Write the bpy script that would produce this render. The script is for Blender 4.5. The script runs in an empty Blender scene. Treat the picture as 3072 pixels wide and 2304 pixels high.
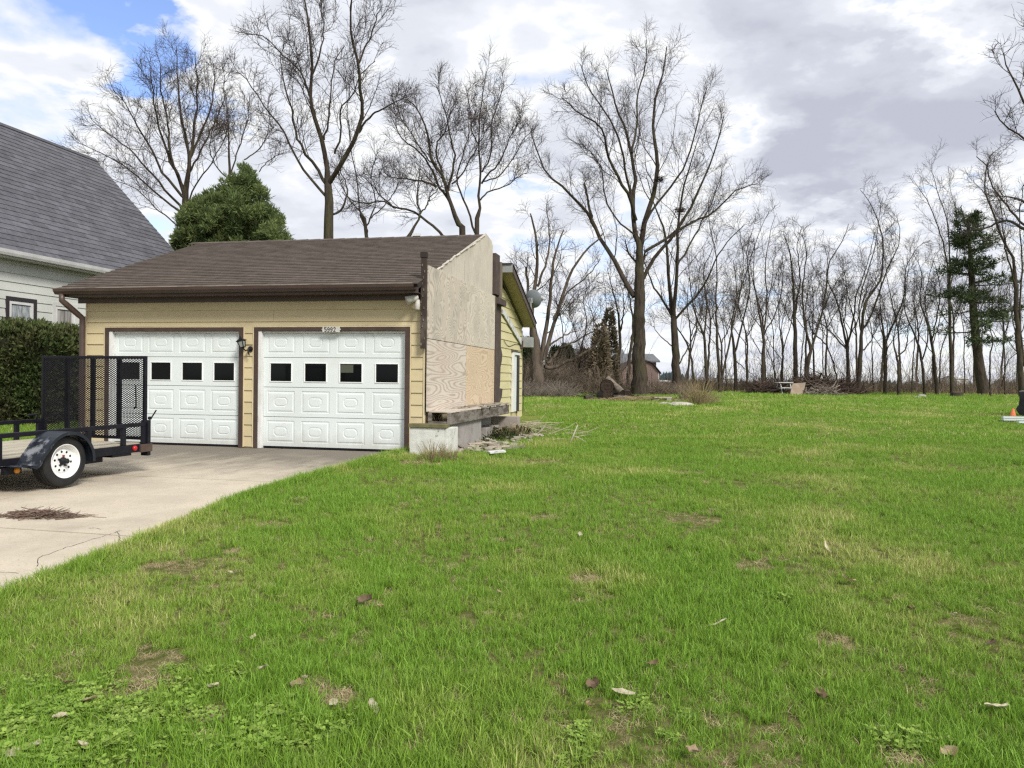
import bpy, math, random
import numpy as np
from mathutils import Vector, Matrix

random.seed(7)
rng = np.random.default_rng(7)
S = bpy.context.scene
COL = S.collection

# ------------------------------------------------------------------ camera
FPX, PITCH, ROLL, EYE = 2342.0, math.radians(-0.401), math.radians(0.635), 1.45
FWD = Vector((0, math.cos(PITCH), math.sin(PITCH)))
R0 = Vector((1, 0, 0)); U0 = Vector((0, -math.sin(PITCH), math.cos(PITCH)))
cr, sr = math.cos(ROLL), math.sin(ROLL)
right = R0 * cr + U0 * sr
up = U0 * cr - R0 * sr
cam_d = bpy.data.cameras.new('camera'); cam = bpy.data.objects.new('camera', cam_d); COL.objects.link(cam)
cam_d.sensor_width = 36; cam_d.lens = 36 * FPX / 3072; cam_d.clip_start = 0.05; cam_d.clip_end = 6000
M = Matrix((right, up, -FWD)).transposed().to_4x4(); M.translation = (0, 0, EYE)
cam.matrix_world = M
S.camera = cam

def ray(px, py):
    du, dv = (px - 1536) / FPX, (py - 1152) / FPX
    u = du * cr + dv * sr; v = -du * sr + dv * cr
    return R0 * u + FWD - U0 * v
def at(px, py, Y):
    """the place in the scene that the photograph shows at a pixel, Y metres in front"""
    d = ray(px, py); return Vector((0, 0, EYE)) + d * (Y / d.y)

# ------------------------------------------------------------------ sky, sun, exposure
SUN_V = Vector((0.43, -0.64, 0.64)).normalized()
EXPO = 0.5
S.view_settings.view_transform = 'Standard'; S.view_settings.look = 'None'
S.view_settings.exposure = EXPO; S.view_settings.gamma = 1; S.view_settings.use_curve_mapping = False
W = bpy.data.worlds.new('World'); S.world = W; W.use_nodes = True
nt = W.node_tree; nt.nodes.clear()
def N(t, typ, **kw):
    n = t.nodes.new(typ)
    for k, v in kw.items():
        if k[0] == '_': n.inputs[k[1:]].default_value = v
        else: setattr(n, k, v)
    return n
def MA(t, op, a, b=None, clamp=False):
    n = t.nodes.new('ShaderNodeMath'); n.operation = op; n.use_clamp = clamp
    for i, q in enumerate((a, b)):
        if q is None: continue
        if isinstance(q, (int, float)): n.inputs[i].default_value = q
        else: t.links.new(q, n.inputs[i])
    return n.outputs[0]
def VM(t, op, a, b=None, scale=None):
    n = t.nodes.new('ShaderNodeVectorMath'); n.operation = op
    for i, q in enumerate((a, b)):
        if q is None: continue
        if isinstance(q, (tuple, list, Vector)): n.inputs[i].default_value = q
        else: t.links.new(q, n.inputs[i])
    if scale is not None: n.inputs['Scale'].default_value = scale
    return n
sky = N(nt, 'ShaderNodeTexSky', sky_type='NISHITA', sun_disc=False)
sky.sun_elevation = math.asin(SUN_V.z); sky.sun_rotation = math.atan2(SUN_V.x, SUN_V.y)
sky.air_density = 1.0; sky.dust_density = 0.6; sky.ozone_density = 1.5
tc = N(nt, 'ShaderNodeTexCoord')
D = tc.outputs['Generated']
sep = N(nt, 'ShaderNodeSeparateXYZ'); nt.links.new(D, sep.inputs[0])
den = MA(nt, 'ADD', MA(nt, 'MAXIMUM', sep.outputs['Z'], 0.0), 0.22)
flat = VM(nt, 'DIVIDE', D)
cmb = N(nt, 'ShaderNodeCombineXYZ')
for i in range(3): nt.links.new(den, cmb.inputs[i])
nt.links.new(cmb.outputs[0], flat.inputs[1])
def noise(t, vec, scale, detail=6, rough=0.55, dist=0.0, off=(0, 0, 0)):
    a = VM(t, 'ADD', vec, off)
    n = N(t, 'ShaderNodeTexNoise', _Scale=scale, _Detail=detail, _Roughness=rough, _Distortion=dist)
    t.links.new(a.outputs[0], n.inputs['Vector']); return n.outputs['Fac']
n1 = noise(nt, flat.outputs[0], 1.5, 8, 0.50, 0.25, (3.1, 7.7, 1.0))
n2 = noise(nt, flat.outputs[0], 4.2, 6, 0.52, 0.15, (9.0, 2.0, 4.0))
T = MA(nt, 'ADD', MA(nt, 'MULTIPLY', MA(nt, 'SUBTRACT', n1, 0.5), 1.15), MA(nt, 'MULTIPLY', MA(nt, 'SUBTRACT', n2, 0.5), 1.10))
T = MA(nt, 'ADD', T, 0.455)
w3 = N(nt, 'ShaderNodeTexNoise', _Scale=3.2, _Detail=6, _Roughness=0.6); nt.links.new(flat.outputs[0], w3.inputs['Vector'])
wv = VM(nt, 'SCALE', VM(nt, 'SUBTRACT', w3.outputs['Color'], (.5, .5, .5)).outputs[0], scale=0.30)
DW = VM(nt, 'ADD', D, wv.outputs[0]).outputs[0]
def blob(px, py, rad, w, sq=1.0):
    """one bank or gap of the cloud field, as the photograph shows it over this part of the sky"""
    global T
    d = ray(px, py).normalized()
    df = VM(nt, 'SUBTRACT', DW, tuple(d))
    mm = VM(nt, 'MULTIPLY', df.outputs[0], (1.0, 1.0, sq))
    ln = VM(nt, 'DOT_PRODUCT', mm.outputs[0], None); nt.links.new(mm.outputs[0], ln.inputs[1])
    g = MA(nt, 'EXPONENT', MA(nt, 'MULTIPLY', ln.outputs['Value'], -1.0 / (rad / FPX) ** 2))
    T = MA(nt, 'ADD', T, MA(nt, 'MULTIPLY', g, w))
blob(350, 70, 105, -0.60); blob(430, 150, 70, -0.35); blob(610, 300, 90, -0.24, 1.3); blob(740, 350, 90, -0.18, 1.5); blob(1130, 170, 60, -0.30)
blob(1620, 590, 170, -0.26, 2.6)
blob(130, 290, 200, -0.06, 1.3); blob(650, 70, 200, -0.10); blob(1040, 380, 160, -0.16)
blob(1620, 330, 380, 0.14, 1.5); blob(2250, 450, 140, -0.36); blob(2190, 310, 110, -0.34); blob(2050, 130, 150, -0.20); blob(1450, 40, 180, -0.12); blob(2720, 20, 190, -0.42, 2); blob(2380, 330, 90, -0.18); blob(1900, 560, 160, -0.15, 2); blob(1250, 120, 220, 0.10, 1.5)
blob(2700, 420, 330, 0.30, 1.8); blob(2480, 560, 200, 0.22, 2.4); blob(2950, 250, 250, 0.14); blob(2350, 120, 260, 0.12)
blob(2150, 250, 110, 0.10); blob(2500, 860, 420, -0.12, 2.4); blob(2800, 640, 300, -0.22, 4); blob(1900, 820, 400, -0.10, 2)
cr_ = N(nt, 'ShaderNodeValToRGB'); e = cr_.color_ramp
e.interpolation = 'EASE'
stops = [(0.0, (0.78, 0.85, 0.98)), (0.22, (0.88, 0.93, 1.0)), (0.36, (1.02, 1.03, 1.04)), (0.46, (0.88, 0.91, 0.98)),
         (0.58, (0.79, 0.82, 0.895)), (0.74, (0.66, 0.69, 0.785)), (0.95, (0.55, 0.575, 0.67))]
e.elements[0].position, e.elements[0].color = stops[0][0], (*stops[0][1], 1)
e.elements[1].position, e.elements[1].color = stops[-1][0], (*stops[-1][1], 1)
for p, c in stops[1:-1]:
    k = e.elements.new(p); k.color = (*c, 1)
nt.links.new(T, cr_.inputs[0])
cov = N(nt, 'ShaderNodeMapRange', interpolation_type='SMOOTHSTEP'); nt.links.new(T, cov.inputs['Value'])
cov.inputs['From Min'].default_value = 0.02; cov.inputs['From Max'].default_value = 0.33
SKYS = 0.10
cl = VM(nt, 'SCALE', cr_.outputs[0], scale=1.0 / (SKYS * 2 ** EXPO))
sb = VM(nt, 'MULTIPLY', sky.outputs[0], (1.45, 1.42, 1.65))
mx = N(nt, 'ShaderNodeMix', data_type='RGBA')
nt.links.new(cov.outputs[0], mx.inputs[0]); nt.links.new(sb.outputs[0], mx.inputs[6]); nt.links.new(cl.outputs[0], mx.inputs[7])
bg = N(nt, 'ShaderNodeBackground', _Strength=SKYS); nt.links.new(mx.outputs[2], bg.inputs[0])
out = N(nt, 'ShaderNodeOutputWorld'); nt.links.new(bg.outputs[0], out.inputs[0])

sl = bpy.data.lights.new('sun', 'SUN'); sl.energy = 2.7; sl.angle = math.radians(16); sl.color = (1.0, 0.955, 0.88)
sun = bpy.data.objects.new('sun', sl); COL.objects.link(sun); sun.location = (20, -20, 40)
sun.rotation_euler = SUN_V.to_track_quat('Z', 'Y').to_euler()

S.render.engine = 'CYCLES'
S.cycles.use_denoising = False
try: S.cycles.denoiser = 'OPENIMAGEDENOISE'
except Exception: pass
S.cycles.max_bounces = 6; S.cycles.diffuse_bounces = 3; S.cycles.glossy_bounces = 3; S.cycles.transmission_bounces = 4
S.cycles.transparent_max_bounces = 8; S.cycles.caustics_reflective = False; S.cycles.caustics_refractive = False
S.cycles.use_adaptive_sampling = True; S.cycles.adaptive_threshold = 0.008
S.render.film_transparent = False
S.cycles.pixel_filter_type = 'BLACKMAN_HARRIS'; S.cycles.filter_width = 1.35

# ------------------------------------------------------------------ object helpers
def tag(o, label=None, cat=None, group=None, kind=None):
    if label: o['label'] = label
    if cat: o['category'] = cat
    if group: o['group'] = group
    if kind: o['kind'] = kind
    return o
def thing(name, label, cat, loc, group=None):
    o = bpy.data.objects.new(name, None); COL.objects.link(o); o.location = loc; o.empty_display_size = 0.2
    return tag(o, label, cat, group)
def root_loc(p):
    v = Vector((0, 0, 0))
    while p is not None: v += Vector(p.location); p = p.parent
    return v
def np_mesh(name, V, F, smooth=False):
    """V (n,3); F list of (m,k) integer arrays"""
    V = np.asarray(V, dtype=np.float32).reshape(-1, 3)
    if not isinstance(F, (list, tuple)): F = [F]
    me = bpy.data.meshes.new(name)
    me.vertices.add(len(V)); me.vertices.foreach_set('co', V.ravel())
    nl = sum(f.size for f in F); npoly = sum(len(f) for f in F)
    me.loops.add(nl); me.polygons.add(npoly)
    me.loops.foreach_set('vertex_index', np.concatenate([f.ravel() for f in F]).astype(np.int32))
    tot = np.concatenate([np.full(len(f), f.shape[1], np.int32) for f in F])
    st = np.concatenate([[0], np.cumsum(tot)[:-1]]).astype(np.int32)
    me.polygons.foreach_set('loop_start', st)
    if smooth: me.polygons.foreach_set('use_smooth', np.ones(npoly, bool))
    me.update(calc_edges=True)
    return me
class MB:
    """collects shapes in scene coordinates; build() links them as ONE mesh object"""
    def __init__(s): s.v = []; s.f = []
    def add(s, vs, fs):
        b = len(s.v); s.v += [tuple(q) for q in vs]; s.f += [tuple(i + b for i in f) for f in fs]; return s
    def hexa(s, p):  # 8 corners: bottom 4 ccw, top 4 ccw
        return s.add(p, [(3, 2, 1, 0), (4, 5, 6, 7), (0, 1, 5, 4), (1, 2, 6, 5), (2, 3, 7, 6), (3, 0, 4, 7)])
    def box(s, c, h, X=(1, 0, 0), Y=(0, 1, 0), Z=(0, 0, 1)):
        c, X, Y, Z = Vector(c), Vector(X) * h[0], Vector(Y) * h[1], Vector(Z) * h[2]
        q = [c - X - Y - Z, c + X - Y - Z, c + X + Y - Z, c - X + Y - Z, c - X - Y + Z, c + X - Y + Z, c + X + Y + Z, c - X + Y + Z]
        return s.hexa(q)
    def bar(s, a, b, w, h, upv=(0, 0, 1)):
        a, b = Vector(a), Vector(b); d = (b - a); L = d.length; d.normalize()
        u = Vector(upv); x = d.cross(u)
        if x.length < 1e-4: x = d.cross(Vector((0, 1, 0)))
        x.normalize(); z = x.cross(d).normalized()
        return s.box((a + b) / 2, (L / 2, w / 2, h / 2), d, x, z)
    def prism(s, poly, n):  # polygon swept by vector n
        n = Vector(n); k = len(poly); a = [Vector(q) for q in poly]; b = [q + n for q in a]
        return s.add(a + b, [tuple(range(k))[::-1], tuple(range(k, 2 * k))] + [(i, (i + 1) % k, k + (i + 1) % k, k + i) for i in range(k)])
    def tube(s, pts, rad, k=8, cap=True):
        pts = [Vector(p) for p in pts]; n = len(pts)
        if not isinstance(rad, (list, tuple)): rad = [rad] * n
        vs = []; ref = None
        for i, p in enumerate(pts):
            d = (pts[min(i + 1, n - 1)] - pts[max(i - 1, 0)]).normalized()
            if ref is None:
                ref = Vector((0, 0, 1)) if abs(d.z) < 0.9 else Vector((1, 0, 0))
            x = d.cross(ref).normalized(); ref = x.cross(d).normalized()
            for j in range(k):
                a = 2 * math.pi * j / k; vs.append(p + (x * math.cos(a) + ref * math.sin(a)) * rad[i])
        fs = [(i * k + j, i * k + (j + 1) % k, (i + 1) * k + (j + 1) % k, (i + 1) * k + j) for i in range(n - 1) for j in range(k)]
        if cap: fs += [tuple(range(k))[::-1], tuple((n - 1) * k + j for j in range(k))]
        return s.add(vs, fs)
    def lathe(s, c, ax, prof, k=24, ref=(0, 0, 1)):
        """prof: (along axis, radius) pairs"""
        c, ax = Vector(c), Vector(ax).normalized(); x = ax.cross(Vector(ref))
        if x.length < 1e-3: x = ax.cross(Vector((1, 0, 0)))
        x.normalize(); y = ax.cross(x)
        vs = [c + ax * h + (x * math.cos(2 * math.pi * j / k) + y * math.sin(2 * math.pi * j / k)) * r for h, r in prof for j in range(k)]
        n = len(prof)
        return s.add(vs, [(i * k + j, i * k + (j + 1) % k, (i + 1) * k + (j + 1) % k, (i + 1) * k + j) for i in range(n - 1) for j in range(k)])
    def build(s, name, mat, parent=None, smooth=False, bevel=0.0):
        o0 = root_loc(parent)
        me = bpy.data.meshes.new(name); me.from_pydata([(v[0] - o0.x, v[1] - o0.y, v[2] - o0.z) for v in s.v], [], s.f)
        if smooth: me.polygons.foreach_set('use_smooth', [True] * len(me.polygons))
        me.update()
        o = bpy.data.objects.new(name, me); COL.objects.link(o); o.parent = parent
        if mat: me.materials.append(mat)
        if bevel:
            b = o.modifiers.new('bevel', 'BEVEL'); b.width = bevel; b.segments = 2; b.limit_method = 'ANGLE'; b.angle_limit = 0.6
        return o
def link_mesh(name, me, mat, parent=None, loc=(0, 0, 0)):
    o = bpy.data.objects.new(name, me); COL.objects.link(o); o.parent = parent; o.location = loc
    if mat and not me.materials: me.materials.append(mat)
    return o
def dup(o, parent=None, **kw):
    c = o.copy(); COL.objects.link(c); c.parent = parent if parent is not None else o.parent
    for k, v in kw.items(): setattr(c, k, v)
    return c

# ------------------------------------------------------------------ materials
def mat(name, col, rough=0.75, col2=None, scale=3.0, detail=5, mixr=(0.4, 0.65), bump=0.0, bscale=60.0, rnd=0.0, spec=0.3,
        stretch=(1, 1, 1), metal=0.0, dirt=None, dirt_scale=1.5, dirt_range=(0.55, 0.75), bdist=0.01, island=0.0, trans=0.0):
    m = bpy.data.materials.new(name); m.use_nodes = True; t = m.node_tree
    b = t.nodes['Principled BSDF']; L = t.links
    b.inputs['Roughness'].default_value = rough; b.inputs['Metallic'].default_value = metal
    b.inputs['Specular IOR Level'].default_value = spec
    geo = N(t, 'ShaderNodeNewGeometry')
    P = VM(t, 'MULTIPLY', geo.outputs['Position'], stretch).outputs[0]
    def rgb(c):
        n = N(t, 'ShaderNodeRGB'); n.outputs[0].default_value = (*c, 1); return n.outputs[0]
    c = rgb(col)
    def mixc(f, a, bb):
        n = N(t, 'ShaderNodeMix', data_type='RGBA'); L.new(f, n.inputs[0]); L.new(a, n.inputs[6]); L.new(bb, n.inputs[7]); return n.outputs[2]
    def rangef(f, lo, hi):
        n = N(t, 'ShaderNodeMapRange'); L.new(f, n.inputs['Value']); n.inputs['From Min'].default_value = lo; n.inputs['From Max'].default_value = hi; return n.outputs[0]
    if col2: c = mixc(rangef(noise(t, P, scale, detail), *mixr), c, rgb(col2))
    if dirt: c = mixc(rangef(noise(t, P, dirt_scale, 7, 0.65, 0.3, (5, 3, 8)), *dirt_range), c, rgb(dirt))
    if rnd or island:
        oi = N(t, 'ShaderNodeObjectInfo')
        r = MA(t, 'FRACT', MA(t, 'ADD', oi.outputs['Random'], geo.outputs['Random Per Island'])) if island else oi.outputs['Random']
        k = max(rnd, island)
        v = MA(t, 'ADD', MA(t, 'MULTIPLY', r, 2 * k), 1 - k)
        vs = N(t, 'ShaderNodeVectorMath', operation='SCALE'); L.new(c, vs.inputs[0]); L.new(v, vs.inputs['Scale']); c = vs.outputs[0]
    L.new(c, b.inputs['Base Color'])
    if bump:
        bn = N(t, 'ShaderNodeBump', _Strength=bump, _Distance=bdist); L.new(noise(t, P, bscale, 6), bn.inputs['Height']); L.new(bn.outputs[0], b.inputs['Normal'])
    if trans:
        tr = N(t, 'ShaderNodeBsdfTranslucent'); L.new(c, tr.inputs[0])
        ms = N(t, 'ShaderNodeMixShader'); ms.inputs[0].default_value = trans
        o = t.nodes['Material Output']; L.new(b.outputs[0], ms.inputs[1]); L.new(tr.outputs[0], ms.inputs[2]); L.new(ms.outputs[0], o.inputs[0])
    return m
m_siding = mat('tan_siding', (0.57, 0.48, 0.295), 0.55, (0.525, 0.44, 0.265), 1.2, rnd=0.035, bump=0.12, bscale=25, stretch=(1, 1, 4), dirt=(0.33, 0.265, 0.15), dirt_scale=2.2, dirt_range=(0.6, 0.85))
m_siding2 = mat('pale_tan_siding', (0.60, 0.54, 0.31), 0.55, (0.55, 0.49, 0.28), 1.2, rnd=0.03, bump=0.1, bscale=25, stretch=(1, 1, 4), dirt=(0.42, 0.37, 0.22), dirt_range=(0.62, 0.85))
m_cream = mat('cream_trim', (0.66, 0.56, 0.36), 0.6, (0.55, 0.45, 0.28), 3)
m_brown = mat('brown_trim', (0.060, 0.040, 0.032), 0.45, (0.085, 0.058, 0.045), 4, bump=0.05)
m_brown2 = mat('brown_gutter', (0.080, 0.053, 0.044), 0.42, (0.062, 0.042, 0.036), 3, spec=0.45)
m_white = mat('white_door_paint', (0.705, 0.76, 0.75), 0.42, (0.675, 0.727, 0.717), 1.2, spec=0.4, dirt=(0.62, 0.65, 0.62), dirt_scale=1.7, dirt_range=(0.55, 0.85))
t = m_white.node_tree; _b = t.nodes['Principled BSDF']; _src = _b.inputs['Base Color'].links[0].from_socket
_g = N(t, 'ShaderNodeNewGeometry'); _s = N(t, 'ShaderNodeSeparateXYZ'); t.links.new(_g.outputs['Position'], _s.inputs[0])
_m = N(t, 'ShaderNodeMapRange'); t.links.new(MA(t, 'ADD', _s.outputs['Z'], MA(t, 'MULTIPLY', noise(t, VM(t, 'MULTIPLY', _g.outputs['Position'], (3, 3, .6)).outputs[0], 3.0, 6, .7), .55)), _m.inputs['Value'])
_m.inputs['From Min'].default_value = .78; _m.inputs['From Max'].default_value = .42; _m.inputs['To Max'].default_value = .55
_x = N(t, 'ShaderNodeMix', data_type='RGBA'); t.links.new(_m.outputs[0], _x.inputs[0]); t.links.new(_src, _x.inputs[6]); _x.inputs[7].default_value = (.42, .40, .35, 1); t.links.new(_x.outputs[2], _b.inputs['Base Color'])
m_winframe = mat('white_window_frame', (0.86, 0.875, 0.875), 0.4)
m_jamb = mat('peeling_white_jamb', (0.72, 0.72, 0.71), 0.6, (0.60, 0.60, 0.58), 6, dirt=(0.32, 0.29, 0.24), dirt_scale=9, dirt_range=(0.66, 0.74), stretch=(1, 1, 0.4))
m_glass = mat('dark_garage_glass', (0.004, 0.005, 0.005), 0.06, spec=0.16)
m_shingle = mat('brown_asphalt_shingle', (0.128, 0.106, 0.090), 0.9, (0.098, 0.080, 0.068), 7, rnd=0.13, island=0.13, bump=0.6, bscale=220, spec=0.15, dirt=(0.15, 0.122, 0.106), dirt_scale=0.6)
m_shingleg = mat('grey_asphalt_shingle', (0.125, 0.125, 0.140), 0.9, (0.095, 0.095, 0.110), 6, rnd=0.16, island=0.16, bump=0.5, bscale=200, spec=0.15, dirt=(0.145, 0.143, 0.152), dirt_scale=0.5)
m_roofdeck = mat('roof_felt', (0.035, 0.028, 0.025), 0.9)
m_rubber = mat('tyre_rubber', (0.014, 0.014, 0.015), 0.62, (0.022, 0.022, 0.022), 6, bump=0.1, bscale=90)
m_black = mat('black_enamel', (0.007, 0.007, 0.011), 0.42, (0.012, 0.012, 0.018), 5, spec=0.22, bump=0.05, bscale=60)
m_fender = mat('scuffed_black_fender', (0.010, 0.013, 0.020), 0.35, (0.02, 0.024, 0.032), 5, spec=0.3, dirt=(0.20, 0.21, 0.225), dirt_scale=7, dirt_range=(0.55, 0.66))
m_rim = mat('white_rim', (0.80, 0.81, 0.80), 0.35, (0.74, 0.75, 0.74), 8, spec=0.5)
m_deckw = mat('pale_deck_plank', (0.47, 0.43, 0.34), 0.8, (0.37, 0.33, 0.26), 6, rnd=0.1, stretch=(6, 1, 1))
m_red = mat('red_lens', (0.45, 0.015, 0.02), 0.25, spec=0.5)
m_amber = mat('amber_lens', (0.65, 0.27, 0.02), 0.25, spec=0.5)
m_conc = mat('grey_concrete', (0.33, 0.31, 0.29), 0.9, (0.27, 0.25, 0.235), 4, bump=0.3, bscale=60, dirt=(0.18, 0.165, 0.15), dirt_range=(0.58, 0.75))
m_whiteblock = mat('flaking_whitewash', (0.66, 0.66, 0.62), 0.85, (0.54, 0.54, 0.50), 7, bump=0.5, bscale=45, dirt=(0.26, 0.28, 0.22), dirt_scale=14, dirt_range=(0.60, 0.66))
m_oldwood = mat('weathered_timber', (0.21, 0.19, 0.165), 0.9, (0.10, 0.082, 0.066), 3.2, mixr=(0.42, 0.6), stretch=(1.2, 1.2, 5), bump=0.5, bscale=30)
m_mosswood = mat('mossy_board', (0.17, 0.155, 0.07), 0.9, (0.11, 0.10, 0.06), 8, bump=0.3)
m_darkstud = mat('dark_stained_stud', (0.045, 0.032, 0.026), 0.8, (0.10, 0.08, 0.068), 6, stretch=(1, 1, .5), bump=0.3, bscale=50, mixr=(.5, .68))
m_tarpaper = mat('brown_tar_board', (0.068, 0.050, 0.045), 0.85, (0.092, 0.070, 0.062), 5, bump=0.2)
m_peel = mat('peeling_white_board', (0.62, 0.63, 0.62), 0.8, (0.5, 0.5, 0.48), 8, dirt=(0.20, 0.19, 0.17), dirt_scale=9, dirt_range=(0.54, 0.62), bump=0.2)
m_soffit = mat('soffit_board', (0.40, 0.34, 0.19), 0.7, (0.33, 0.28, 0.16), 3)
m_dish = mat('grey_dish', (0.19, 0.21, 0.215), 0.5, (0.165, 0.185, 0.19), 3)
m_greybox = mat('grey_metal_box', (0.32, 0.33, 0.33), 0.5, (0.26, 0.27, 0.27), 6)
m_whitelamp = mat('white_lamp_housing', (0.50, 0.475, 0.43), 0.5, (0.5, 0.48, 0.44), 8)
m_lampglass = mat('cloudy_lamp_glass', (0.22, 0.24, 0.22), 0.25, (0.30, 0.32, 0.30), 30)
m_sign = mat('pale_sign', (0.62, 0.61, 0.57), 0.6, (0.5, 0.49, 0.46), 20)
m_digit = mat('dark_digit', (0.055, 0.06, 0.055), 0.6)
m_paper = mat('old_paper', (0.075, 0.085, 0.06), 0.8)
m_hsiding = mat('pale_grey_siding', (0.56, 0.575, 0.545), 0.6, (0.49, 0.505, 0.475), 1.0, rnd=0.02, dirt=(0.42, 0.43, 0.40), dirt_range=(0.6, 0.85))
m_alum = mat('white_gutter', (0.66, 0.66, 0.66), 0.4, (0.56, 0.56, 0.56), 4)
m_dkframe = mat('dark_storm_frame', (0.035, 0.03, 0.034), 0.5)
m_curtain = mat('pale_curtain', (0.40, 0.43, 0.44), 0.8, (0.16, 0.18, 0.20), 5, mixr=(.4, .62), stretch=(9, 9, 1.0))
m_curtain2 = mat('grey_curtain', (0.40, 0.39, 0.37), 0.8, (0.14, 0.13, 0.125), 3, mixr=(.42, .58), stretch=(7, 7, .3))
m_bark = mat('grey_brown_bark', (0.072, 0.058, 0.045), 0.95, (0.034, 0.027, 0.022), 3.0, stretch=(3, 3, .7), bump=0.9, bscale=7, bdist=0.05, spec=0.1, dirt=(0.075, 0.075, 0.036), dirt_scale=1.1, dirt_range=(0.52, 0.72))
m_twig = mat('dark_twig', (0.070, 0.054, 0.047), 0.9, (0.046, 0.036, 0.033), 2, spec=0.1)
m_twigp = mat('purplish_twig', (0.088, 0.066, 0.060), 0.9, (0.06, 0.046, 0.044), 2, spec=0.1)
m_deadbark = mat('stripped_pale_bark', (0.125, 0.10, 0.078), 0.95, (0.06, 0.047, 0.037), 1.6, stretch=(4, 4, .5), mixr=(.45, .6), bump=0.8, bscale=8, bdist=0.05, spec=0.1)
m_brush = mat('dry_brush', (0.20, 0.16, 0.12), 0.95, (0.11, 0.085, 0.068), 0.8, island=0.45, spec=0.1)
m_brushg = mat('grey_brush', (0.26, 0.225, 0.185), 0.95, (0.14, 0.115, 0.095), 0.8, island=0.45, spec=0.1)
m_straw = mat('dead_straw', (0.42, 0.34, 0.20), 0.9, (0.33, 0.25, 0.15), 5, island=0.3, spec=0.1, trans=0.25)
m_arb = mat('arborvitae_green', (0.17, 0.215, 0.078), 0.8, (0.10, 0.14, 0.052), 1.4, island=0.35, spec=0.15, trans=0.3)
m_hedge = mat('hedge_green', (0.075, 0.110, 0.036), 0.85, (0.100, 0.098, 0.044), 1.3, island=0.40, spec=0.15, trans=0.12)
m_browncon = mat('rusty_conifer', (0.22, 0.172, 0.118), 0.9, (0.15, 0.125, 0.082), 0.9, island=0.4, spec=0.1)
m_pine = mat('pine_needles', (0.080, 0.105, 0.050), 0.8, (0.055, 0.074, 0.038), 1.2, island=0.4, spec=0.15)
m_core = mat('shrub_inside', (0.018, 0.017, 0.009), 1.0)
m_log = mat('log_bark', (0.060, 0.047, 0.037), 0.95, (0.035, 0.027, 0.022), 4, bump=0.8, bscale=9, bdist=.03)
m_logpale = mat('pale_log_bark', (0.20, 0.17, 0.135), 0.95, (0.11, 0.09, 0.07), 5, bump=0.7, bscale=10, bdist=.03)
m_logend = mat('dark_rotten_log_end', (0.030, 0.020, 0.015), 0.95, (0.055, 0.038, 0.028), 12)
m_stone = mat('pale_stone', (0.46, 0.43, 0.37), 0.9, (0.33, 0.31, 0.26), 5, bump=0.5, bscale=12)
m_orange = mat('faded_orange', (0.62, 0.16, 0.07), 0.6, (0.52, 0.14, 0.07), 8)
m_plank = mat('pale_blue_plank', (0.58, 0.64, 0.66), 0.6, (0.48, 0.53, 0.55), 4)
m_blackpl = mat('black_cover', (0.012, 0.013, 0.016), 0.6, (0.025, 0.026, 0.028), 5, spec=0.2)
m_greytop = mat('grey_cover_top', (0.16, 0.165, 0.16), 0.6, (0.05, 0.052, 0.055), 6)
m_redmetal = mat('red_metal', (0.30, 0.02, 0.02), 0.45)
m_board = mat('brown_board', (0.29, 0.225, 0.165), 0.85, (0.23, 0.178, 0.13), 2.5, dirt=(0.15, 0.115, 0.09), dirt_scale=1.2, bump=0.15)
m_farroof = mat('far_grey_roof', (0.15, 0.155, 0.165), 0.9, (0.12, 0.125, 0.135), 1)
m_farwall = mat('far_brown_wall', (0.135, 0.105, 0.098), 0.9, (0.10, 0.08, 0.075), 0.5)
m_shed = mat('pinkish_shed_boards', (0.31, 0.225, 0.195), 0.9, (0.25, 0.18, 0.16), 1.0)
m_farwhite = mat('far_white_paint', (0.62, 0.62, 0.60), 0.7, (0.5, 0.5, 0.48), 1)
m_farwood = mat('far_conifers', (0.040, 0.060, 0.062), 1.0, (0.030, 0.046, 0.050), 0.05)
m_leaf = mat('dead_leaf', (0.34, 0.23, 0.12), 0.8, (0.42, 0.33, 0.23), 25, rnd=0.25, trans=0.2)
m_husk = mat('pale_corn_husk', (0.55, 0.49, 0.36), 0.8, (0.44, 0.37, 0.25), 20, rnd=0.15, trans=0.2)
m_darkleaf = mat('dark_wet_leaf', (0.11, 0.072, 0.040), 0.8, (0.19, 0.135, 0.085), 20, rnd=0.2)
m_stick = mat('bleached_stick', (0.46, 0.40, 0.31), 0.85, (0.33, 0.28, 0.21), 9)
m_rubble = mat('plaster_rubble', (0.40, 0.36, 0.30), 0.95, (0.22, 0.185, 0.15), 5, rnd=0.3, island=0.4, bump=0.4)

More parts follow.
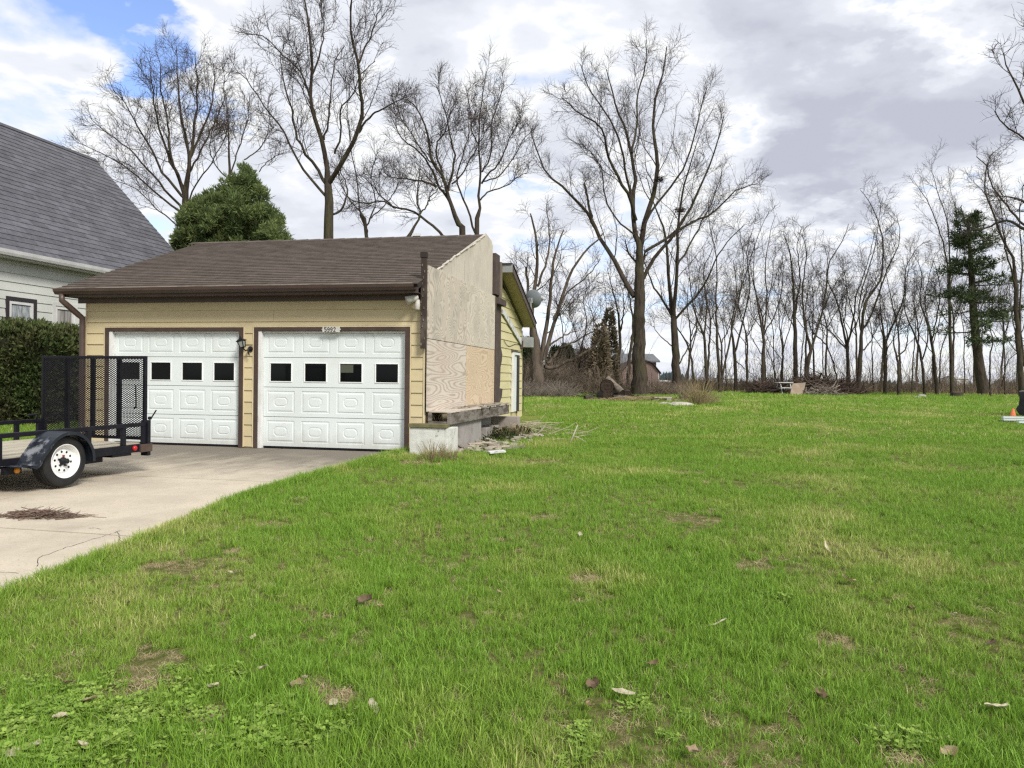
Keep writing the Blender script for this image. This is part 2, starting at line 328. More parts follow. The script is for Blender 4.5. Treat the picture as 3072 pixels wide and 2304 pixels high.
def plywood(name, c1, c2, stretch, off, freq=55, stain=(0.30, 0.27, 0.23), dist=.15, stmax=.55):
    m = bpy.data.materials.new(name); m.use_nodes = True; t = m.node_tree; L = t.links; b = t.nodes['Principled BSDF']
    b.inputs['Roughness'].default_value = 0.85; b.inputs['Specular IOR Level'].default_value = 0.15
    geo = N(t, 'ShaderNodeNewGeometry'); P = VM(t, 'MULTIPLY', geo.outputs['Position'], stretch).outputs[0]
    n = noise(t, P, 1.0, 1.2, 0.35, dist, off)
    w = MA(t, 'SINE', MA(t, 'MULTIPLY', n, freq * 2.0))
    w = MA(t, 'POWER', MA(t, 'MULTIPLY', MA(t, 'ADD', w, 1.0), 0.5), 2.2)
    br = noise(t, VM(t, 'MULTIPLY', geo.outputs['Position'], (3, 3, 22)).outputs[0], 3, 4)
    w = MA(t, 'MULTIPLY', w, MA(t, 'ADD', MA(t, 'MULTIPLY', br, 1.1), 0.15), True)
    def mixc(f, a, bb):
        k = N(t, 'ShaderNodeMix', data_type='RGBA')
        L.new(f, k.inputs[0])
        for q, i in ((a, 6), (bb, 7)):
            if isinstance(q, tuple): k.inputs[i].default_value = (*q, 1)
            else: L.new(q, k.inputs[i])
        return k.outputs[2]
    c = mixc(w, c1, c2)
    big = N(t, 'ShaderNodeMapRange'); L.new(noise(t, geo.outputs['Position'], 1.6, 5, .6, .2, off), big.inputs['Value'])
    big.inputs['From Min'].default_value = 0.48; big.inputs['From Max'].default_value = 0.78; big.inputs['To Max'].default_value = stmax
    c = mixc(big.outputs[0], c, stain)
    L.new(c, b.inputs['Base Color'])
    bn = N(t, 'ShaderNodeBump', _Strength=0.25, _Distance=0.004); L.new(w, bn.inputs['Height']); bn.invert = True; L.new(bn.outputs[0], b.inputs['Normal'])
    return m

# ------------------------------------------------------------------ frames of the two buildings
YAW = math.radians(11.86)
EX = Vector((-math.cos(YAW), math.sin(YAW), 0)); EY = Vector((math.sin(YAW), math.cos(YAW), 0)); GO = Vector((-1.466, 13.019, 0)); UP = Vector((0, 0, 1))
def G(s, t, z): return GO + EX * s + EY * t + UP * z
def st(p):
    q = Vector((p[0], p[1], 0)) - GO; return q.dot(EX), q.dot(EY)
def hitS(px, py, s0):
    r = ray(px, py); k = ((GO.dot(EX) + s0)) / r.dot(EX); p = Vector((0, 0, EYE)) + r * k; a = st(p); return a[1], p.z
def hitT(px, py, t0):
    r = ray(px, py); k = ((GO.dot(EY) + t0)) / r.dot(EY); p = Vector((0, 0, EYE)) + r * k; a = st(p); return a[0], p.z

# ------------------------------------------------------------------ terrain
PY = [-30, 0, 3, 8, 12.5, 17.5, 21.5, 32, 40, 46, 55, 62, 90, 200, 4000]
PZ = [0, 0.0, 0.03, 0.185, 0.215, 0.31, 0.46, 0.58, 0.65, 0.62, 0.66, 0.60, 0.30, 0.0, -2.0]
def hill(x, y):
    r = np.interp(y, PY, PZ)
    nearm = np.clip((70 - y) / 30, 0, 1)
    r = r + nearm * (0.035 * np.sin(x * 0.31 + 1.0) * np.sin(y * 0.27) + 0.02 * np.sin(x * 0.9 + y * 0.55) * np.sin(y * 0.8 - x * .3))
    r = r + 0.16 * np.exp(-(((x - 7.5) / 6.0) ** 2 + ((y - 25.5) / 2.6) ** 2))       # the low rise in the middle of the lawn
    return r
def drive_z(y): return np.interp(y, [0, 3, 5, 8.5, 13, 20], [-0.02, 0.03, 0.10, 0.175, 0.18, 0.20])
SE = [(-16, -0.35), (-8.5, -0.14), (-7.5, -0.04), (-5.2, 0.27), (-2.9, 0.30), (-0.75, 0.30), (0.2, 0.22)]
def edge_s(t): return np.interp(t, [q[0] for q in SE], [q[1] for q in SE])
def np_st(x, y):
    dx, dy = x - GO.x, y - GO.y
    return dx * EX.x + dy * EX.y, dx * EY.x + dy * EY.y
def gz(x, y):
    x = np.asarray(x, float); y = np.asarray(y, float)
    z = hill(x, y)
    s, t = np_st(x, y)
    es = edge_s(t)
    # beside the slab the lawn stands a little proud of it, under the slab it is cut down
    inside = np.clip((s - es) / 0.12 + 0.5, 0, 1) * np.clip((7.1 - s) / 0.3, 0, 1) * np.clip((8.4 - t) / 0.2, 0, 1)
    lawnz = np.maximum(z, drive_z(y) + 0.015)
    z = np.where(s < 7.0, np.where((t < 1) & (s > -3), lawnz, z), z)
    dug = np.exp(-(((s + 0.45) / 0.55) ** 4)) * np.clip((t + 0.6) / 0.4, 0, 1) * np.clip((8.6 - t) / 1.2, 0, 1)
    z = z - 0.07 * dug * np.clip((t - 1) / 3, 0.2, 1)
    return z * (1 - inside) + (drive_z(y) - 0.07) * inside
def GZ(x, y): return float(gz(x, y))
def ground(px, py):
    r = ray(px, py); lo, hi = 1.5, 400.0
    f = lambda k: EYE + r.z * k - GZ(r.x * k, r.y * k)
    k = lo
    while k < hi and f(k) > 0: k *= 1.01
    a, b = k / 1.01, k
    for _ in range(30):
        m = (a + b) / 2
        if f(m) > 0: a = m
        else: b = m
    return Vector((r.x * a, r.y * a, EYE + r.z * a))
def axis(fine0, fine1, step, far0, far1, grow=1.18):
    a = list(np.arange(fine0, fine1 + 1e-6, step)); d = step
    while a[-1] < far1: d *= grow; a.append(a[-1] + d)
    d = step
    while a[0] > far0: d *= grow; a.insert(0, a[0] - d)
    return np.array(a)
xs = axis(-9.5, 9.0, 0.14, -2600, 2600); ys = axis(1.5, 23.0, 0.16, -400, 3500, 1.10)
gx, gy = np.meshgrid(xs, ys)
vz = gz(gx, gy)
Vt = np.stack([gx, gy, vz], -1).reshape(-1, 3)
nx, ny = len(xs), len(ys)
ii = (np.arange(ny - 1)[:, None] * nx + np.arange(nx - 1)[None, :]).ravel()
me = np_mesh('lawn', Vt, np.stack([ii, ii + 1, ii + nx + 1, ii + nx], 1), True)
# lawn ground: thatch and soil between the blades; brown litter under the trees; fields beyond
m_lawn = bpy.data.materials.new('lawn_ground'); m_lawn.use_nodes = True; t = m_lawn.node_tree; L = t.links; b = t.nodes['Principled BSDF']
b.inputs['Roughness'].default_value = 1.0; b.inputs['Specular IOR Level'].default_value = 0.05
geo = N(t, 'ShaderNodeNewGeometry'); P = geo.outputs['Position']; sp = N(t, 'ShaderNodeSeparateXYZ'); L.new(P, sp.inputs[0])
def ramp(t, f, lo, hi, smooth=True):
    n = N(t, 'ShaderNodeMapRange'); n.interpolation_type = 'SMOOTHSTEP' if smooth else 'LINEAR'
    t.links.new(f, n.inputs['Value']); n.inputs['From Min'].default_value = lo; n.inputs['From Max'].default_value = hi; return n.outputs[0]
def mixn(t, f, a, bb):
    k = N(t, 'ShaderNodeMix', data_type='RGBA'); t.links.new(f, k.inputs[0])
    for q, i in ((a, 6), (bb, 7)):
        if isinstance(q, tuple): k.inputs[i].default_value = (*q, 1)
        else: t.links.new(q, k.inputs[i])
    return k.outputs[2]
near = mixn(t, ramp(t, noise(t, P, 9, 6, .65), .35, .7), (0.085, 0.112, 0.022), (0.21, 0.18, 0.085))
far = mixn(t, ramp(t, noise(t, P, 0.22, 6, .6), .38, .64), (0.155, 0.240, 0.036), (0.245, 0.285, 0.070))
far = mixn(t, ramp(t, noise(t, VM(t, 'MULTIPLY', P, (.35, 1, 1)).outputs[0], 1.1, 7, .68), .50, .80), far, (0.36, 0.34, 0.14))
far = mixn(t, ramp(t, noise(t, P, 14, 3, .7), .45, .75), far, (0.13, 0.205, 0.030))
c = mixn(t, ramp(t, sp.outputs['Y'], 9, 26), near, far)
lit = mixn(t, ramp(t, noise(t, P, 1.2, 6, .6), .35, .65), (0.135, 0.105, 0.068), (0.20, 0.165, 0.095))
yy = MA(t, 'ADD', sp.outputs['Y'], MA(t, 'MULTIPLY', noise(t, P, 0.25, 5), 6.0))
c = mixn(t, ramp(t, yy, 57.5, 60.5), c, lit)
fld = mixn(t, ramp(t, noise(t, P, .012, 3), .4, .6), (0.20, 0.17, 0.11), (0.12, 0.15, 0.06))
c = mixn(t, ramp(t, sp.outputs['Y'], 75, 110), c, fld)
L.new(c, b.inputs['Base Color'])
bn = N(t, 'ShaderNodeBump', _Strength=0.9, _Distance=0.05); L.new(noise(t, P, 22, 5, .7), bn.inputs['Height']); L.new(bn.outputs[0], b.inputs['Normal'])
lawn = link_mesh('lawn', me, m_lawn); lawn['kind'] = 'structure'

# ------------------------------------------------------------------ driveway of poured slabs
m_slab = bpy.data.materials.new('driveway_concrete'); m_slab.use_nodes = True; t = m_slab.node_tree; L = t.links; b = t.nodes['Principled BSDF']
b.inputs['Roughness'].default_value = 0.88; b.inputs['Specular IOR Level'].default_value = 0.25
geo = N(t, 'ShaderNodeNewGeometry'); P = geo.outputs['Position']
c = mixn(t, ramp(t, noise(t, P, 1.6, 7, .6), .35, .7), (0.565, 0.495, 0.385), (0.48, 0.42, 0.33))
c = mixn(t, ramp(t, noise(t, P, 60, 4, .7), .52, .74), c, (0.34, 0.29, 0.225))
c = mixn(t, MA(t, 'MULTIPLY', ramp(t, noise(t, P, 5.5, 7, .7), .50, .70), .35), c, (0.36, 0.315, 0.245))
# old grime, soaked into the slab by the doors and in tyre tracks
tt = MA(t, 'SUBTRACT', VM(t, 'DOT_PRODUCT', P, tuple(EY)).outputs['Value'], GO.dot(EY))
ssn = MA(t, 'SUBTRACT', VM(t, 'DOT_PRODUCT', P, tuple(EX)).outputs['Value'], GO.dot(EX))
sv = N(t, 'ShaderNodeCombineXYZ'); L.new(MA(t, 'MULTIPLY', ssn, 2.2), sv.inputs[0]); L.new(MA(t, 'MULTIPLY', tt, 0.55), sv.inputs[1])
streak = noise(t, sv.outputs[0], 1.4, 7, .65, .3)
edge = MA(t, 'ADD', MA(t, 'ADD', tt, MA(t, 'MULTIPLY', streak, 3.4)), MA(t, 'MULTIPLY', noise(t, P, 2.3, 8, .72, .3), 2.2))
g1 = MA(t, 'MULTIPLY', ramp(t, edge, -1.2, 2.1), 0.82)
c = mixn(t, g1, c, (0.115, 0.102, 0.086))
g2 = MA(t, 'MULTIPLY', ramp(t, noise(t, P, 0.55, 6, .6, .4, (4, 4, 4)), .50, .70), 0.5)
c = mixn(t, g2, c, (0.30, 0.265, 0.21))
L.new(c, b.inputs['Base Color'])
bn = N(t, 'ShaderNodeBump', _Strength=0.35, _Distance=0.006); L.new(noise(t, P, 90, 5, .7), bn.inputs['Height']); L.new(bn.outputs[0], b.inputs['Normal'])
drive = thing('driveway', None, None, G(3, -4, 0.18)); drive['kind'] = 'structure'
def dz(s, t): return float(drive_z(G(s, t, 0).y))
def slab(s0, s1, t0, t1, cut=False):
    g = 0.015; nn = 7
    m = MB(); rows = []
    for i in range(nn):
        t_ = t0 + g + (t1 - t0 - 2 * g) * i / (nn - 1)
        a = (float(edge_s(t_)) - 0.10 if cut else s0 + g); rows.append((a, s1 - g, t_))
    vs = []
    for a, bb, t_ in rows:
        for q in (a, bb): vs.append(G(q, t_, dz(q, t_)))
    for a, bb, t_ in rows:
        for q in (a, bb): vs.append(G(q, t_, dz(q, t_) - 0.1))
    o = 2 * nn; fs = []
    for i in range(nn - 1):
        k = 2 * i
        fs += [(k, k + 2, k + 3, k + 1), (k, o + k, o + k + 2, k + 2), (k + 1, k + 3, o + k + 3, o + k + 1)]
    fs += [(0, 1, o + 1, o), (2 * nn - 2, o + 2 * nn - 2, o + 2 * nn - 1, 2 * nn - 1)]
    m.add(vs, fs); return m.build('slab', m_slab, drive)
TJ = [-13.0, -9.85, -6.85, -3.85, 0.10]
for i in range(4):
    slab(0, 2.6, TJ[i], TJ[i + 1], True); slab(2.6, 4.85, TJ[i], TJ[i + 1]); slab(4.85, 7.0, TJ[i], TJ[i + 1])
# dark earth in the open joints, and the cracks
m_crack = mat('crack_dirt', (0.035, 0.028, 0.020), 1.0)
jb = MB()
for tj in TJ[1:4]: jb.add([G(-0.4, tj - .0145, dz(0, tj) - .02), G(-0.4, tj + .0145, dz(0, tj) - .02), G(7, tj + .0145, dz(7, tj) - .02), G(7, tj - .0145, dz(7, tj) - .02)], [(0, 3, 2, 1)])
jb.build('joint_filler', m_crack, drive)
def crack(px, wid=0.006):
    m = MB(); pts = []
    for i in range(len(px) - 1):
        for k in range(6):
            f = k / 6; x = px[i][0] * (1 - f) + px[i + 1][0] * f; y = px[i][1] * (1 - f) + px[i + 1][1] * f
            r = ray(x + random.uniform(-3, 3), y + random.uniform(-1.5, 1.5)); kk = (0.14 - EYE) / r.z; p = Vector((0, 0, EYE)) + r * kk
            kk = (float(drive_z(p.y)) + 0.0035 - EYE) / r.z; pts.append(Vector((0, 0, EYE)) + r * kk)
    for i in range(len(pts) - 1):
        d = (pts[i + 1] - pts[i]); n = Vector((-d.y, d.x, 0)).normalized() * wid * .6 * random.uniform(.3, 1)
        m.add([pts[i] - n, pts[i] + n, pts[i + 1] + n * .9, pts[i + 1] - n * .9], [(0, 3, 2, 1)])
    m.build('crack', m_crack, drive)
crack([(112, 1700), (118, 1672), (200, 1642), (300, 1612), (352, 1594), (368, 1590)]); crack([(352, 1596), (362, 1622), (384, 1633)], .005)
crack([(0, 1717), (70, 1719)], .007); crack([(268, 1583), (322, 1588)], .006)

# ------------------------------------------------------------------ garage
g = thing('garage', 'tan lap-sided garage with two white doors, brown shingle roof and plywood patch', 'garage', G(3.2, 3.0, 0.18))
ZB, ZH, ZE, ZR, TE, TR, TF, SL = 0.17, 2.284, 2.965, 4.55, -0.40, 4.03, 8.34, 6.48
SLP = (ZR - ZE) / (TR - TE)
def roofz(t): return ZR - SLP * abs(t - TR)
OPEN = [(0.258, 3.095), (3.324, 6.081)]
def gbox(m, s0, s1, t0, t1, z0, z1):
    return m.hexa([G(s0, t0, z0), G(s0, t1, z0), G(s1, t1, z0), G(s1, t0, z0), G(s0, t0, z1), G(s0, t1, z1), G(s1, t1, z1), G(s1, t0, z1)])
m = MB()
for a, bb in ((0.012, 0.258), (3.095, 3.324), (6.081, SL)): gbox(m, a, bb, 0.004, 0.14, ZB - .1, ZH)
gbox(m, 0.012, SL, 0.004, 0.14, ZH + .001, 2.84)
gbox(m, SL - .14, SL, .145, TF, ZB - .1, 2.84); gbox(m, .012, SL, TF - .14, TF - .004, ZB - .1, 2.84)
m.prism([G(.012, .145, ZB - .1), G(.012, TF - .145, ZB - .1), G(.012, TF - .145, roofz(TF - .145) - .14), G(.012, TR, ZR - .14), G(.012, .145, roofz(.145) - .14)], EX * .1)
m.prism([G(SL - .1, .145, 2.845), G(SL - .1, TF - .145, 2.845), G(SL - .1, TF - .145, roofz(TF - .145) - .14), G(SL - .1, TR, ZR - .14), G(SL - .1, .145, roofz(.145) - .14)], EX * .1)
m.build('wall', m_siding, g)
def FF(a, off, z): return G(a, -off, z)            # front wall frame
def FG(a, off, z): return G(-off, a, z)            # gable wall frame
def lap(F, a0, a1, z0, z1, mt, b0=None, b1=None, parent=None, name='siding_board'):
    b0 = a0 if b0 is None else b0; b1 = a1 if b1 is None else b1
    m = MB(); w = random.uniform(-.0015, .0015)
    q = [F(a0, 0.001, z0), F(a1, 0.001, z0), F(b1, 0.001, z1), F(b0, 0.001, z1), F(a0, 0.026 + w, z0), F(a1, 0.026 + w, z0), F(b1, 0.0065, z1), F(b0, 0.0065, z1)]
    m.hexa(q); o = m.build(name, mt, parent or g)
    return o
zl = [0.395 + 0.2 * k for k in range(-1, 13)]
for k in range(len(zl) - 1):
    z0, z1 = zl[k], min(zl[k + 1] + .004, 2.83)
    if z0 > 2.83: break
    if z0 < ZH - .05:
        strips = [(0.02, 0.222), (3.128, 3.290), (6.122, SL - .005)]
        for a, bb in strips: lap(FF, a, bb, max(z0, 0.21), z1, m_siding)
        if z1 > ZH + .04:
            for a, bb in ((0.223, 3.127), (3.291, 6.121)): lap(FF, a, bb, ZH + .033, z1, m_siding)
    else:
        js = {2.395: [hitT(822, 960, 0)[0]], 2.595: [hitT(572, 945, 0)[0]], 2.795: []}.get(round(z0, 3), [])
        if z0 > 2.5: js = [hitT(719, 920, 0)[0] if z0 > 2.7 else hitT(572, 945, 0)[0]]
        ed = [0.02] + sorted(js) + [SL - .005]
        for a, bb in zip(ed[:-1], ed[1:]): lap(FF, a + .0015, bb - .0015, z0, z1, m_siding)
# gable boards behind the plywood's end
for k in range(-1, 16):
    z0 = 0.395 + 0.2 * k; z1 = z0 + .204
    if k == -1: z0 = 0.42 if False else z0
    def te(z): return min(TF - .02, TR + (ZR - .10 - z) / SLP)
    a0 = 4.9
    if te(z1) < a0 + .1: break
    if 0.45 < z0 + .1 < 2.15:
        lap(FG, a0, 6.93, z0, z1, m_siding2); lap(FG, 7.80, TF - .02, z0, z1, m_siding2)
    else: lap(FG, a0, te(z0), z0, z1, m_siding2, a0, te(z1))
m = MB(); gbox(m, -.024, .02, TF - .02, TF + .02, .3, 2.75); m.build('corner_trim', m_cream, g)
m = MB(); gbox(m, -.022, .012, -.022, .018, .2, 2.80); m.build('corner_trim', m_cream, g)
m = MB(); gbox(m, SL - .004, SL + .024, -.024, .03, .2, 2.80); m.build('corner_trim', m_cream, g)

# --- doors
def ringmesh(loops):
    """loops: (half width, half height, corner chamfer, depth out)"""
    vs = []
    for w, h, c, d in loops:
        for x, z in ((-w + c, -h), (w - c, -h), (w, -h + c), (w, h - c), (w - c, h), (-w + c, h), (-w, h - c), (-w, -h + c)):
            vs.append(EX * x - EY * d * .58 + UP * z)
    fs = []
    for i in range(len(loops) - 1):
        for j in range(8):
            fs.append((i * 8 + j, i * 8 + (j + 1) % 8, (i + 1) * 8 + (j + 1) % 8, (i + 1) * 8 + j))
    fs.append(tuple((len(loops) - 1) * 8 + j for j in range(8)))
    fs = [f[::-1] for f in fs]
    me = bpy.data.meshes.new('embossed_panel'); me.from_pydata([tuple(v) for v in vs], [], fs); me.update(); return me
panel_me = ringmesh([(.262, .190, .001, 0.000), (.255, .183, .001, -.011), (.236, .164, .001, -.010), (.222, .150, .001, .004), (.190, .120, .001, .006),
                     (.132, .086, .042, .005), (.124, .078, .040, -.004), (.110, .066, .036, -.004), (.102, .058, .033, .005)])
panel_me.materials.append(m_white)
for di, (s0, s1) in enumerate(OPEN):
    # cream edge strip, brown casing, white jamb
    m = MB(); gbox(m, s0 - .034, s0 - .016, -.030, 0.0, .2, ZH + .03); gbox(m, s1 + .016, s1 + .034, -.030, 0.0, .2, ZH + .03); gbox(m, s0 - .0155, s1 + .0155, -.030, 0.0, ZH + .012, ZH + .030)
    m.build('casing_edge', m_cream, g)
    m = MB(); gbox(m, s0 - .0155, s0 + .075, -.027, .13, .185, ZH + .0115); gbox(m, s1 - .060, s1 + .0155, -.027, .13, .185, ZH + .0115); gbox(m, s0 + .0755, s1 - .0605, -.027, .13, ZH - .052, ZH + .0115)
    m.build('door_casing', m_brown, g, bevel=.003)
    m = MB(); gbox(m, s1 - .125, s1 - .0605, -.012, .125, .185, ZH - .053); gbox(m, s0 + .0755, s0 + .098, .02, .125, .185, ZH - .053); gbox(m, s0 + .0985, s1 - .1255, .03, .125, ZH - .092, ZH - .053)
    m.build('door_jamb', m_jamb, g, bevel=.004)
    d0, d1 = s0 + .100, s1 - .127; zt, zb_ = ZH - .093, ZB + .05
    dm = MB(); gbox(dm, d0, d1, .075, .10, zb_ - .028, zb_ - .001); door = dm.build('garage_door', m_black, g)
    hh = (zt - zb_ + .10) / 4; pw = (d1 - d0) / 4
    for r in range(4):
        z0 = zb_ + r * hh; z1 = min(z0 + hh, zt)
        sec = MB()
        rec_t = 0.072
        full = MB()
        # the section's face, with rolled edges; openings left where panes or panels sit
        zc = z0 + hh / 2; hw, hv = (.215, .170) if r == 2 else (.263, .191)
        cols = []
        for c_ in range(4): cols.append(d0 + pw * (c_ + .5))
        xs_ = [d0] + [q for c_ in cols for q in (c_ - hw, c_ + hw)] + [d1]
        zlo, zhi = z0 + .004, z1 - .004
        for i in range(len(xs_) - 1):
            if i % 2 == 0: gbox(sec, xs_[i], xs_[i + 1], rec_t, rec_t + .028, zlo, zhi)
            else:
                gbox(sec, xs_[i], xs_[i + 1], rec_t, rec_t + .028, zlo, zc - hv)
                if zc + hv < zhi: gbox(sec, xs_[i], xs_[i + 1], rec_t, rec_t + .028, zc + hv, zhi)
        so = sec.build('door_section', m_white, door)
        for ci, c_ in enumerate(cols):
            if r == 2:
                fr = MB()
                for (a, bb, za, zb2) in ((c_ - .214, c_ + .214, zc - .169, zc - .155), (c_ - .214, c_ + .214, zc + .155, zc + .169), (c_ - .214, c_ - .198, zc - .1545, zc + .1545), (c_ + .198, c_ + .214, zc - .1545, zc + .1545)):
                    gbox(fr, a, bb, rec_t - .012, rec_t + .02, za, zb2)
                fr.build('window_frame', m_winframe, door, bevel=.003)
                gl = MB(); gbox(gl, c_ - .199, c_ + .199, rec_t + .008, rec_t + .014, zc - .156, zc + .156); gl.build('window_pane', m_glass, door)
                if di == 0 and ci == 1:
                    pp = MB(); gbox(pp, c_ - .04, c_ + .185, rec_t + .0055, rec_t + .007, zc + .005, zc + .15); pp.build('paper_notice', m_paper, door)
            else:
                o = link_mesh('door_panel', panel_me, None, door); o.location = G(c_, rec_t, zc) - root_loc(door)
# --- roof
ro = MB()
def slope_pt(s, d, h, back=False):
    Ls = math.hypot(TR - TE, ZR - ZE); ux, uz = (TR - TE) / Ls, (ZR - ZE) / Ls
    t_ = TE + d * ux - h * uz; z_ = ZE + d * uz + h * ux
    if back: t_ = 2 * TR - t_
    return G(s, t_, z_)
LS = math.hypot(TR - TE, ZR - ZE)
SLE, SLR = SL + .27, SL + .34
ro.hexa([slope_pt(.0, 0.02, -.09), slope_pt(.0, LS, -.09), slope_pt(SLR, LS, -.09), slope_pt(SLE, 0.02, -.09), slope_pt(.0, 0, 0), slope_pt(.0, LS, 0), slope_pt(SLR, LS, 0), slope_pt(SLE, 0, 0)])
OHG = -.34
dB = LS - (5.35 - TR) * LS / (TR - TE)                     # where the rake overhang begins on the back slope
ro.hexa([slope_pt(.0, 0, -.09, True), slope_pt(SLE, 0, -.09, True), slope_pt(SLR, LS - .002, -.09, True), slope_pt(.0, LS - .002, -.09, True), slope_pt(.0, 0, 0, True), slope_pt(SLE, 0, 0, True), slope_pt(SLR, LS - .002, 0, True), slope_pt(.0, LS - .002, 0, True)])
ro.hexa([slope_pt(OHG, -.05, -.05, True), slope_pt(-.002, -.05, -.05, True), slope_pt(-.002, dB, -.05, True), slope_pt(OHG, dB, -.05, True), slope_pt(OHG, -.05, 0.004, True), slope_pt(-.002, -.05, 0.004, True), slope_pt(-.002, dB, 0.004, True), slope_pt(OHG, dB, 0.004, True)])
roof = ro.build('roof', m_roofdeck, g)
def shingle_mesh(w, e, F0):
    """one tab: width w, exposed length e, thick lower edge"""
    L2 = e * 1.3
    ux, uz = (TR - TE) / LS, (ZR - ZE) / LS
    sd = EY * ux + UP * uz; nn = -EY * uz + UP * ux
    th = .015; g_ = .004
    q = [EX * (g_), sd * L2 + EX * g_, sd * L2 + EX * (w - g_), EX * (w - g_)]
    lo = [p - nn * .0 for p in q]; hi = [q[0] + nn * th * 1.6, q[1] + nn * th * .35, q[2] + nn * th * .35, q[3] + nn * th * 1.6]
    return lo + hi
def lay_shingles(parent, s0f, s1f, L_, e, w, place, verts_fn, mt, limit=300):
    base = verts_fn(w, e, None)
    me = bpy.data.meshes.new('shingle'); me.from_pydata([tuple(v) for v in base], [], [(4, 5, 6, 7)[::-1], (0, 3, 7, 4)[::-1], (0, 1, 5, 4), (2, 3, 7, 6)]); me.materials.append(mt); me.update()
    rows = int(L_ / e) + 1; cnt = 0; rest = MB(); pr = root_loc(parent)
    for r in range(rows):
        off = (r % 2) * w / 2 + random.uniform(-.03, .03); d = r * e
        a0, a1 = s0f(d / L_), s1f(d / L_); s = a0 - off
        while s < a1 - .02:
            l = max(s, a0); wd = min(s + w, a1) - l
            if wd > .03:
                dd = d + random.uniform(-.004, .004)
                if d + e * 1.3 > L_: dd = min(dd, L_ - e * 1.3)
                if cnt < limit and wd > w * .98:
                    o = link_mesh('shingle', me, None, parent); o.location = place(l, dd) - pr; cnt += 1
                else:
                    p0 = place(l, dd); vv = verts_fn(wd, e, None); rest.add([p0 + v for v in vv], [(4, 5, 6, 7)[::-1], (0, 3, 7, 4)[::-1], (0, 1, 5, 4), (2, 3, 7, 6)])
            s += w
    ob = rest.build('shingle_courses', mt, parent); ob['kind'] = 'stuff'
lay_shingles(roof, lambda f: -.01, lambda f: SLE + .03 + (SLR - SLE) * f, LS - .01, .1475, .305, lambda s, d: slope_pt(s, d - .02, .002), shingle_mesh, m_shingle)
m = MB()
for i in range(24):
    s = i * .295; 
    for bk in (False, True):
        m.hexa([slope_pt(s, LS - .15, .012, bk), slope_pt(s + .31, LS - .15, .010, bk), slope_pt(s + .31, LS + .004, .010, bk), slope_pt(s, LS + .004, .012, bk), slope_pt(s, LS - .15, .026, bk), slope_pt(s + .31, LS - .15, .018, bk), slope_pt(s + .31, LS + .004, .018, bk), slope_pt(s, LS + .004, .026, bk)])
m.build('ridge_cap', m_shingle, roof)
m = MB(); gbox(m, 1.45, 1.62, TR - .06, TR + .02, ZR + .02, ZR + .075); m.build('vent_flashing', m_alum, roof)
# fascia, gutter, downspout
m = MB(); gbox(m, -.0, SLE - .05, TE + .03, TE + .055, ZE - .14, ZE - .015); m.build('fascia', m_brown2, g)
m = MB(); gbox(m, 0.03, SLE - .06, TE + .056, -.025, ZE - .135, ZE - .12); m.build('soffit', m_brown2, g)
m = MB(); gbox(m, 0.02, SLE - .1, -.045, -.027, 2.74, ZE - .136); m.build('frieze_board', m_brown2, g)
prof = [(TE + .028, ZE - .015), (TE + .028, ZE - .115), (TE - .05, ZE - .118), (TE - .072, ZE - .075), (TE - .085, ZE - .06), (TE - .098, ZE + .002), (TE - .108, ZE + .002), (TE - .108, ZE - .008),
        (TE - .095, ZE - .068), (TE - .08, ZE - .085), (TE - .056, ZE - .128), (TE + .0285, ZE - .128)]
prof = [(a_, ZE + (z_ - ZE) * .78) for a_, z_ in prof]
m = MB(); vs = [G(s, a, z) for s in (0.03, SLE + .03) for a, z in prof]; k = len(prof)
m.add(vs, [(i, i + 1, k + i + 1, k + i) for i in range(k - 1)]); m.add([G(SLE + .03, a, z) for a, z in (prof[1], prof[2], prof[3], prof[4], prof[5], (TE + .028, ZE + .002))], [(0, 1, 2, 3, 4, 5)])
m.build('gutter', m_brown2, g)
m = MB(); gbox(m, 0.05, SLE + .02, TE - .112, TE - .098, ZE - .004, ZE + .006); m.build('gutter_highlight_strip', mat('pale_gutter_highlight', (.34, .28, .245), .5, (.16, .12, .10), 2.5, mixr=(.45, .62)), g)  # highlight on the gutter's top edge, painted as a pale, worn strip
m = MB(); sd = SL + .04
pt = [G(sd + .13, TE - .03, ZE - .09), G(sd + .13, TE - .03, ZE - .21), G(sd + .07, -.24, ZE - .36), G(sd, -.085, ZE - .50), G(sd, -.085, ZE - .8), G(sd, -.085, .6), G(sd, -.085, .32), G(sd, -.2, .25)]
sm = []
for i in range(len(pt) - 1):
    for f in ((0, .5) if i in (1, 2, 3) else (0,)): sm.append(pt[i].lerp(pt[i + 1], f))
sm.append(pt[-1])
m.tube(sm, .052, 8); o = m.build('downspout', m_brown2, g, smooth=True)
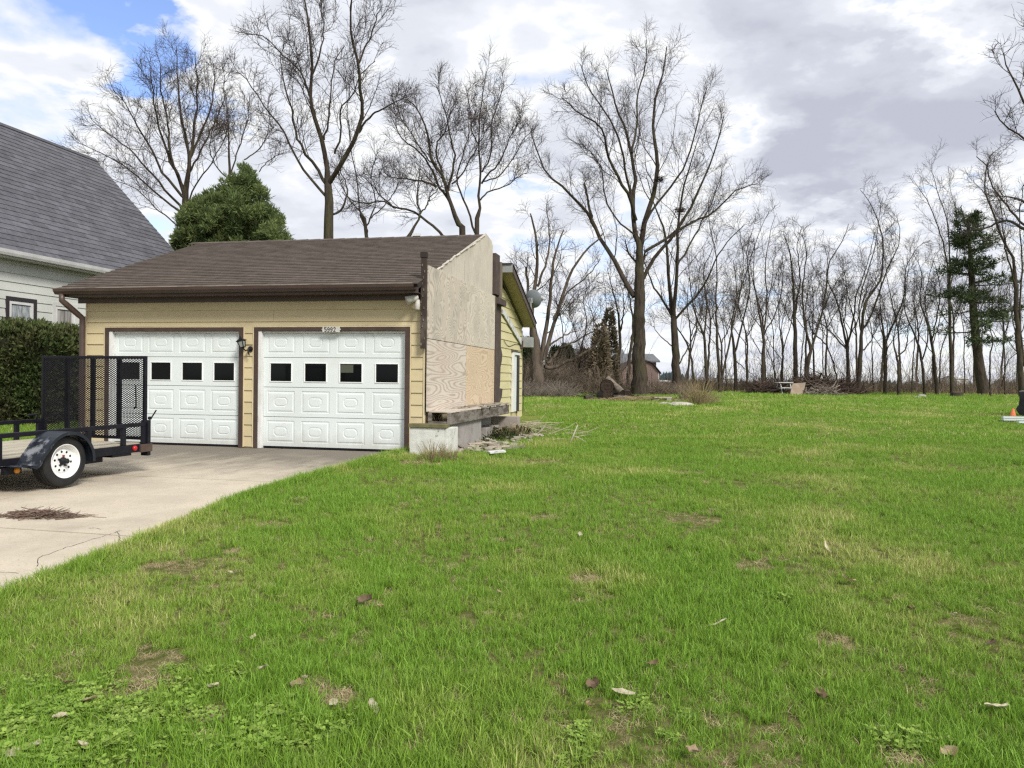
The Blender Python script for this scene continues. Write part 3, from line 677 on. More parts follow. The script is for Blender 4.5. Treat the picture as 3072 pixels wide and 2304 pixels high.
# rake of the back slope, its soffit and the wall strip under it
def rk(s, t_, dzz): return G(s, t_, roofz(t_) + dzz)
t0, t1 = 5.35, 2 * TR - TE + .02
m = MB(); m.hexa([rk(OHG - .03, t0, -.15), rk(OHG, t0, -.15), rk(OHG, t1, -.15), rk(OHG - .03, t1, -.15), rk(OHG - .03, t0, .0), rk(OHG, t0, .0), rk(OHG, t1, .0), rk(OHG - .03, t1, .0)]); m.build('rake_board', m_brown2, g)
m = MB(); m.hexa([rk(OHG - .05, t0, .0), rk(OHG + .06, t0, .009), rk(OHG + .06, t1 + .03, .009), rk(OHG - .05, t1 + .03, .0), rk(OHG - .05, t0, .025), rk(OHG + .06, t0, .025), rk(OHG + .06, t1 + .03, .025), rk(OHG - .05, t1 + .03, .025)]); m.build('rake_shingle_edge', m_darkstud, g)
m = MB(); m.hexa([rk(OHG, t0, -.12), rk(-.021, t0, -.12), rk(-.021, t1 - .02, -.12), rk(OHG, t1 - .02, -.12), rk(OHG, t0, -.10), rk(-.021, t0, -.10), rk(-.021, t1 - .02, -.10), rk(OHG, t1 - .02, -.10)]); m.build('rake_soffit', m_soffit, g)
m = MB(); m.hexa([rk(-.045, t0, -.20), rk(-.022, t0, -.20), rk(-.022, TF - .05, -.20), rk(-.045, TF - .05, -.20), rk(-.045, t0, -.121), rk(-.022, t0, -.121), rk(-.022, TF - .05, -.121), rk(-.045, TF - .05, -.121)]); m.build('rake_frieze', m_brown, g)
m = MB(); gbox(m, OHG - .02, -.03, t0 - .05, t0 - .005, roofz(t0) - .16, roofz(t0) + .03); m.build('cut_rafter_end', m_greybox, g)
m = MB(); gbox(m, OHG - .02, -.02, t0 - .09, t0 + .05, roofz(t0) + .031, roofz(t0) + .05); m.build('rake_flashing', m_darkstud, g)
# --- plywood patch
m_ply = [plywood('plywood_weathered', (0.58, 0.52, 0.435), (0.31, 0.265, 0.215), (1, 1.9, 1.7), (0, 0, 0), 62, (.34, .31, .275), stmax=.95),
         plywood('plywood_pale', (0.60, 0.545, 0.46), (0.40, 0.34, 0.27), (1, 1.3, 2.6), (3, 7, 1), 58),
         plywood('plywood_contoured', (0.60, 0.54, 0.465), (0.33, 0.27, 0.215), (1, .34, 2.9), (8, 2.2, 5.3), 66, (.50, .36, .31)),
         plywood('plywood_orange', (0.62, 0.50, 0.36), (0.41, 0.315, 0.21), (1, .9, 3.0), (1, 9, 6), 58, (.50, .36, .24)),
         plywood('plywood_fine_grain', (0.57, 0.52, 0.445), (0.45, 0.41, 0.335), (1, 7.0, .5), (2, 4, 4), 44)]
PZ0, PT0 = 0.877, -0.07
ply = []
for r in range(2):
    for c_ in range(2):
        m = MB(); a = PT0 + c_ * 2.44; zz = PZ0 + r * 1.22
        m.hexa([G(q, tt_, z) for z in (zz + .005, zz + 1.215) for q, tt_ in ((-.075 - .004 * r, a + .006), (-.060, a + .006), (-.060, a + 2.434), (-.075 - .004 * r, a + 2.434))])
        m.build('plywood_sheet', m_ply[{(1, 0): 0, (1, 1): 1, (0, 0): 2, (0, 1): 3}[(r, c_)]], g)
m = MB(); gbox(m, -.0585, -.045, PT0 + .03, PT0 + 4.84, PZ0 + .03, PZ0 + 2.41); m.build('sheathing_paper', m_roofdeck, g)
m = MB()
tops = [(0.05, roofz(0.05)), (2.0, roofz(2.0) + .03), (TR + .02, ZR + .05), (4.60, ZR - .02), (4.72, 4.42)]
m.prism([G(-.030, 0.05, 2.9), G(-.030, 4.72, 2.9)] + [G(-.030, a, z) for a, z in tops[::-1]], EX * .014); 
m.build('plywood_sheet', m_ply[4], g)
m = MB(); gbox(m, -.0305, -.0165, 2.355, 2.365, 3.2, 3.75); m.build('sheet_gap', m_darkstud, g)
# ragged flashing along the cut roof edge
m = MB()
for i in range(26):
    a = .4 + i * .14; z = roofz(a)
    m.box(G(-.035 + random.uniform(-.012, .01), a, z + .018 + random.uniform(-.015, .015)), (.022, .075, .005), EX, (EY + UP * SLP).normalized(), UP)
m.build('torn_flashing', m_ply[4], g)['kind'] = 'stuff'
# studs, strips and trim left by the demolished room
m = MB(); gbox(m, -.060, .028, -.14, -.072, 1.93, 3.43); m.build('stud', m_darkstud, g, bevel=.003)
m = MB(); gbox(m, -.068, .04, -.15, -.060, 3.431, 3.52); m.build('stud_cap', m_roofdeck, g)
m = MB()
for i in range(14): m.box(G(random.uniform(-.05, .02), -.146, 2.0 + i * .1), (.008, .006, .02), EX, EY)
m.build('mortar_crumbs', m_oldwood, g)['kind'] = 'stuff'
m = MB(); gbox(m, -.10, .0, 4.74, 5.15, 3.36, 4.28); m.build('wall_stub', m_tarpaper, g)
m = MB(); gbox(m, -.13, -.022, 5.16, 5.30, 3.30, 4.14); m.build('trim_post', mat('taupe_post', (.20, .165, .125), .8, (.15, .12, .1), 6), g)
m = MB(); gbox(m, -.16, -.022, 4.85, 5.62, 3.15, 3.29); m.build('trim_block', m_tarpaper, g)
m = MB()
jag = [(5.62, 3.149), (5.62, 2.2), (5.80, 2.02), (5.74, 1.86), (5.62, 1.72), (5.58, 1.3), (5.54, 1.22), (5.86, 1.20), (5.80, 1.02), (5.60, .89), (4.85, .89), (4.85, 3.149)]
m.prism([G(-.026, a, z) for a, z in jag], EX * -.012); m.build('tar_board', m_tarpaper, g)
m = MB(); m.tube([G(-.09, 4.83, .9), G(-.09, 4.83, 2.0), G(-.085, 4.83, 3.3)], .02, 6); m.build('corner_bead', m_brown2, g)
m = MB(); p0, p1 = G(-.05, 5.75, 3.06), G(-.05, 8.02, 2.42); m.bar(p0, p1, .03, .15, UP); m.build('porch_ledger', m_peel, g)
m = MB(); gbox(m, -.075, -.022, 6.93, 7.10, .60, 2.13); gbox(m, -.075, -.022, 7.105, 7.795, 2.06, 2.13); m.build('side_door_jamb', m_jamb, g, bevel=.003)
m = MB(); gbox(m, -.030, .01, 7.105, 7.56, .60, 2.055); m.build('side_door', m_white, g)
m = MB(); gbox(m, -.060, -.02, 7.565, 7.795, .60, 2.055); m.build('side_door_dark_jamb', m_dkframe, g)  # dark side of the jamb, beside the white door
m = MB(); gbox(m, -.085, -.022, 6.9, 7.82, 2.131, 2.155); m.build('door_drip_cap', m_brown2, g)
# foundation left on the gable side
m = MB(); gbox(m, -.47, -.40, 0.0, 4.62, .668, .868); m.build('rim_beam', m_oldwood, g, bevel=.008)
m = MB(); gbox(m, -.395, -.07, 0.012, .05, .67, .72); gbox(m, -.13, -.07, 0.012, .06, .725, .866); gbox(m, -.40, -.08, 4.4, 4.6, .67, .86); m.build('floor_joist', m_oldwood, g)
m = MB()
for i in range(9): gbox(m, -.475 + random.uniform(-.01, .02), -.10 + random.uniform(-.03, .03), .02 + i * .5, .50 + i * .5, .870, .884 + random.uniform(0, .012))
m.build('subfloor_board', m_ply[1], g)
m = MB(); gbox(m, -.40, .05, .13, 2.35, .10, .665); m.build('foundation_wall', m_conc, g)
m = MB(); gbox(m, -.06, .05, 2.352, 4.6, .10, .665); m.build('foundation_wall', m_conc, g)
for tb in (2.95, 3.75):
    m = MB(); gbox(m, -.36, -.062, tb, tb + .36, .10, .44); m.build('loose_block', m_conc, g, bevel=.01)
m = MB(); gbox(m, -.66, -.05, 4.66, 4.95, .10, .598); m.build('stoop_block', mat('pinkish_concrete', (.36, .315, .28), .9, (.29, .255, .23), 4, bump=.3), g, bevel=.01)
m = MB()
for i in range(60):
    a = random.uniform(1.4, 4.6); m.box(G(random.uniform(-.50, -.12), a, .893 + random.uniform(0, .02)), (random.uniform(.01, .05), random.uniform(.04, .18), random.uniform(.004, .012)), Vector((math.cos(i), math.sin(i), random.uniform(-.15, .15))).normalized(), Vector((-math.sin(i), math.cos(i), 0)))
o = m.build('broken_tile', m_rubble, g); o['kind'] = 'stuff'
m = MB()
gbox(m, -.545, .035, -.60, -.50, .12, .655); m.build('foundation_pier', m_whiteblock, g, bevel=.006)
m = MB(); gbox(m, -.60, -.548, -.595, -.50, .10, .645); gbox(m, -.60, -.50, -.498, -.02, .10, .645); m.build('foundation_pier', m_whiteblock, g, bevel=.006)
m = MB(); gbox(m, -.585, .05, -.63, -.44, .657, .715); m.build('pier_sill', m_mosswood, g, bevel=.006)

# --- things fixed to the garage
sg = thing('house_number_sign', 'small pale house number sign above the right garage door', 'sign', G(1.66, -.03, 2.24))
m = MB(); gbox(m, 1.50, 1.815, -.045, -.028, 2.205, 2.30); 
for a in (1.485, 1.815): gbox(m, a, a + .014, -.043, -.03, 2.24, 2.265)
m.build('plate', m_sign, sg, bevel=.004)
STROKES = {'5': [[(.9, 1), (.1, 1), (.08, .58), (.5, .64), (.88, .5), (.92, .28), (.75, .06), (.4, 0), (.08, .12)]],
           '9': [[(.9, .68), (.8, .92), (.5, 1), (.2, .92), (.1, .7), (.2, .48), (.5, .40), (.8, .5), (.9, .68), (.88, .3), (.7, .06), (.4, 0), (.14, .08)]],
           '2': [[(.1, .78), (.25, .96), (.55, 1), (.85, .88), (.88, .68), (.6, .36), (.08, 0), (.92, 0)]]}
for i, ch in enumerate('5992'):
    m = MB(); xc, hh_, ww_ = 1.757 - i * .055, .068, .040
    for stt in STROKES[ch]:
        for q0, q1 in zip(stt[:-1], stt[1:]):
            pA, pB = [G(xc - (q[0] - .5) * ww_, -.0475, 2.2525 + (q[1] - .5) * hh_) for q in (q0, q1)]; dd = (pB - pA).normalized() * .004
            m.bar(pA - dd, pB + dd, .003, .0115, (-EY).cross((pB - pA).normalized()))
    m.build('digit', m_digit, sg)
ln = thing('wall_lantern', 'black carriage lantern tilted between the two garage doors', 'lamp', G(3.21, -.03, 1.97))
m = MB(); m.lathe(G(3.17, -.020, 1.915), -EY, [(0, .001), (0, .048), (.02, .05), (.035, .04), (.06, .02), (.09, .012), (.09, .001)], 20); m.build('back_plate', m_black, ln, smooth=True)
tl = (EX * .28 + UP * .96).normalized(); tx = (EX - tl * EX.dot(tl)).normalized()
lc = G(3.262, -.125, 1.945)
m = MB(); m.tube([G(3.17, -.10, 1.905), G(3.2, -.14, 1.88), lc - tl * .02], .013, 8); m.tube([G(3.17, -.10, 1.91), G(3.165, -.11, 1.85), G(3.15, -.10, 1.80)], [.014, .012, .010], 8); m.build('arm', m_black, ln)
def sq(h, r): return [lc + tl * h * .86 + tx * a * r * .74 - EY * b_ * r * .74 for a, b_ in ((-1, -1), (1, -1), (1, 1), (-1, 1))]
m = MB(); m.hexa(sq(.0, .038) + sq(.125, .062)); m.build('glass', m_lampglass, ln)
m = MB()
q0, q1 = sq(-.005, .041), sq(.128, .066)
for a, b_ in zip(q0, q1): m.bar(a, b_, .011, .011, EY)
for q in (q0, q1):
    for i in range(4): m.bar(q[i], q[(i + 1) % 4], .012, .012, tl)
m.build('frame', m_black, ln)
m = MB(); m.hexa(sq(.128, .092) + sq(.140, .090)); m.hexa(sq(.141, .086) + sq(.175, .035)); m.lathe(lc + tl * .145, tl, [(0, .028), (.02, .022), (.03, .014), (.05, .012), (.055, .001)], 10); m.build('lamp_roof', m_black, ln)
fl = thing('floodlight', 'weathered white floodlight under the right end of the gutter', 'lamp', G(.12, -.1, 2.7))
m = MB(); m.lathe(G(.075, -.16, 2.66), UP * -.96 + EY * -.1, [(-.07, .001), (-.07, .035), (0, .045), (.09, .042), (.10, .03), (.10, .001)], 14); m.build('socket', m_whitelamp, fl, smooth=True)
m = MB(); ax = (EX * .75 - UP * .35 - EY * .4).normalized(); m.lathe(G(.09, -.18, 2.77), ax, [(-.03, .001), (-.03, .035), (.03, .055), (.17, .075), (.17, .065), (.10, .05), (.10, .001)], 16); m.build('lamp_hood', m_whitelamp, fl, smooth=True)
m = MB(); m.bar(G(.075, -.15, 2.70), G(.09, -.17, 2.78), .03, .03); m.bar(G(.07, -.15, 2.68), G(.03, -.02, 2.68), .03, .03); m.build('bracket', m_whitelamp, fl)
ub = thing('utility_box', 'grey utility box on the far gable corner below the eave', 'box', G(-.15, TF - .1, 2.35))
m = MB(); gbox(m, -.34, -.06, TF - .28, TF - .02, 2.29, 2.56); m.build('housing', m_greybox, ub, bevel=.01)
m = MB(); gbox(m, -.10, -.024, TF - .30, TF - .02, 2.26, 2.46); m.build('mounting_plate', m_tarpaper, ub)
m = MB(); m.tube([G(-.14, TF - .15, 2.30), G(-.12, TF + .03, 2.1), G(-.05, TF + .05, 1.4), G(-.05, TF + .05, .5)], .010, 5); m.build('cable', m_blackpl, ub)
m = MB(); pts = [G(-.03, 6.0 + 2.1 * i / 10, 2.37 - .10 * math.sin(i * .6) * (1 - i / 10) - .06 * math.sin(math.pi * i / 10)) for i in range(11)]; m.tube(pts, .007, 4); m.build('slack_wire', m_blackpl, ub)
# satellite dish beyond the far eave
dc = at(1594, 898, 22.4); ds = thing('satellite_dish', 'grey satellite dish beyond the back corner of the garage roof', 'dish', dc + Vector((0, 0, -.5)))
ax = Vector((.48, -.80, .36)).normalized(); ax = -Vector((-.55, -.75, -.1)).normalized()
ax = Vector((0.50, 0.84, 0.22)).normalized()
m = MB(); prof = [(0.03 + .09 * (r / .26) ** 2, r) for r in np.linspace(0.002, .265, 9)] + [(.125, .268), (.115, .262)] + [(0.02 + .09 * (r / .26) ** 2, r) for r in np.linspace(.255, .002, 8)]
m.lathe(dc, ax, prof, 32); m.build('reflector', m_dish, ds, smooth=True)
x1 = ax.cross(UP).normalized(); y1 = x1.cross(ax)
m = MB(); m.bar(dc - y1 * .2 + ax * .1, dc - y1 * .05 + ax * .42 + x1 * .2, .03, .03); m.build('feed_arm', m_greybox, ds)
m = MB(); m.lathe(dc - y1 * .05 + ax * .38 + x1 * .2, -ax + y1 * .2, [(-.08, .001), (-.08, .03), (.02, .035), (.06, .05), (.06, .001)], 12); m.build('receiver', m_whitelamp, ds, smooth=True)
m = MB(); m.box(dc - ax * .02 - y1 * .03 - x1 * .03, (.06, .07, .04), x1, y1, ax); m.build('bracket', m_greybox, ds)
m = MB(); m.tube([dc - ax * .05 - y1 * .05, dc - ax * .08 - y1 * .3, G(-.22, 8.1, roofz(8.1))], .022, 8); m.build('mast', m_greybox, ds)

# ------------------------------------------------------------------ the neighbour's house on the left
h = thing('house', 'pale grey house with steep grey shingle roof behind the hedge', 'house', G(12.5, 4, .45))
SW, SG = 10.55, 10.22
tf, ze = hitS(620, 866, SG); sr_, zr = hitT(285, 480, tf)
tn = -9.0
print('house', tf, ze, sr_, zr)
HL = math.hypot(sr_ - SG, zr - ze); hx, hz = (sr_ - SG) / HL, (zr - ze) / HL
def hp(t_, d, hh_): return G(SG + d * hx - hh_ * hz, t_, ze + d * hz + hh_ * hx)
m = MB(); gbox(m, SW + .02, 2 * sr_ - SW, tn + .3, tf - .25, .2, ze - .1)
m.prism([G(SW + .02, tf - .25, ze - .1), G(2 * sr_ - SW, tf - .25, ze - .1), G(sr_, tf - .25, zr - .2)], EY * -.1); m.build('wall', m_hsiding, h)
m = MB(); m.hexa([hp(tn, 0, -.12), hp(tf, 0, -.12), hp(tf, HL, -.12), hp(tn, HL, -.12), hp(tn, 0, 0), hp(tf, 0, 0), hp(tf, HL, 0), hp(tn, HL, 0)])
def hpb(t_, d, hh_): return G(2 * sr_ - (SG + d * hx - hh_ * hz), t_, ze + d * hz + hh_ * hx)
m.hexa([hpb(tn, 0, -.12), hpb(tn, HL - .01, -.12), hpb(tf, HL - .01, -.12), hpb(tf, 0, -.12), hpb(tn, 0, 0), hpb(tn, HL - .01, 0), hpb(tf, HL - .01, 0), hpb(tf, 0, 0)])
hroof = m.build('roof', m_shingleg, h)
sdir = EX * hx + UP * hz; ndir = -EX * hz + UP * hx
def hsh(w, e, _):
    L2 = e * 1.3; th = .013; g_ = .004
    q = [EY * g_, EY * g_ + sdir * L2, EY * (w - g_) + sdir * L2, EY * (w - g_)]
    return q + [q[0] + ndir * th * 1.6, q[1] + ndir * th * .3, q[2] + ndir * th * .3, q[3] + ndir * th * 1.6]
t_vis = hitS(0, 738, SG)[0] - 1.2
def lay_h():
    e, w = .20, .45
    fc = [(7, 6, 5, 4)[::-1], (0, 3, 7, 4), (0, 4, 5, 1), (2, 6, 7, 3)]
    base = hsh(w, e, None); me = bpy.data.meshes.new('shingle'); me.from_pydata([tuple(v) for v in base], [], fc); me.materials.append(m_shingleg); me.update()
    cnt = 0; rest = MB(); pr = root_loc(hroof)
    for r in range(int(HL / e)):
        t_ = t_vis - 2 - (r % 2) * w / 2
        while t_ < tf - .01:
            wd = min(w, tf + .02 - t_); p0 = hp(t_, min(r * e - .03, HL - e * 1.3) + random.uniform(-.004, .004), .003)
            if r < 13 and t_ > t_vis and wd == w and cnt < 300: o = link_mesh('shingle', me, None, hroof); o.location = p0 - pr; cnt += 1
            else: rest.add([p0 + v for v in hsh(wd, e, None)], fc)
            t_ += w
    rest.build('shingle_courses', m_shingleg, hroof)['kind'] = 'stuff'
lay_h()
m = MB(); m.hexa([hp(t_vis - 3, HL - .12, .012), hp(tf + .03, HL - .12, .012), hp(tf + .03, HL + .03, .012), hp(t_vis - 3, HL + .03, .012), hp(t_vis - 3, HL - .12, .04), hp(tf + .03, HL - .12, .04), hp(tf + .03, HL + .03, .04), hp(t_vis - 3, HL + .03, .04)]); m.build('ridge_cap', m_shingleg, hroof)
m = MB(); gbox(m, SG + .02, SG + .05, t_vis - 3, tf, ze - .16, ze - .02); gbox(m, SG + .051, SW + .02, t_vis - 3, tf, ze - .15, ze - .13); m.build('soffit', m_hsiding, h)
m = MB(); gp = [(SG + .018, ze - .02), (SG + .018, ze - .11), (SG - .06, ze - .11), (SG - .085, ze - .06), (SG - .10, ze + .0), (SG - .112, ze + .0), (SG - .095, ze - .07), (SG - .07, ze - .122), (SG + .018, ze - .122)]
k = len(gp); m.add([G(a, tt_, z) for tt_ in (t_vis - 3, tf + .02) for a, z in gp], [(i, k + i, k + i + 1, i + 1) for i in range(k - 1)]); m.build('gutter', m_alum, h)
def FH(a, off, z): return G(SW - off, a, z)
wins = [(hitS(15, 886, SW)[0], hitS(108, 897, SW)[0], 3.17), (hitS(155, 903, SW)[0], hitS(230, 920, SW)[0], 3.17)]
zz = .5
while zz < ze - .15:
    z1 = min(zz + .205, ze - .135)
    if zz + .1 > 1.75 and zz + .1 < 3.19:
        ed = [t_vis - 3, wins[0][0] - .002, wins[0][1] + .002, wins[1][0] - .002, wins[1][1] + .002, tf - .3]
        for a, b_ in ((0, 1), (2, 3), (4, 5)): lap(FH, ed[a], ed[b_], zz, z1, m_hsiding, parent=h)
    else: lap(FH, t_vis - 3, tf - .3, zz, z1, m_hsiding, parent=h)
    zz += .2
for i, (a, b_, zt) in enumerate(wins):
    zb_ = 1.75
    def hb(m, a0, a1, o0, o1, z0, z1): return m.hexa([G(SW - o1, a0, z0), G(SW - o0, a0, z0), G(SW - o0, a1, z0), G(SW - o1, a1, z0), G(SW - o1, a0, z1), G(SW - o0, a0, z1), G(SW - o0, a1, z1), G(SW - o1, a1, z1)])
    w = .09
    m = MB(); hb(m, a, a + w, -.02, .035, zb_, zt); hb(m, b_ - w, b_, -.02, .035, zb_, zt); hb(m, a + w, b_ - w, -.02, .035, zt - w, zt); hb(m, a + w, b_ - w, -.02, .05, zb_ - .06, zb_ + .02)
    fr = m.build('window', m_dkframe if i == 0 else m_farwhite, h, bevel=.004)
    a2, b2, z2 = a + w, b_ - w, zt - w
    m = MB(); w = .07; hb(m, a2, a2 + w, -.015, .02, zb_ + .02, z2); hb(m, b2 - w, b2, -.015, .02, zb_ + .02, z2); hb(m, a2 + w, b2 - w, -.015, .02, z2 - w, z2)
    m.build('sash', m_alum, fr)
    m = MB(); hb(m, a2 + w, b2 - w, -.012, -.006, zb_ + .02, z2 - w); m.build('pane', m_curtain if i == 0 else m_curtain2, fr)
m = MB(); gbox(m, sr_ - .0, sr_ + .01, 0, .01, .3, .31); 

# ------------------------------------------------------------------ bare trees
def tubes(P, R, k, V, F, base):
    """P (n,m,3) centre lines, R (n,m) radii, k sides: appended as vertices and quads"""
    n, m, _ = P.shape
    if n == 0: return base
    Tg = np.gradient(P, axis=1); Tg /= np.linalg.norm(Tg, axis=2, keepdims=True) + 1e-9
    ref = np.where(np.abs(Tg[:, :1, 2:3]) > .85, np.array([[[1., 0, 0]]]), np.array([[[0, 0, 1.]]]))
    X = np.cross(Tg, np.broadcast_to(ref, Tg.shape)); X /= np.linalg.norm(X, axis=2, keepdims=True) + 1e-9
    Y = np.cross(X, Tg)
    a = np.arange(k) * 2 * np.pi / k
    ring = P[:, :, None, :] + R[:, :, None, None] * (X[:, :, None, :] * np.cos(a)[None, None, :, None] + Y[:, :, None, :] * np.sin(a)[None, None, :, None])
    V.append(ring.reshape(-1, 3))
    b = base + (np.arange(n) * m * k)[:, None, None] + (np.arange(m - 1) * k)[None, :, None]
    j = np.arange(k)[None, None, :]; j2 = (np.arange(k) + 1) % k
    q = np.stack([b + j, b + j2[None, None, :], b + k + j2[None, None, :], b + k + j], -1)
    F.append(q.reshape(-1, 4))
    return base + n * m * k
def resample(pts, rad, m):
    pts = np.asarray(pts, float); 
    n = len(pts)
    if n == 2: pts = np.stack([pts[0], pts.mean(0), pts[1]]); n = 3
    d = np.concatenate([[0], np.cumsum(np.linalg.norm(np.diff(pts, axis=0), axis=1))]); u = d / d[-1]
    # Catmull-Rom through the points
    q = np.linspace(0, 1, m); out = []
    for x in q:
        i = min(max(np.searchsorted(u, x) - 1, 0), n - 2); f = (x - u[i]) / (u[i + 1] - u[i] + 1e-9)
        p0, p1, p2, p3 = pts[max(i - 1, 0)], pts[i], pts[i + 1], pts[min(i + 2, n - 1)]
        out.append(.5 * ((2 * p1) + (-p0 + p2) * f + (2 * p0 - 5 * p1 + 4 * p2 - p3) * f * f + (-p0 + 3 * p1 - 3 * p2 + p3) * f ** 3))
    return np.array(out), np.interp(q, np.linspace(0, 1, len(rad)), rad)
def sprout(P, R, cnt, u0, u1, ang, Lr, L0, rr, rmin, npt, up, wig, rg, taper=.6, flat=1.0, rlen=0.0):
    """one generation of side shoots along every centre line in P"""
    n, m, _ = P.shape
    N_ = n * cnt
    u = (u0 + (u1 - u0) * ((np.arange(cnt)[None, :] + rg.random((n, cnt))) / cnt)).reshape(-1)
    par = np.repeat(np.arange(n), cnt)
    x = u * (m - 1); i = np.minimum(x.astype(int), m - 2); f = (x - i)[:, None]
    p = P[par, i] * (1 - f) + P[par, i + 1] * f
    tg = P[par, i + 1] - P[par, i]; tg /= np.linalg.norm(tg, axis=1, keepdims=True) + 1e-9
    r = R[par, i] * (1 - f[:, 0]) + R[par, i + 1] * f[:, 0]
    rv = rg.normal(size=(N_, 3)); rv -= tg * (rv * tg).sum(1, keepdims=True); rv /= np.linalg.norm(rv, axis=1, keepdims=True) + 1e-9
    a = np.radians(rg.uniform(ang[0], ang[1], N_))[:, None]
    d = tg * np.cos(a) + rv * np.sin(a); d[:, 2] += up; d /= np.linalg.norm(d, axis=1, keepdims=True)
    plen = np.linalg.norm(np.diff(P, axis=1), axis=2).sum(1)[par]
    L = (L0 + Lr * plen) * rg.uniform(.55, 1.25, N_) * (1.15 - taper * u)
    r0 = np.clip(r * rr * rg.uniform(.6, 1.0, N_), rmin, None)
    pts = [p]; step = (L / (npt - 1))[:, None]
    for k in range(npt - 1):
        d = d + rg.normal(size=(N_, 3)) * wig; d[:, 2] += up * .55; d /= np.linalg.norm(d, axis=1, keepdims=True)
        pts.append(pts[-1] + d * step)
    tp = np.linspace(1, .35, npt)[None, :]
    return np.stack(pts, 1), np.maximum(r0[:, None] * tp, rmin * .6)
TREES = []
def bare_tree(name, label, Y, limbs, seed, lv=(9, 7, 5), L=(2.6, 1.25, .6), group=None, cat='tree', m_tr=None, m_tw=None, skew=.45, up=.16, wig=.16, base_px=None, minr=.0070, flare=1.35, u0=.20, dzz=None, kids=None, trunk_n=1, kt=.80, kr=.62):
    """limbs: (start radius, end radius, [(px, py), ...] as the photograph shows them at distance Y); the first is the trunk"""
    rg = np.random.default_rng(seed)
    limbs = [(a_ * (kr if i_ else kt), b_ * (kr if i_ else kt), c_) for i_, (a_, b_, c_) in enumerate(limbs)]
    b0 = at(*limbs[0][2][0], Y)
    base = Vector((b0.x, Y, GZ(b0.x, Y)))
    one = len(limbs) == 1
    def curve(px, k, ground_it=False):
        pl = 0; prev = None; pts = []
        for i, (x, y) in enumerate(px):
            p = np.array(at(x, y, Y))
            if prev is not None: pl += np.linalg.norm(p - prev)
            prev = p; pts.append(np.array(at(x, y, Y + k * pl + (rg.normal() * .10 if (i and k) else 0))))
        if ground_it: pts[0][2] = min(pts[0][2], base.z + .1) - .15
        return pts
    # the trunk runs on into its leader without a seam
    (ra, rb, tpx) = limbs[0]
    tp_ = curve(tpx, 0, True); nt_ = len(tp_)
    rr_ = [ra * flare, ra * (1 + (flare - 1) * .12)] + list(np.linspace(ra * .97, rb, max(nt_ - 1, 1)))[1:]
    rr_ = rr_[:nt_]
    lead_pts = []
    if not one:
        la, lb, lpx = limbs[1]; lp = curve(lpx, 0)
        if np.linalg.norm(lp[0] - tp_[-1]) < .6: lp = lp[1:]; lpr = np.linspace(min(la, rb), lb, len(lp) + 1)[1:]
        else: lpr = np.linspace(min(la, rb), lb, len(lp))
        tp_ = tp_ + lp; rr_ = list(rr_) + list(lpr); lead_pts = lp
    d_ = np.concatenate([[0], np.cumsum(np.linalg.norm(np.diff(np.array(tp_), axis=0), axis=1))]); d_ /= d_[-1]
    q, _ = resample(tp_, [1, 1], 30); r = np.interp(np.linspace(0, 1, 30), d_, rr_)
    r[:4] += np.array([1, .35, .12, .03]) * ra * (flare - 1) * .3
    jit = rg.normal(size=q.shape) * (.012 + .05 * r)[:, None]; jit[:2] = 0; q = q + jit
    Ls = []
    if one: Ls.append(resample(tp_, [ra, rb], 16))
    else:
        i0 = int(np.searchsorted(np.linspace(0, 1, 30), d_[nt_ - 1])); Ls.append(resample(q[max(i0 - 1, 0):], r[max(i0 - 1, 0):], 16))
    for (la, lb, px) in limbs[2:]:
        qq, r2 = resample(curve(px, rg.uniform(-skew, skew)), np.linspace(la, lb, 5), 16); jj = rg.normal(size=qq.shape) * (.02 + .05 * r2)[:, None]; jj[0] = 0; Ls.append((qq + jj, r2))
    P0 = np.stack([l[0] for l in Ls]); R0 = np.stack([l[1] for l in Ls])
    V, F = [], []; b = 0
    b = tubes(q[None], r[None], 11, V, F, b)
    if len(Ls) > 1: b = tubes(P0[1:], R0[1:], 9, V, F, b)
    root = thing(name, label, cat, base, group)
    sh = np.array(base, dtype=float)
    me = np_mesh('trunk', np.concatenate(V) - sh, F, True); tr = link_mesh('trunk', me, m_tr or m_bark, root)
    V, F = [], []; b = 0
    PP, RR = P0, R0
    u0 = .30 if one else u0
    P1, R1 = sprout(PP, RR, lv[0], u0, 1.0, (24, 60), .16, L[0] * .60, .36, minr * 1.6, 9, up * .75, wig * .7, rg, taper=.82)
    pl_ = np.linalg.norm(np.diff(PP, axis=1), axis=2).sum(1); kp = rg.random(len(P1)) < np.repeat(np.clip(1.25 * (pl_ / pl_.max()) ** .8, 0, 1), lv[0]); P1, R1 = P1[kp], R1[kp]
    b = tubes(P1, R1, 5, V, F, b)
    P2, R2 = sprout(P1, R1, lv[1], .14, 1.0, (28, 66), .20, L[1] * .52, .48, minr * 1.05, 5, up * .4, wig * .8, rg)
    b = tubes(P2, R2, 4, V, F, b)
    P3, R3 = sprout(P2, R2, lv[2], .15, 1.0, (30, 66), .30, L[2] * .5, .55, minr * .72, 3, up * .35, wig * .8, rg)
    b = tubes(P3, R3, 3, V, F, b)
    # fine shoots at the tips of the leading limbs
    P4, R4 = sprout(P1, R1, 4, .5, 1.0, (15, 45), .16, L[2] * .5, .4, minr * .75, 4, up * .6, wig * .6, rg)
    b = tubes(P4, R4, 3, V, F, b)
    me = np_mesh('branches', np.concatenate(V) - sh, F, False); link_mesh('branches', me, m_tw or m_twig, root)
    TREES.append((name, sum(len(f) for f in F) * 2))
    return root, P0
def Z3(ox, oy, sc, pts): return [(ox + x * sc, oy + y * sc) for x, y in pts]
E_ = lambda *p: Z3(1560, 80, .675, p)
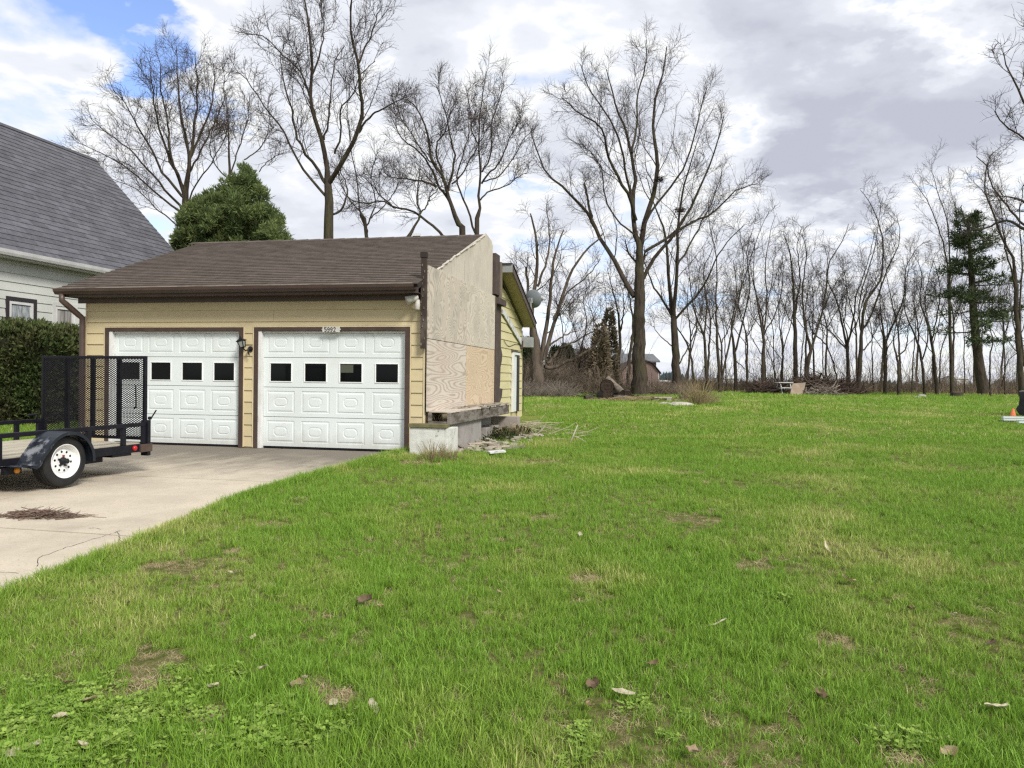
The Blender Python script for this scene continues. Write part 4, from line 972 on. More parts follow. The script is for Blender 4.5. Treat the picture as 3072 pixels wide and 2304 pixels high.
# the big maple in the middle of the lawn's far side
big, BP = bare_tree('maple_tree', 'tallest bare tree with thick straight trunk standing right of the log pile', 40, [
    (.38, .31, [(1921, 1186), (1918, 1090), (1917, 960), (1918, 850)]),
    (.31, .20, [(1918, 862)] + E_((530, 1000), (520, 940))),
    (.19, .035, E_((520, 950), (503, 830), (510, 660), (490, 540), (465, 450), (420, 330), (385, 190))),
    (.22, .04, E_((532, 1000), (560, 850), (600, 720), (610, 600), (592, 450), (600, 330), (630, 220), (655, 90))),
    (.20, .035, E_((508, 1200), (440, 1080), (350, 920), (310, 840), (200, 720), (110, 640), (50, 480))),
    (.11, .07, E_((318, 850), (300, 770), (288, 700))),
    (.14, .03, E_((515, 860), (480, 740), (430, 660), (385, 560), (365, 450), (270, 390), (190, 320))),
    (.15, .03, E_((548, 1120), (600, 1020), (680, 930), (760, 800), (810, 690), (870, 540), (905, 400))),
    (.12, .03, E_((555, 1000), (640, 950), (740, 880), (850, 830), (960, 730), (1060, 700))),
    (.10, .03, E_((545, 900), (600, 800), (680, 700), (740, 600), (790, 420), (830, 270))),
    (.10, .03, E_((503, 800), (470, 640), (440, 500), (380, 380), (300, 260), (270, 170))),
    (.09, .03, E_((497, 560), (520, 420), (520, 300), (560, 170), (560, 60))),
    (.07, .025, E_((520, 930), (440, 870), (380, 760), (360, 620), (280, 520))),
], 11, lv=(13, 9, 6), L=(3.0, 1.35, .75), kids=1, up=.17, flare=1.5, kt=.86, kr=.68)
bare_tree('maple_tree', 'dark bare tree with forked crown just right of the tallest tree', 46, [
    (.28, .23, [(2032, 1172), (2027, 1080), (2022, 970)]),
    (.20, .03, E_((680, 1310), (665, 1180), (655, 1030), (640, 900), (600, 800), (560, 660))),
    (.20, .03, E_((685, 1300), (692, 1180), (700, 1050), (700, 900), (720, 760), (760, 600), (800, 480))),
    (.12, .03, E_((690, 1300), (740, 1240), (800, 1180), (860, 1060), (920, 960), (1000, 880))),
    (.12, .03, E_((672, 1280), (630, 1210), (590, 1150), (560, 1060), (520, 980))),
    (.10, .03, E_((700, 1060), (760, 960), (800, 880), (860, 760), (900, 640))),
    (.07, .025, E_((708, 1500), (760, 1400), (790, 1330), (850, 1250))),
    (.06, .025, E_((676, 1420), (620, 1370), (590, 1330))),
], 12, lv=(10, 8, 5), L=(2.9, 1.3, .65), kids=1)
C_ = lambda *p: Z3(240, 0, .452, p)
bare_tree('maple_tree', 'round-crowned bare tree rising behind the grey house roof', 33, [
    (.19, .16, [(556, 1000), (556, 700), (555, 585)]),
    (.13, .02, C_((700, 1290), (725, 1060), (700, 900), (660, 700), (650, 500), (640, 310))),
    (.13, .02, C_((705, 1280), (745, 960), (770, 740), (775, 540), (760, 340))),
    (.11, .02, C_((690, 1290), (620, 1100), (560, 960), (500, 760), (480, 580), (460, 440))),
    (.10, .02, C_((690, 1250), (600, 1030), (580, 800), (540, 600), (530, 420))),
    (.10, .02, C_((700, 1320), (560, 1160), (460, 960), (360, 800), (280, 660), (220, 600))),
    (.09, .02, C_((690, 1400), (500, 1180), (340, 1000), (200, 900), (60, 780))),
    (.08, .02, C_((690, 1430), (460, 1240), (260, 1080), (120, 1010), (20, 960))),
    (.09, .02, C_((730, 1050), (800, 880), (860, 740), (890, 560), (890, 420))),
    (.07, .02, C_((720, 1150), (820, 960), (900, 800), (950, 660), (960, 520))),
    (.06, .02, C_((700, 1400), (760, 1240), (860, 1100), (940, 960), (1000, 800))),
    (.05, .015, C_((650, 1500), (500, 1380), (380, 1260), (240, 1200), (140, 1140))),
], 13, lv=(13, 8, 5), L=(2.5, 1.1, .6), kids=1, m_tw=m_twigp, up=.14)
bare_tree('maple_tree', 'very tall bare tree behind the middle of the garage roof, cut by the picture top', 28, [
    (.21, .17, [(986, 1000), (986, 715), (984, 560)]),
    (.16, .03, C_((1645, 1250), (1640, 1130), (1600, 900), (1560, 780), (1530, 650), (1540, 450), (1520, 200), (1490, 0), (1470, -150))),
    (.15, .03, C_((1650, 1220), (1720, 1100), (1800, 980), (1840, 880), (1870, 760), (1860, 600), (1840, 400), (1800, 200), (1800, 0), (1820, -120))),
    (.10, .02, C_((1640, 1230), (1560, 1100), (1470, 980), (1430, 850), (1390, 660), (1340, 500), (1330, 350))),
    (.08, .02, C_((1630, 1300), (1540, 1200), (1420, 1020), (1340, 860), (1220, 700), (1080, 500), (1000, 480))),
    (.08, .02, C_((1640, 1380), (1700, 1420), (1770, 1300), (1760, 1200), (1720, 1120))),
    (.06, .02, C_((1690, 1020), (1730, 900), (1730, 720), (1820, 610), (1860, 500), (1960, 400))),
    (.07, .02, C_((1850, 880), (1920, 780), (2000, 730), (2100, 670), (2180, 640))),
    (.06, .02, C_((1530, 650), (1460, 480), (1360, 380), (1240, 260), (1110, 220))),
    (.06, .02, C_((1535, 500), (1600, 330), (1620, 180), (1590, 50))),
    (.06, .02, C_((1850, 420), (1900, 300), (1960, 160), (2000, 20))),
    (.06, .02, C_((1620, 930), (1650, 800), (1665, 620), (1690, 420), (1760, 300))),
    (.05, .02, C_((1560, 760), (1500, 560), (1440, 400), (1400, 300))),
], 14, lv=(12, 8, 5), L=(2.4, 1.05, .55), kids=1, up=.15)
D_ = lambda *p: Z3(1100, 180, .35, p)
bare_tree('maple_tree', 'leaning bare tree behind the garage ridge, left of the plywood gable', 33, [
    (.17, .14, [(1395, 1000), (1388, 730), (1372, 670)]),
    (.15, .03, D_((800, 1500), (730, 1270), (690, 1120), (640, 980), (560, 860), (530, 680), (500, 560), (430, 420), (340, 330))),
    (.10, .02, D_((720, 1230), (620, 1080), (560, 960), (470, 800), (330, 700), (260, 600), (200, 470))),
    (.09, .02, D_((700, 1120), (730, 960), (750, 820), (720, 660), (690, 500), (640, 350), (590, 200))),
    (.08, .02, D_((600, 1090), (480, 1040), (330, 1020), (230, 1010), (140, 960))),
    (.08, .02, D_((650, 960), (600, 820), (610, 700), (680, 600), (720, 420))),
    (.06, .02, D_((730, 1060), (820, 980), (880, 860), (960, 720), (1060, 560))),
    (.05, .02, D_((560, 880), (460, 760), (380, 620), (300, 520), (240, 300))),
], 15, lv=(12, 8, 5), L=(2.4, 1.1, .6), kids=1, m_tw=m_twigp, up=.2)
bare_tree('maple_tree', 'upright bare tree behind the garage ridge, beside the plywood gable peak', 34, [
    (.13, .11, [(1436, 1000), (1430, 720), (1434, 640)]),
    (.11, .02, D_((945, 1400), (970, 1270), (960, 1150), (970, 1060), (965, 850), (960, 700), (970, 500), (1000, 250), (1020, 100))),
    (.08, .02, D_((930, 1480), (860, 1260), (800, 1130), (770, 1000), (830, 800), (880, 620), (860, 380))),
    (.07, .02, D_((985, 1060), (1060, 960), (1160, 840), (1250, 620), (1330, 480))),
    (.06, .02, D_((975, 1200), (1040, 1130), (1170, 1090), (1300, 1000), (1390, 960))),
    (.06, .02, D_((990, 960), (1070, 800), (1070, 560), (1120, 380), (1180, 220))),
    (.05, .02, D_((960, 720), (900, 600), (890, 440), (860, 260))),
    (.05, .02, D_((1000, 1040), (1120, 1000), (1240, 860), (1370, 640))),
], 16, lv=(12, 8, 5), L=(2.4, 1.1, .6), kids=1, m_tw=m_twigp, up=.22)
# a low limbed tree whose boughs cross behind the ridge
bare_tree('locust_tree', 'low spreading bare tree with arching boughs behind the garage ridge', 30, [
    (.11, .10, [(1225, 1000), (1222, 760), (1228, 712)]),
    (.09, .02, D_((350, 1510), (400, 1440), (460, 1330), (430, 1190), (450, 1000), (460, 860))),
    (.09, .02, D_((660, 1520), (560, 1420), (460, 1340), (380, 1290), (260, 1270), (120, 1210), (-60, 1230), (-220, 1130))),
    (.05, .02, D_((460, 1320), (520, 1240), (560, 1160), (640, 1090))),
    (.05, .02, D_((250, 1270), (140, 1180), (60, 1080), (-60, 980))),
], 17, lv=(10, 7, 4), L=(2.2, 1.0, .5), kids=1, up=.1)
bare_tree('locust_tree', 'twiggy young bare tree between the two tall trees over the roof', 35, [
    (.10, .08, [(1092, 1000), (1100, 720), (1080, 640)]),
    (.07, .02, C_((1910, 1560), (1860, 1400), (1840, 1200), (1800, 1000), (1780, 800))),
    (.06, .02, C_((1900, 1500), (1960, 1340), (1930, 1180), (1990, 980))),
    (.05, .02, C_((1860, 1400), (1760, 1280), (1700, 1100))),
    (.05, .02, C_((1920, 1450), (2050, 1330), (2150, 1150))),
], 18, lv=(11, 7, 5), L=(2.2, 1.0, .55), kids=1)
bare_tree('locust_tree', 'thin bare tree behind the evergreen, right of the round crown', 36, [
    (.09, .07, [(690, 1000), (690, 640), (688, 500)]),
    (.06, .02, C_((990, 1120), (985, 900), (980, 700), (960, 640))),
    (.06, .02, C_((1000, 1160), (1060, 960), (1110, 800), (1130, 640))),
    (.05, .02, C_((1000, 1200), (900, 1100), (860, 960), (900, 800))),
    (.05, .02, C_((1090, 1060), (1180, 1000), (1240, 900), (1260, 780))),
    (.04, .02, C_((1190, 1140), (1260, 1060), (1360, 1010))),
], 19, lv=(11, 7, 5), L=(2.0, 1.0, .55), kids=1)
# the split old tree by the brush, its low bough sagging over the lawn
B_ = lambda *p: Z3(1200, 680, .434, p)
F_ = lambda *p: Z3(1540, 1000, .1326, p)
old, OP = bare_tree('willow_tree', 'broken old tree with stripped pale trunk and low sagging bough behind the garage', 37, [
    (.36, .26, [(1612, 1178), (1610, 1100), (1608, 1040)]),
    (.22, .05, [(1604, 1060), (1596, 960), (1600, 880), (1612, 800), (1606, 700), (1590, 640)]),
    (.20, .05, [(1622, 1090), (1642, 960), (1655, 840), (1668, 760), (1690, 690)]),
    (.18, .05, [(1632, 1080), (1660, 980), (1690, 880), (1722, 800), (1770, 740), (1810, 700)]),
    (.15, .09, [(1600, 1040), (1585, 900), (1578, 800)]),
    (.10, .03, [(1612, 860), (1640, 780), (1650, 700), (1640, 620)]),
    (.15, .05, F_((700, 750), (820, 770), (980, 760), (1180, 660), (1400, 560), (1600, 440), (1800, 320), (1960, 200))),
    (.12, .03, F_((760, 680), (900, 580), (1000, 400), (1180, 290), (1400, 190), (1560, 90), (1700, 0), (1900, -120))),
    (.08, .03, F_((830, 270), (980, 150), (1150, 50), (1330, -20), (1500, -60))),
    (.08, .03, [(1660, 960), (1700, 880), (1760, 830), (1800, 780)]),
    (.07, .03, [(1596, 920), (1560, 860), (1548, 780)]),
], 21, lv=(8, 7, 4), L=(2.0, 1.0, .5), kids=1, m_tr=m_deadbark, up=.12, wig=.22, flare=1.4, skew=.06)
# the row of slimmer trees along the field edge
H_ = lambda *p: Z3(2240, 120, .6753, p)
def row(label, Y, limbs, seed, nm='locust_tree', lv=(9, 7, 4), L=(2.6, 1.2, .6), **kw):
    return bare_tree(nm, label, Y, limbs, seed, lv=lv, L=L, group='trees along the field edge', kids=kw.pop('kids', 1 if len(limbs) > 1 else 0), minr=.0078, kt=.62, kr=.58, **kw)
row('slim bare tree leaning left beside the brush, second right of the tallest', 48, [(.15, .12, [(2128, 1172), (2118, 1100), (2112, 1010)]), (.10, .02, [(2112, 1015), (2085, 940), (2070, 850), (2062, 760)]), (.10, .02, [(2112, 1012), (2120, 920), (2110, 820), (2140, 740), (2160, 690)]), (.06, .02, [(2112, 1010), (2070, 960), (2030, 930)])], 31)
row('pair-stemmed bare tree whose right stem sweeps far right', 50, [(.16, .12, [(2160, 1172), (2156, 1100), (2150, 1000)]), (.10, .02, [(2151, 1010), (2148, 900), (2150, 780), (2130, 680), (2125, 600)]), (.12, .02, [(2162, 1150), (2190, 1020), (2215, 900), (2250, 780), (2280, 690), (2310, 630)]), (.06, .02, [(2215, 900), (2230, 780), (2215, 680)])], 32)
row('straight bare tree with V fork, left of the brush piles', 52, [(.16, .14, [(2208, 1172), (2203, 1060)]), (.12, .02, [(2203, 1062), (2195, 980), (2210, 880), (2200, 780)]), (.12, .02, [(2203, 1060), (2230, 960), (2250, 860), (2240, 760), (2260, 680)]), (.06, .02, [(2205, 1080), (2240, 1110), (2280, 1140)])], 33)
row('mossy bare tree with three upright stems behind the left brush heap', 50, [(.15, .13, [(2291, 1165), (2288, 1080), (2290, 1010)]), (.10, .02, [(2290, 1012), (2270, 900), (2260, 820), (2265, 740)]), (.10, .02, [(2290, 1012), (2300, 900), (2296, 800), (2310, 700), (2330, 640)]), (.08, .02, [(2290, 1010), (2330, 930), (2350, 840), (2345, 770)]), (.06, .02, [(2288, 1070), (2250, 1000), (2240, 930)])], 34)
row('short broken bare trunk leaning on its neighbour, left of the brown board', 51, [(.10, .07, [(2345, 1160), (2347, 1090), (2350, 1040)]), (.06, .02, [(2350, 1040), (2345, 980), (2360, 900)]), (.06, .03, [(2333, 1150), (2310, 1070), (2295, 1040)])], 35, lv=(7, 6, 4))
row('thick twin-trunked bare tree standing behind the brown board', 50, [(.20, .16, [(2388, 1160), (2386, 1040), (2384, 950)]), (.14, .03, [(2384, 955), (2380, 860), (2370, 760), (2350, 700)]), (.12, .02, [(2384, 950), (2400, 840), (2392, 740), (2405, 680)]), (.08, .02, [(2400, 1150), (2410, 1020), (2420, 900), (2440, 820)]), (.06, .02, [(2384, 990), (2345, 900), (2330, 820)])], 36)
row('bare tree leaning right with long curved stem above the brown board', 49, [(.20, .15, [(2412, 1160), (2424, 1080), (2432, 1050)]), (.13, .03, [(2430, 1055), (2412, 960), (2408, 860), (2420, 760), (2405, 700)]), (.14, .03, [(2432, 1052), (2460, 960), (2480, 860), (2490, 780), (2530, 720), (2545, 670)]), (.08, .02, [(2470, 930), (2500, 860), (2540, 810)])], 37)
row('thin bare tree with one long sideways bough, right of the brown board', 52, [(.09, .07, [(2444, 1150), (2440, 1060), (2438, 1000)]), (.06, .02, [(2438, 1000), (2440, 900), (2432, 820)]), (.09, .05, [(2514, 1150), (2498, 1080), (2475, 1030), (2440, 1000), (2425, 960)]), (.05, .02, [(2440, 1005), (2460, 940), (2470, 880)])], 38, lv=(8, 6, 4))
row('bare tree forking low into an S-curved left bough, middle of the row', 50, [(.17, .14, [(2548, 1160), (2545, 1100), (2540, 1040)]), (.13, .02, [(2540, 1045), (2528, 980), (2510, 900), (2480, 830), (2490, 740)]), (.12, .02, [(2542, 1040), (2560, 960), (2570, 880), (2600, 800), (2620, 720)]), (.10, .03, [(2540, 1048), (2505, 1010), (2470, 975), (2430, 960)]), (.06, .02, [(2530, 980), (2540, 880), (2525, 780)])], 39)
row('tall bare tree with zigzag crown topping the middle of the row', 49, [(.19, .15, [(2575, 1160), (2582, 1060), (2585, 990)]), (.14, .02, [(2584, 995), (2600, 900), (2640, 840), (2650, 760), (2640, 680), (2610, 610), (2580, 570)]), (.12, .02, [(2584, 990), (2612, 950), (2640, 870), (2670, 790), (2700, 720), (2690, 640)]), (.09, .02, [(2584, 1000), (2575, 920), (2600, 820), (2625, 740), (2640, 640), (2650, 590)]), (.08, .02, [(2590, 1050), (2620, 1010), (2640, 960)])], 40, lv=(11, 8, 4))
row('bare tree with smooth leaning stem and drooping twigs right of the brush', 50, [(.16, .13, [(2656, 1165), (2655, 1080), (2656, 1030)]), (.11, .02, [(2656, 1035), (2645, 960), (2640, 880), (2650, 800)]), (.12, .02, [(2656, 1030), (2690, 950), (2715, 880), (2720, 800), (2755, 740), (2790, 720)]), (.06, .02, [(2656, 1060), (2690, 1000), (2720, 980)])], 41)
row('small gnarled bare tree between two taller trees of the row', 48, [(.13, .10, [(2697, 1162), (2696, 1110), (2690, 1070)]), (.08, .02, [(2690, 1072), (2680, 1020), (2690, 960), (2670, 900)]), (.08, .02, [(2692, 1070), (2720, 1040), (2725, 980), (2750, 940)])], 42, lv=(9, 7, 4), wig=.3)
row('slender bare tree crossing behind its neighbours left of the pine', 52, [(.12, .10, [(2775, 1160), (2765, 1080), (2750, 1020)]), (.09, .02, [(2752, 1025), (2720, 950), (2710, 880), (2730, 800)]), (.09, .02, [(2766, 1080), (2785, 1000), (2775, 900), (2790, 820), (2810, 760)])], 43)
row('tall fan-crowned bare tree just left of the pine', 53, [(.16, .14, [(2857, 1160), (2852, 1040), (2848, 900)]), (.11, .02, [(2849, 905), (2840, 780), (2815, 680), (2780, 600), (2740, 540)]), (.11, .02, [(2848, 900), (2850, 780), (2840, 660), (2800, 540), (2795, 490)]), (.08, .02, [(2848, 880), (2870, 760), (2868, 640), (2850, 560)]), (.09, .02, [(2820, 1150), (2825, 1040), (2870, 960), (2900, 890)])], 44, lv=(11, 8, 4), up=.24)
row('bare tree with forked mossy base left of the pine trunk', 51, [(.14, .12, [(2812, 1160), (2800, 1060), (2785, 980)]), (.09, .02, [(2785, 985), (2760, 900), (2765, 820), (2740, 760)]), (.09, .02, [(2795, 1030), (2812, 940), (2820, 860), (2800, 780)])], 45, lv=(8, 7, 4))
row('gnarled dark bare tree with horizontal boughs at the right edge', 44, [(.22, .17, [(3068, 1175), (3056, 1040), (3048, 900), (3046, 840)]), (.14, .03, [(3047, 850), (3040, 780), (3010, 720), (2980, 640), (2955, 570), (2965, 480), (2990, 450)]), (.16, .05, [(3100, 700), (3060, 680), (3020, 660), (2970, 680), (2930, 690), (2890, 690)]), (.12, .04, [(3090, 690), (3040, 640), (3000, 590), (2970, 540), (2960, 500), (2930, 470)]), (.10, .03, [(3048, 860), (3020, 760), (3010, 690), (3000, 600)]), (.12, .03, [(3072, 1100), (3060, 950), (3066, 800), (3060, 680), (3068, 560)])], 46, lv=(12, 8, 5), wig=.26)
row('young slim bare tree with bent stem between the pine and right edge', 47, [(.07, .05, [(2972, 1165), (2970, 1080), (2978, 1020)]), (.05, .02, [(2978, 1022), (2965, 960), (2985, 900)]), (.07, .02, [(3005, 1160), (3020, 1090), (3050, 1060), (3075, 1050)])], 47, lv=(8, 7, 4))
bare_tree('ash_tree', 'near bare tree outside the right edge, its branches reaching into the sky', 21, [
    (.20, .17, [(3290, 1215), (3280, 1000), (3270, 800)]),
    (.12, .02, [(3270, 800), (3200, 700), (3120, 640), (3060, 600), (3010, 590)]),
    (.12, .02, [(3270, 760), (3220, 600), (3150, 480), (3080, 420), (3010, 370), (2985, 330)]),
    (.11, .02, [(3262, 700), (3200, 500), (3120, 360), (3060, 290), (3020, 200), (3010, 160)]),
    (.10, .02, [(3262, 720), (3240, 500), (3180, 300), (3110, 180), (3070, 90)]),
    (.10, .02, [(3262, 720), (3300, 500), (3320, 300), (3300, 100)]),
], 48, lv=(9, 7, 4), L=(1.7, .9, .4), kids=1, up=.14)
row('thin bare trees interlaced right of the second tree, nearest the field', 55, [(.12, .10, [(2080, 1168), (2076, 1090), (2060, 1030)]), (.08, .02, [(2060, 1035), (2030, 980), (2010, 940), (1990, 880)]), (.08, .02, [(2070, 1070), (2090, 980), (2085, 900), (2100, 800)])], 49, lv=(9, 7, 4))
row('slim grey tree in front of the far house, left of the tallest trunk', 45, [(.15, .13, [(1853, 1165), (1856, 1090), (1860, 1000)]), (.10, .02, [(1860, 1005), (1850, 920), (1835, 860), (1820, 800)]), (.10, .02, [(1860, 1000), (1872, 920), (1865, 860)])], 50, lv=(9, 7, 4))
row('slim dark tree close beside the tallest trunk, in front of the far house', 44, [(.14, .12, [(1884, 1170), (1888, 1080), (1900, 980)]), (.09, .02, [(1899, 985), (1890, 900), (1880, 830)]), (.08, .02, [(1899, 985), (1925, 920), (1935, 860)])], 51, lv=(8, 7, 4))
row('small crooked bare tree among the dry brush left of the log pile', 42, [(.10, .08, [(1740, 1165), (1738, 1100), (1745, 1040)]), (.06, .02, [(1745, 1040), (1760, 970), (1750, 900), (1770, 850)]), (.06, .02, [(1744, 1050), (1720, 980), (1700, 920)])], 52, lv=(9, 7, 4))
# young growth between them
for i, (x, Y, top) in enumerate([(2240, 54, 840), (2325, 55, 880), (2470, 55, 840), (2620, 54, 880), (2735, 54, 860), (2895, 55, 940), (2660, 56, 900), (2180, 56, 880), (2945, 52, 900), (3015, 52, 860), (1690, 45, 860), (1800, 48, 840)]):
    dx = random.uniform(-30, 30)
    row('thin sapling ' + ['left of the mossy three-stemmed tree', 'behind the left brush heap', 'behind the dark brush pile', 'in the gap right of the zigzag-crowned tree', 'right of the small gnarled tree', 'hiding behind the pine trunk from the left', 'just right of the smooth leaning stem', 'between the pair-stemmed and the V-forked tree', 'just right of the pine trunk', 'between the pine and the right-edge tree', 'above the dark conifers of the far house', 'beside the rusty brown conifers'][i], Y, [(.055, .045, [(x, 1165), (x + dx * .2, 1060), (x + dx * .4, 980)]), (.04, .015, [(x + dx * .4, 985), (x + dx * .8 - 15, 900), (x + dx, top)]), (.035, .015, [(x + dx * .3, 1020), (x + dx * .3 + 25, 930), (x + dx * .4 + 30, top + 60)])], 60 + i, nm='sapling', lv=(8, 6, 3))
REFS = ['second tree from the tallest', 'pair-stemmed tree', 'V-forked tree', 'mossy three-stemmed tree', 'broken short trunk', 'twin-trunked tree', 'long curved leaning tree', 'sideways-boughed tree', 'S-curved bough', 'zigzag-crowned tree', 'smooth leaning stem', 'gnarled small tree', 'slender crossing tree', 'forked mossy base', 'fan-crowned tree', 'pine crown', 'bent young tree', 'right-edge tree']
rr0 = np.random.default_rng(99)
for i, nm_ in enumerate(REFS):
    x = 2060 + i * 58 + rr0.uniform(-20, 20); Y = rr0.uniform(57, 66); top = rr0.uniform(690, 900); w = rr0.uniform(-35, 35); fk = rr0.uniform(930, 1060)
    lim = [(.14, .11, [(x, 1166), (x + w * .2, (1166 + fk) / 2), (x + w * .35, fk)]), (.09, .02, [(x + w * .35, fk + 5), (x + w * .6 - 18, fk - (fk - top) * .45), (x + w - 25, top + 20)]), (.08, .02, [(x + w * .35, fk), (x + w * .5 + 28, fk - (fk - top) * .4), (x + w * .7 + 50, top + rr0.uniform(0, 60))])]
    if rr0.random() < .6: lim.append((.06, .02, [(x + w * .3, fk + 25), (x + w * .3 - 45, fk - 40), (x + w * .3 - 60, fk - 130)]))
    bare_tree('locust_tree', 'dimmer bare tree of the second row, behind the ' + nm_, Y, lim, 200 + i, lv=(8, 7, 4), L=(2.3, 1.15, .6), kids=1, minr=.0080, kt=.55, kr=.55, group='second row of trees behind the field edge')
print('tree tris', sum(t_ for _, t_ in TREES), len(TREES))
# stick nests in the big maple
for (x, y) in ((1977, 538), (2042, 630), ):
    c = at(x, y, 40.2); m = MB()
    for i in range(60):
        a = random.uniform(0, 6.28); d = Vector((math.cos(a), math.sin(a), random.uniform(-.3, .3))); p = c + Vector((random.gauss(0, .10), random.gauss(0, .10), random.gauss(0, .08)))
        m.bar(p - d * .2, p + d * .2, .014, .014)
    o = m.build('bird_nest', m_twig); tag(o, 'dark stick nest in the tallest tree, ' + ('upper of two' if y < 600 else 'lower and farther right of two'), 'nest', 'stick nests')

# ------------------------------------------------------------------ evergreens and hedge
def sprays(C, Dr, size, wid, rg, n_each=3, spread=.5):
    """little three-cornered sprays of foliage at C pointing along Dr"""
    n = len(C) * n_each
    c = np.repeat(C, n_each, 0); d = np.repeat(Dr, n_each, 0) + rg.normal(size=(n, 3)) * spread
    d /= np.linalg.norm(d, axis=1, keepdims=True) + 1e-9
    s = np.cross(d, rg.normal(size=(n, 3))); s /= np.linalg.norm(s, axis=1, keepdims=True) + 1e-9
    L_ = (size * rg.uniform(.6, 1.3, n))[:, None]; w = (wid * rg.uniform(.7, 1.3, n))[:, None]
    V = np.stack([c - s * w * .4, c + d * L_ * .55 - s * w, c + d * L_, c + d * L_ * .6 + s * w], 1).reshape(-1, 3)
    return V, np.arange(n * 4).reshape(-1, 4)
def evergreen(name, label, x, y, z0, H, Rf, n, mt, rg, size=.16, wid=.035, group=None, lobes=7, core=.62, base=0.0, cat='evergreen', droop=.2, lob_sq=.8):
    """Rf(u): crown radius at height fraction u"""
    root = thing(name, label, cat, (x, y, z0), group)
    # uneven outline: lobes that push the surface out and gaps between them
    la = rg.uniform(0, 6.28, lobes * 3); lu = rg.uniform(0.03, .95, lobes * 3); lw = rg.uniform(.45, 1.1, lobes * 3); lh = rg.uniform(.08, .2, lobes * 3); lamp = rg.uniform(-.22, .26, lobes * 3)
    def R(u, a):
        r = Rf(u)
        k = np.ones_like(u)
        for i in range(lobes * 3):
            da = np.angle(np.exp(1j * (a - la[i]))); k = k + lamp[i] * np.exp(-(da / lw[i]) ** 2 - ((u - lu[i]) / lh[i]) ** 2)
        return r * k
    ug = np.linspace(0, 1, 400); pr = Rf(ug) + .05; cdf = np.cumsum(pr) / pr.sum()
    u = np.interp(rg.random(n), cdf, ug); a = rg.uniform(0, 2 * np.pi, n)
    f = 1 - np.abs(rg.normal(0, .16, n))
    r = R(u, a) * f
    C = np.stack([r * np.cos(a), r * np.sin(a), base + u * (H - base)], 1)
    Dr = np.stack([np.cos(a), np.sin(a), np.full(n, .55 - droop)], 1)
    Dr[:, 2] += u * .5
    V, F = sprays(C, Dr, size, wid, rg)
    link_mesh('foliage', np_mesh('foliage', V, F), mt, root)
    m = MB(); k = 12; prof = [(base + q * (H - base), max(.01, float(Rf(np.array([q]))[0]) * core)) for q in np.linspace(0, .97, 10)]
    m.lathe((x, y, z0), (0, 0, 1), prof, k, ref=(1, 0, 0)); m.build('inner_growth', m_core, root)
    m = MB(); m.tube([(x, y, z0 - .1), (x, y, z0 + H * .8)], [max(.05, H * .012), .02], 7); m.build('trunk', m_bark, root)
    return root
cone = lambda R, p=.8, b=.12: (lambda u: R * (np.clip(1 - u, 0, 1) ** p) * np.clip(u / b + .55, 0, 1))
rg = np.random.default_rng(5)
# the bushy evergreen behind the garage: several leaders of unequal height
c0 = at(705, 720, 25.0); zb = GZ(c0.x, 25)
root = thing('evergreen_tree', 'bushy green evergreen rising behind the left part of the garage roof', 'evergreen', (c0.x, 25, zb))
Vs, Fs, nb = [], [], 0
sil = [(526, 740, 540), (545, 640, 560), (590, 592, 600), (640, 580, 640), (690, 553, 690), (738, 494, 742), (775, 540, 770), (795, 612, 800), (830, 640, 830), (868, 740, 860)]
sx_ = [q[0] for q in sil]; sy_ = [q[1] for q in sil]
cl = []
while len(cl) < 330:
    px = rg.uniform(530, 864); py = rg.uniform(500, 800)
    if py > np.interp(px, sx_, sy_) + 16: cl.append((px, py, 25 + rg.normal(0, .55)))
for px, py in zip(np.interp(np.linspace(0, 1, 34), np.linspace(0, 1, 10), sx_), np.interp(np.linspace(0, 1, 34), np.linspace(0, 1, 10), sy_)): cl.append((px + rg.normal(0, 8), py + 6 + abs(rg.normal(0, 18)), 25 + rg.normal(0, .3)))
m = MB()
for px, py, Y in cl:
    p = np.array(at(px, py, Y)) - np.array([c0.x, 25, zb]); n = int(rg.uniform(45, 95)); sz = rg.uniform(.12, .28)
    v = rg.normal(size=(n, 3)); v /= np.linalg.norm(v, axis=1, keepdims=True); v[:, 2] *= 1.1; C = p + v * sz * rg.uniform(.3, 1.0, n)[:, None]
    Dr = v * .7 + np.array([0, 0, .75]); V, F = sprays(C, Dr, .18, .0145, rg, 4, .8); Vs.append(V); Fs.append(F + nb); nb += len(V)
for px, py, Y in ((742, 520, 25.3), (640, 620, 25), (690, 600, 25.2), (585, 640, 25), (810, 680, 25.2)):
    p = at(px, py, Y); m.tube([(p.x, Y, zb), (p.x, Y, p.z)], [.10, .02], 6)
    for k in range(14):
        f = rg.uniform(.3, .95); a_ = rg.uniform(0, 6.28); b2 = Vector((p.x, Y, zb + (p.z - zb) * f)); m.tube([b2, b2 + Vector((math.cos(a_), math.sin(a_) * .7, .5)) * (1.3 * (1 - f) + .2)], [.03, .01], 4)
link_mesh('foliage', np_mesh('foliage', np.concatenate(Vs), Fs), m_arb, root); m.build('trunk', m_bark, root)
# little evergreens seen over the ridge
for i, (px, py, Y, lab) in enumerate([(535, 690, 29, 'small evergreen filling the gap between the two roofs')]):
    p = at(px, py, Y); z = GZ(p.x, Y)
    evergreen('evergreen_tree', lab, p.x, Y, z, p.z - z, cone(1.0, .8), 900, m_arb, rg, .22, .03, lobes=9, core=.2)
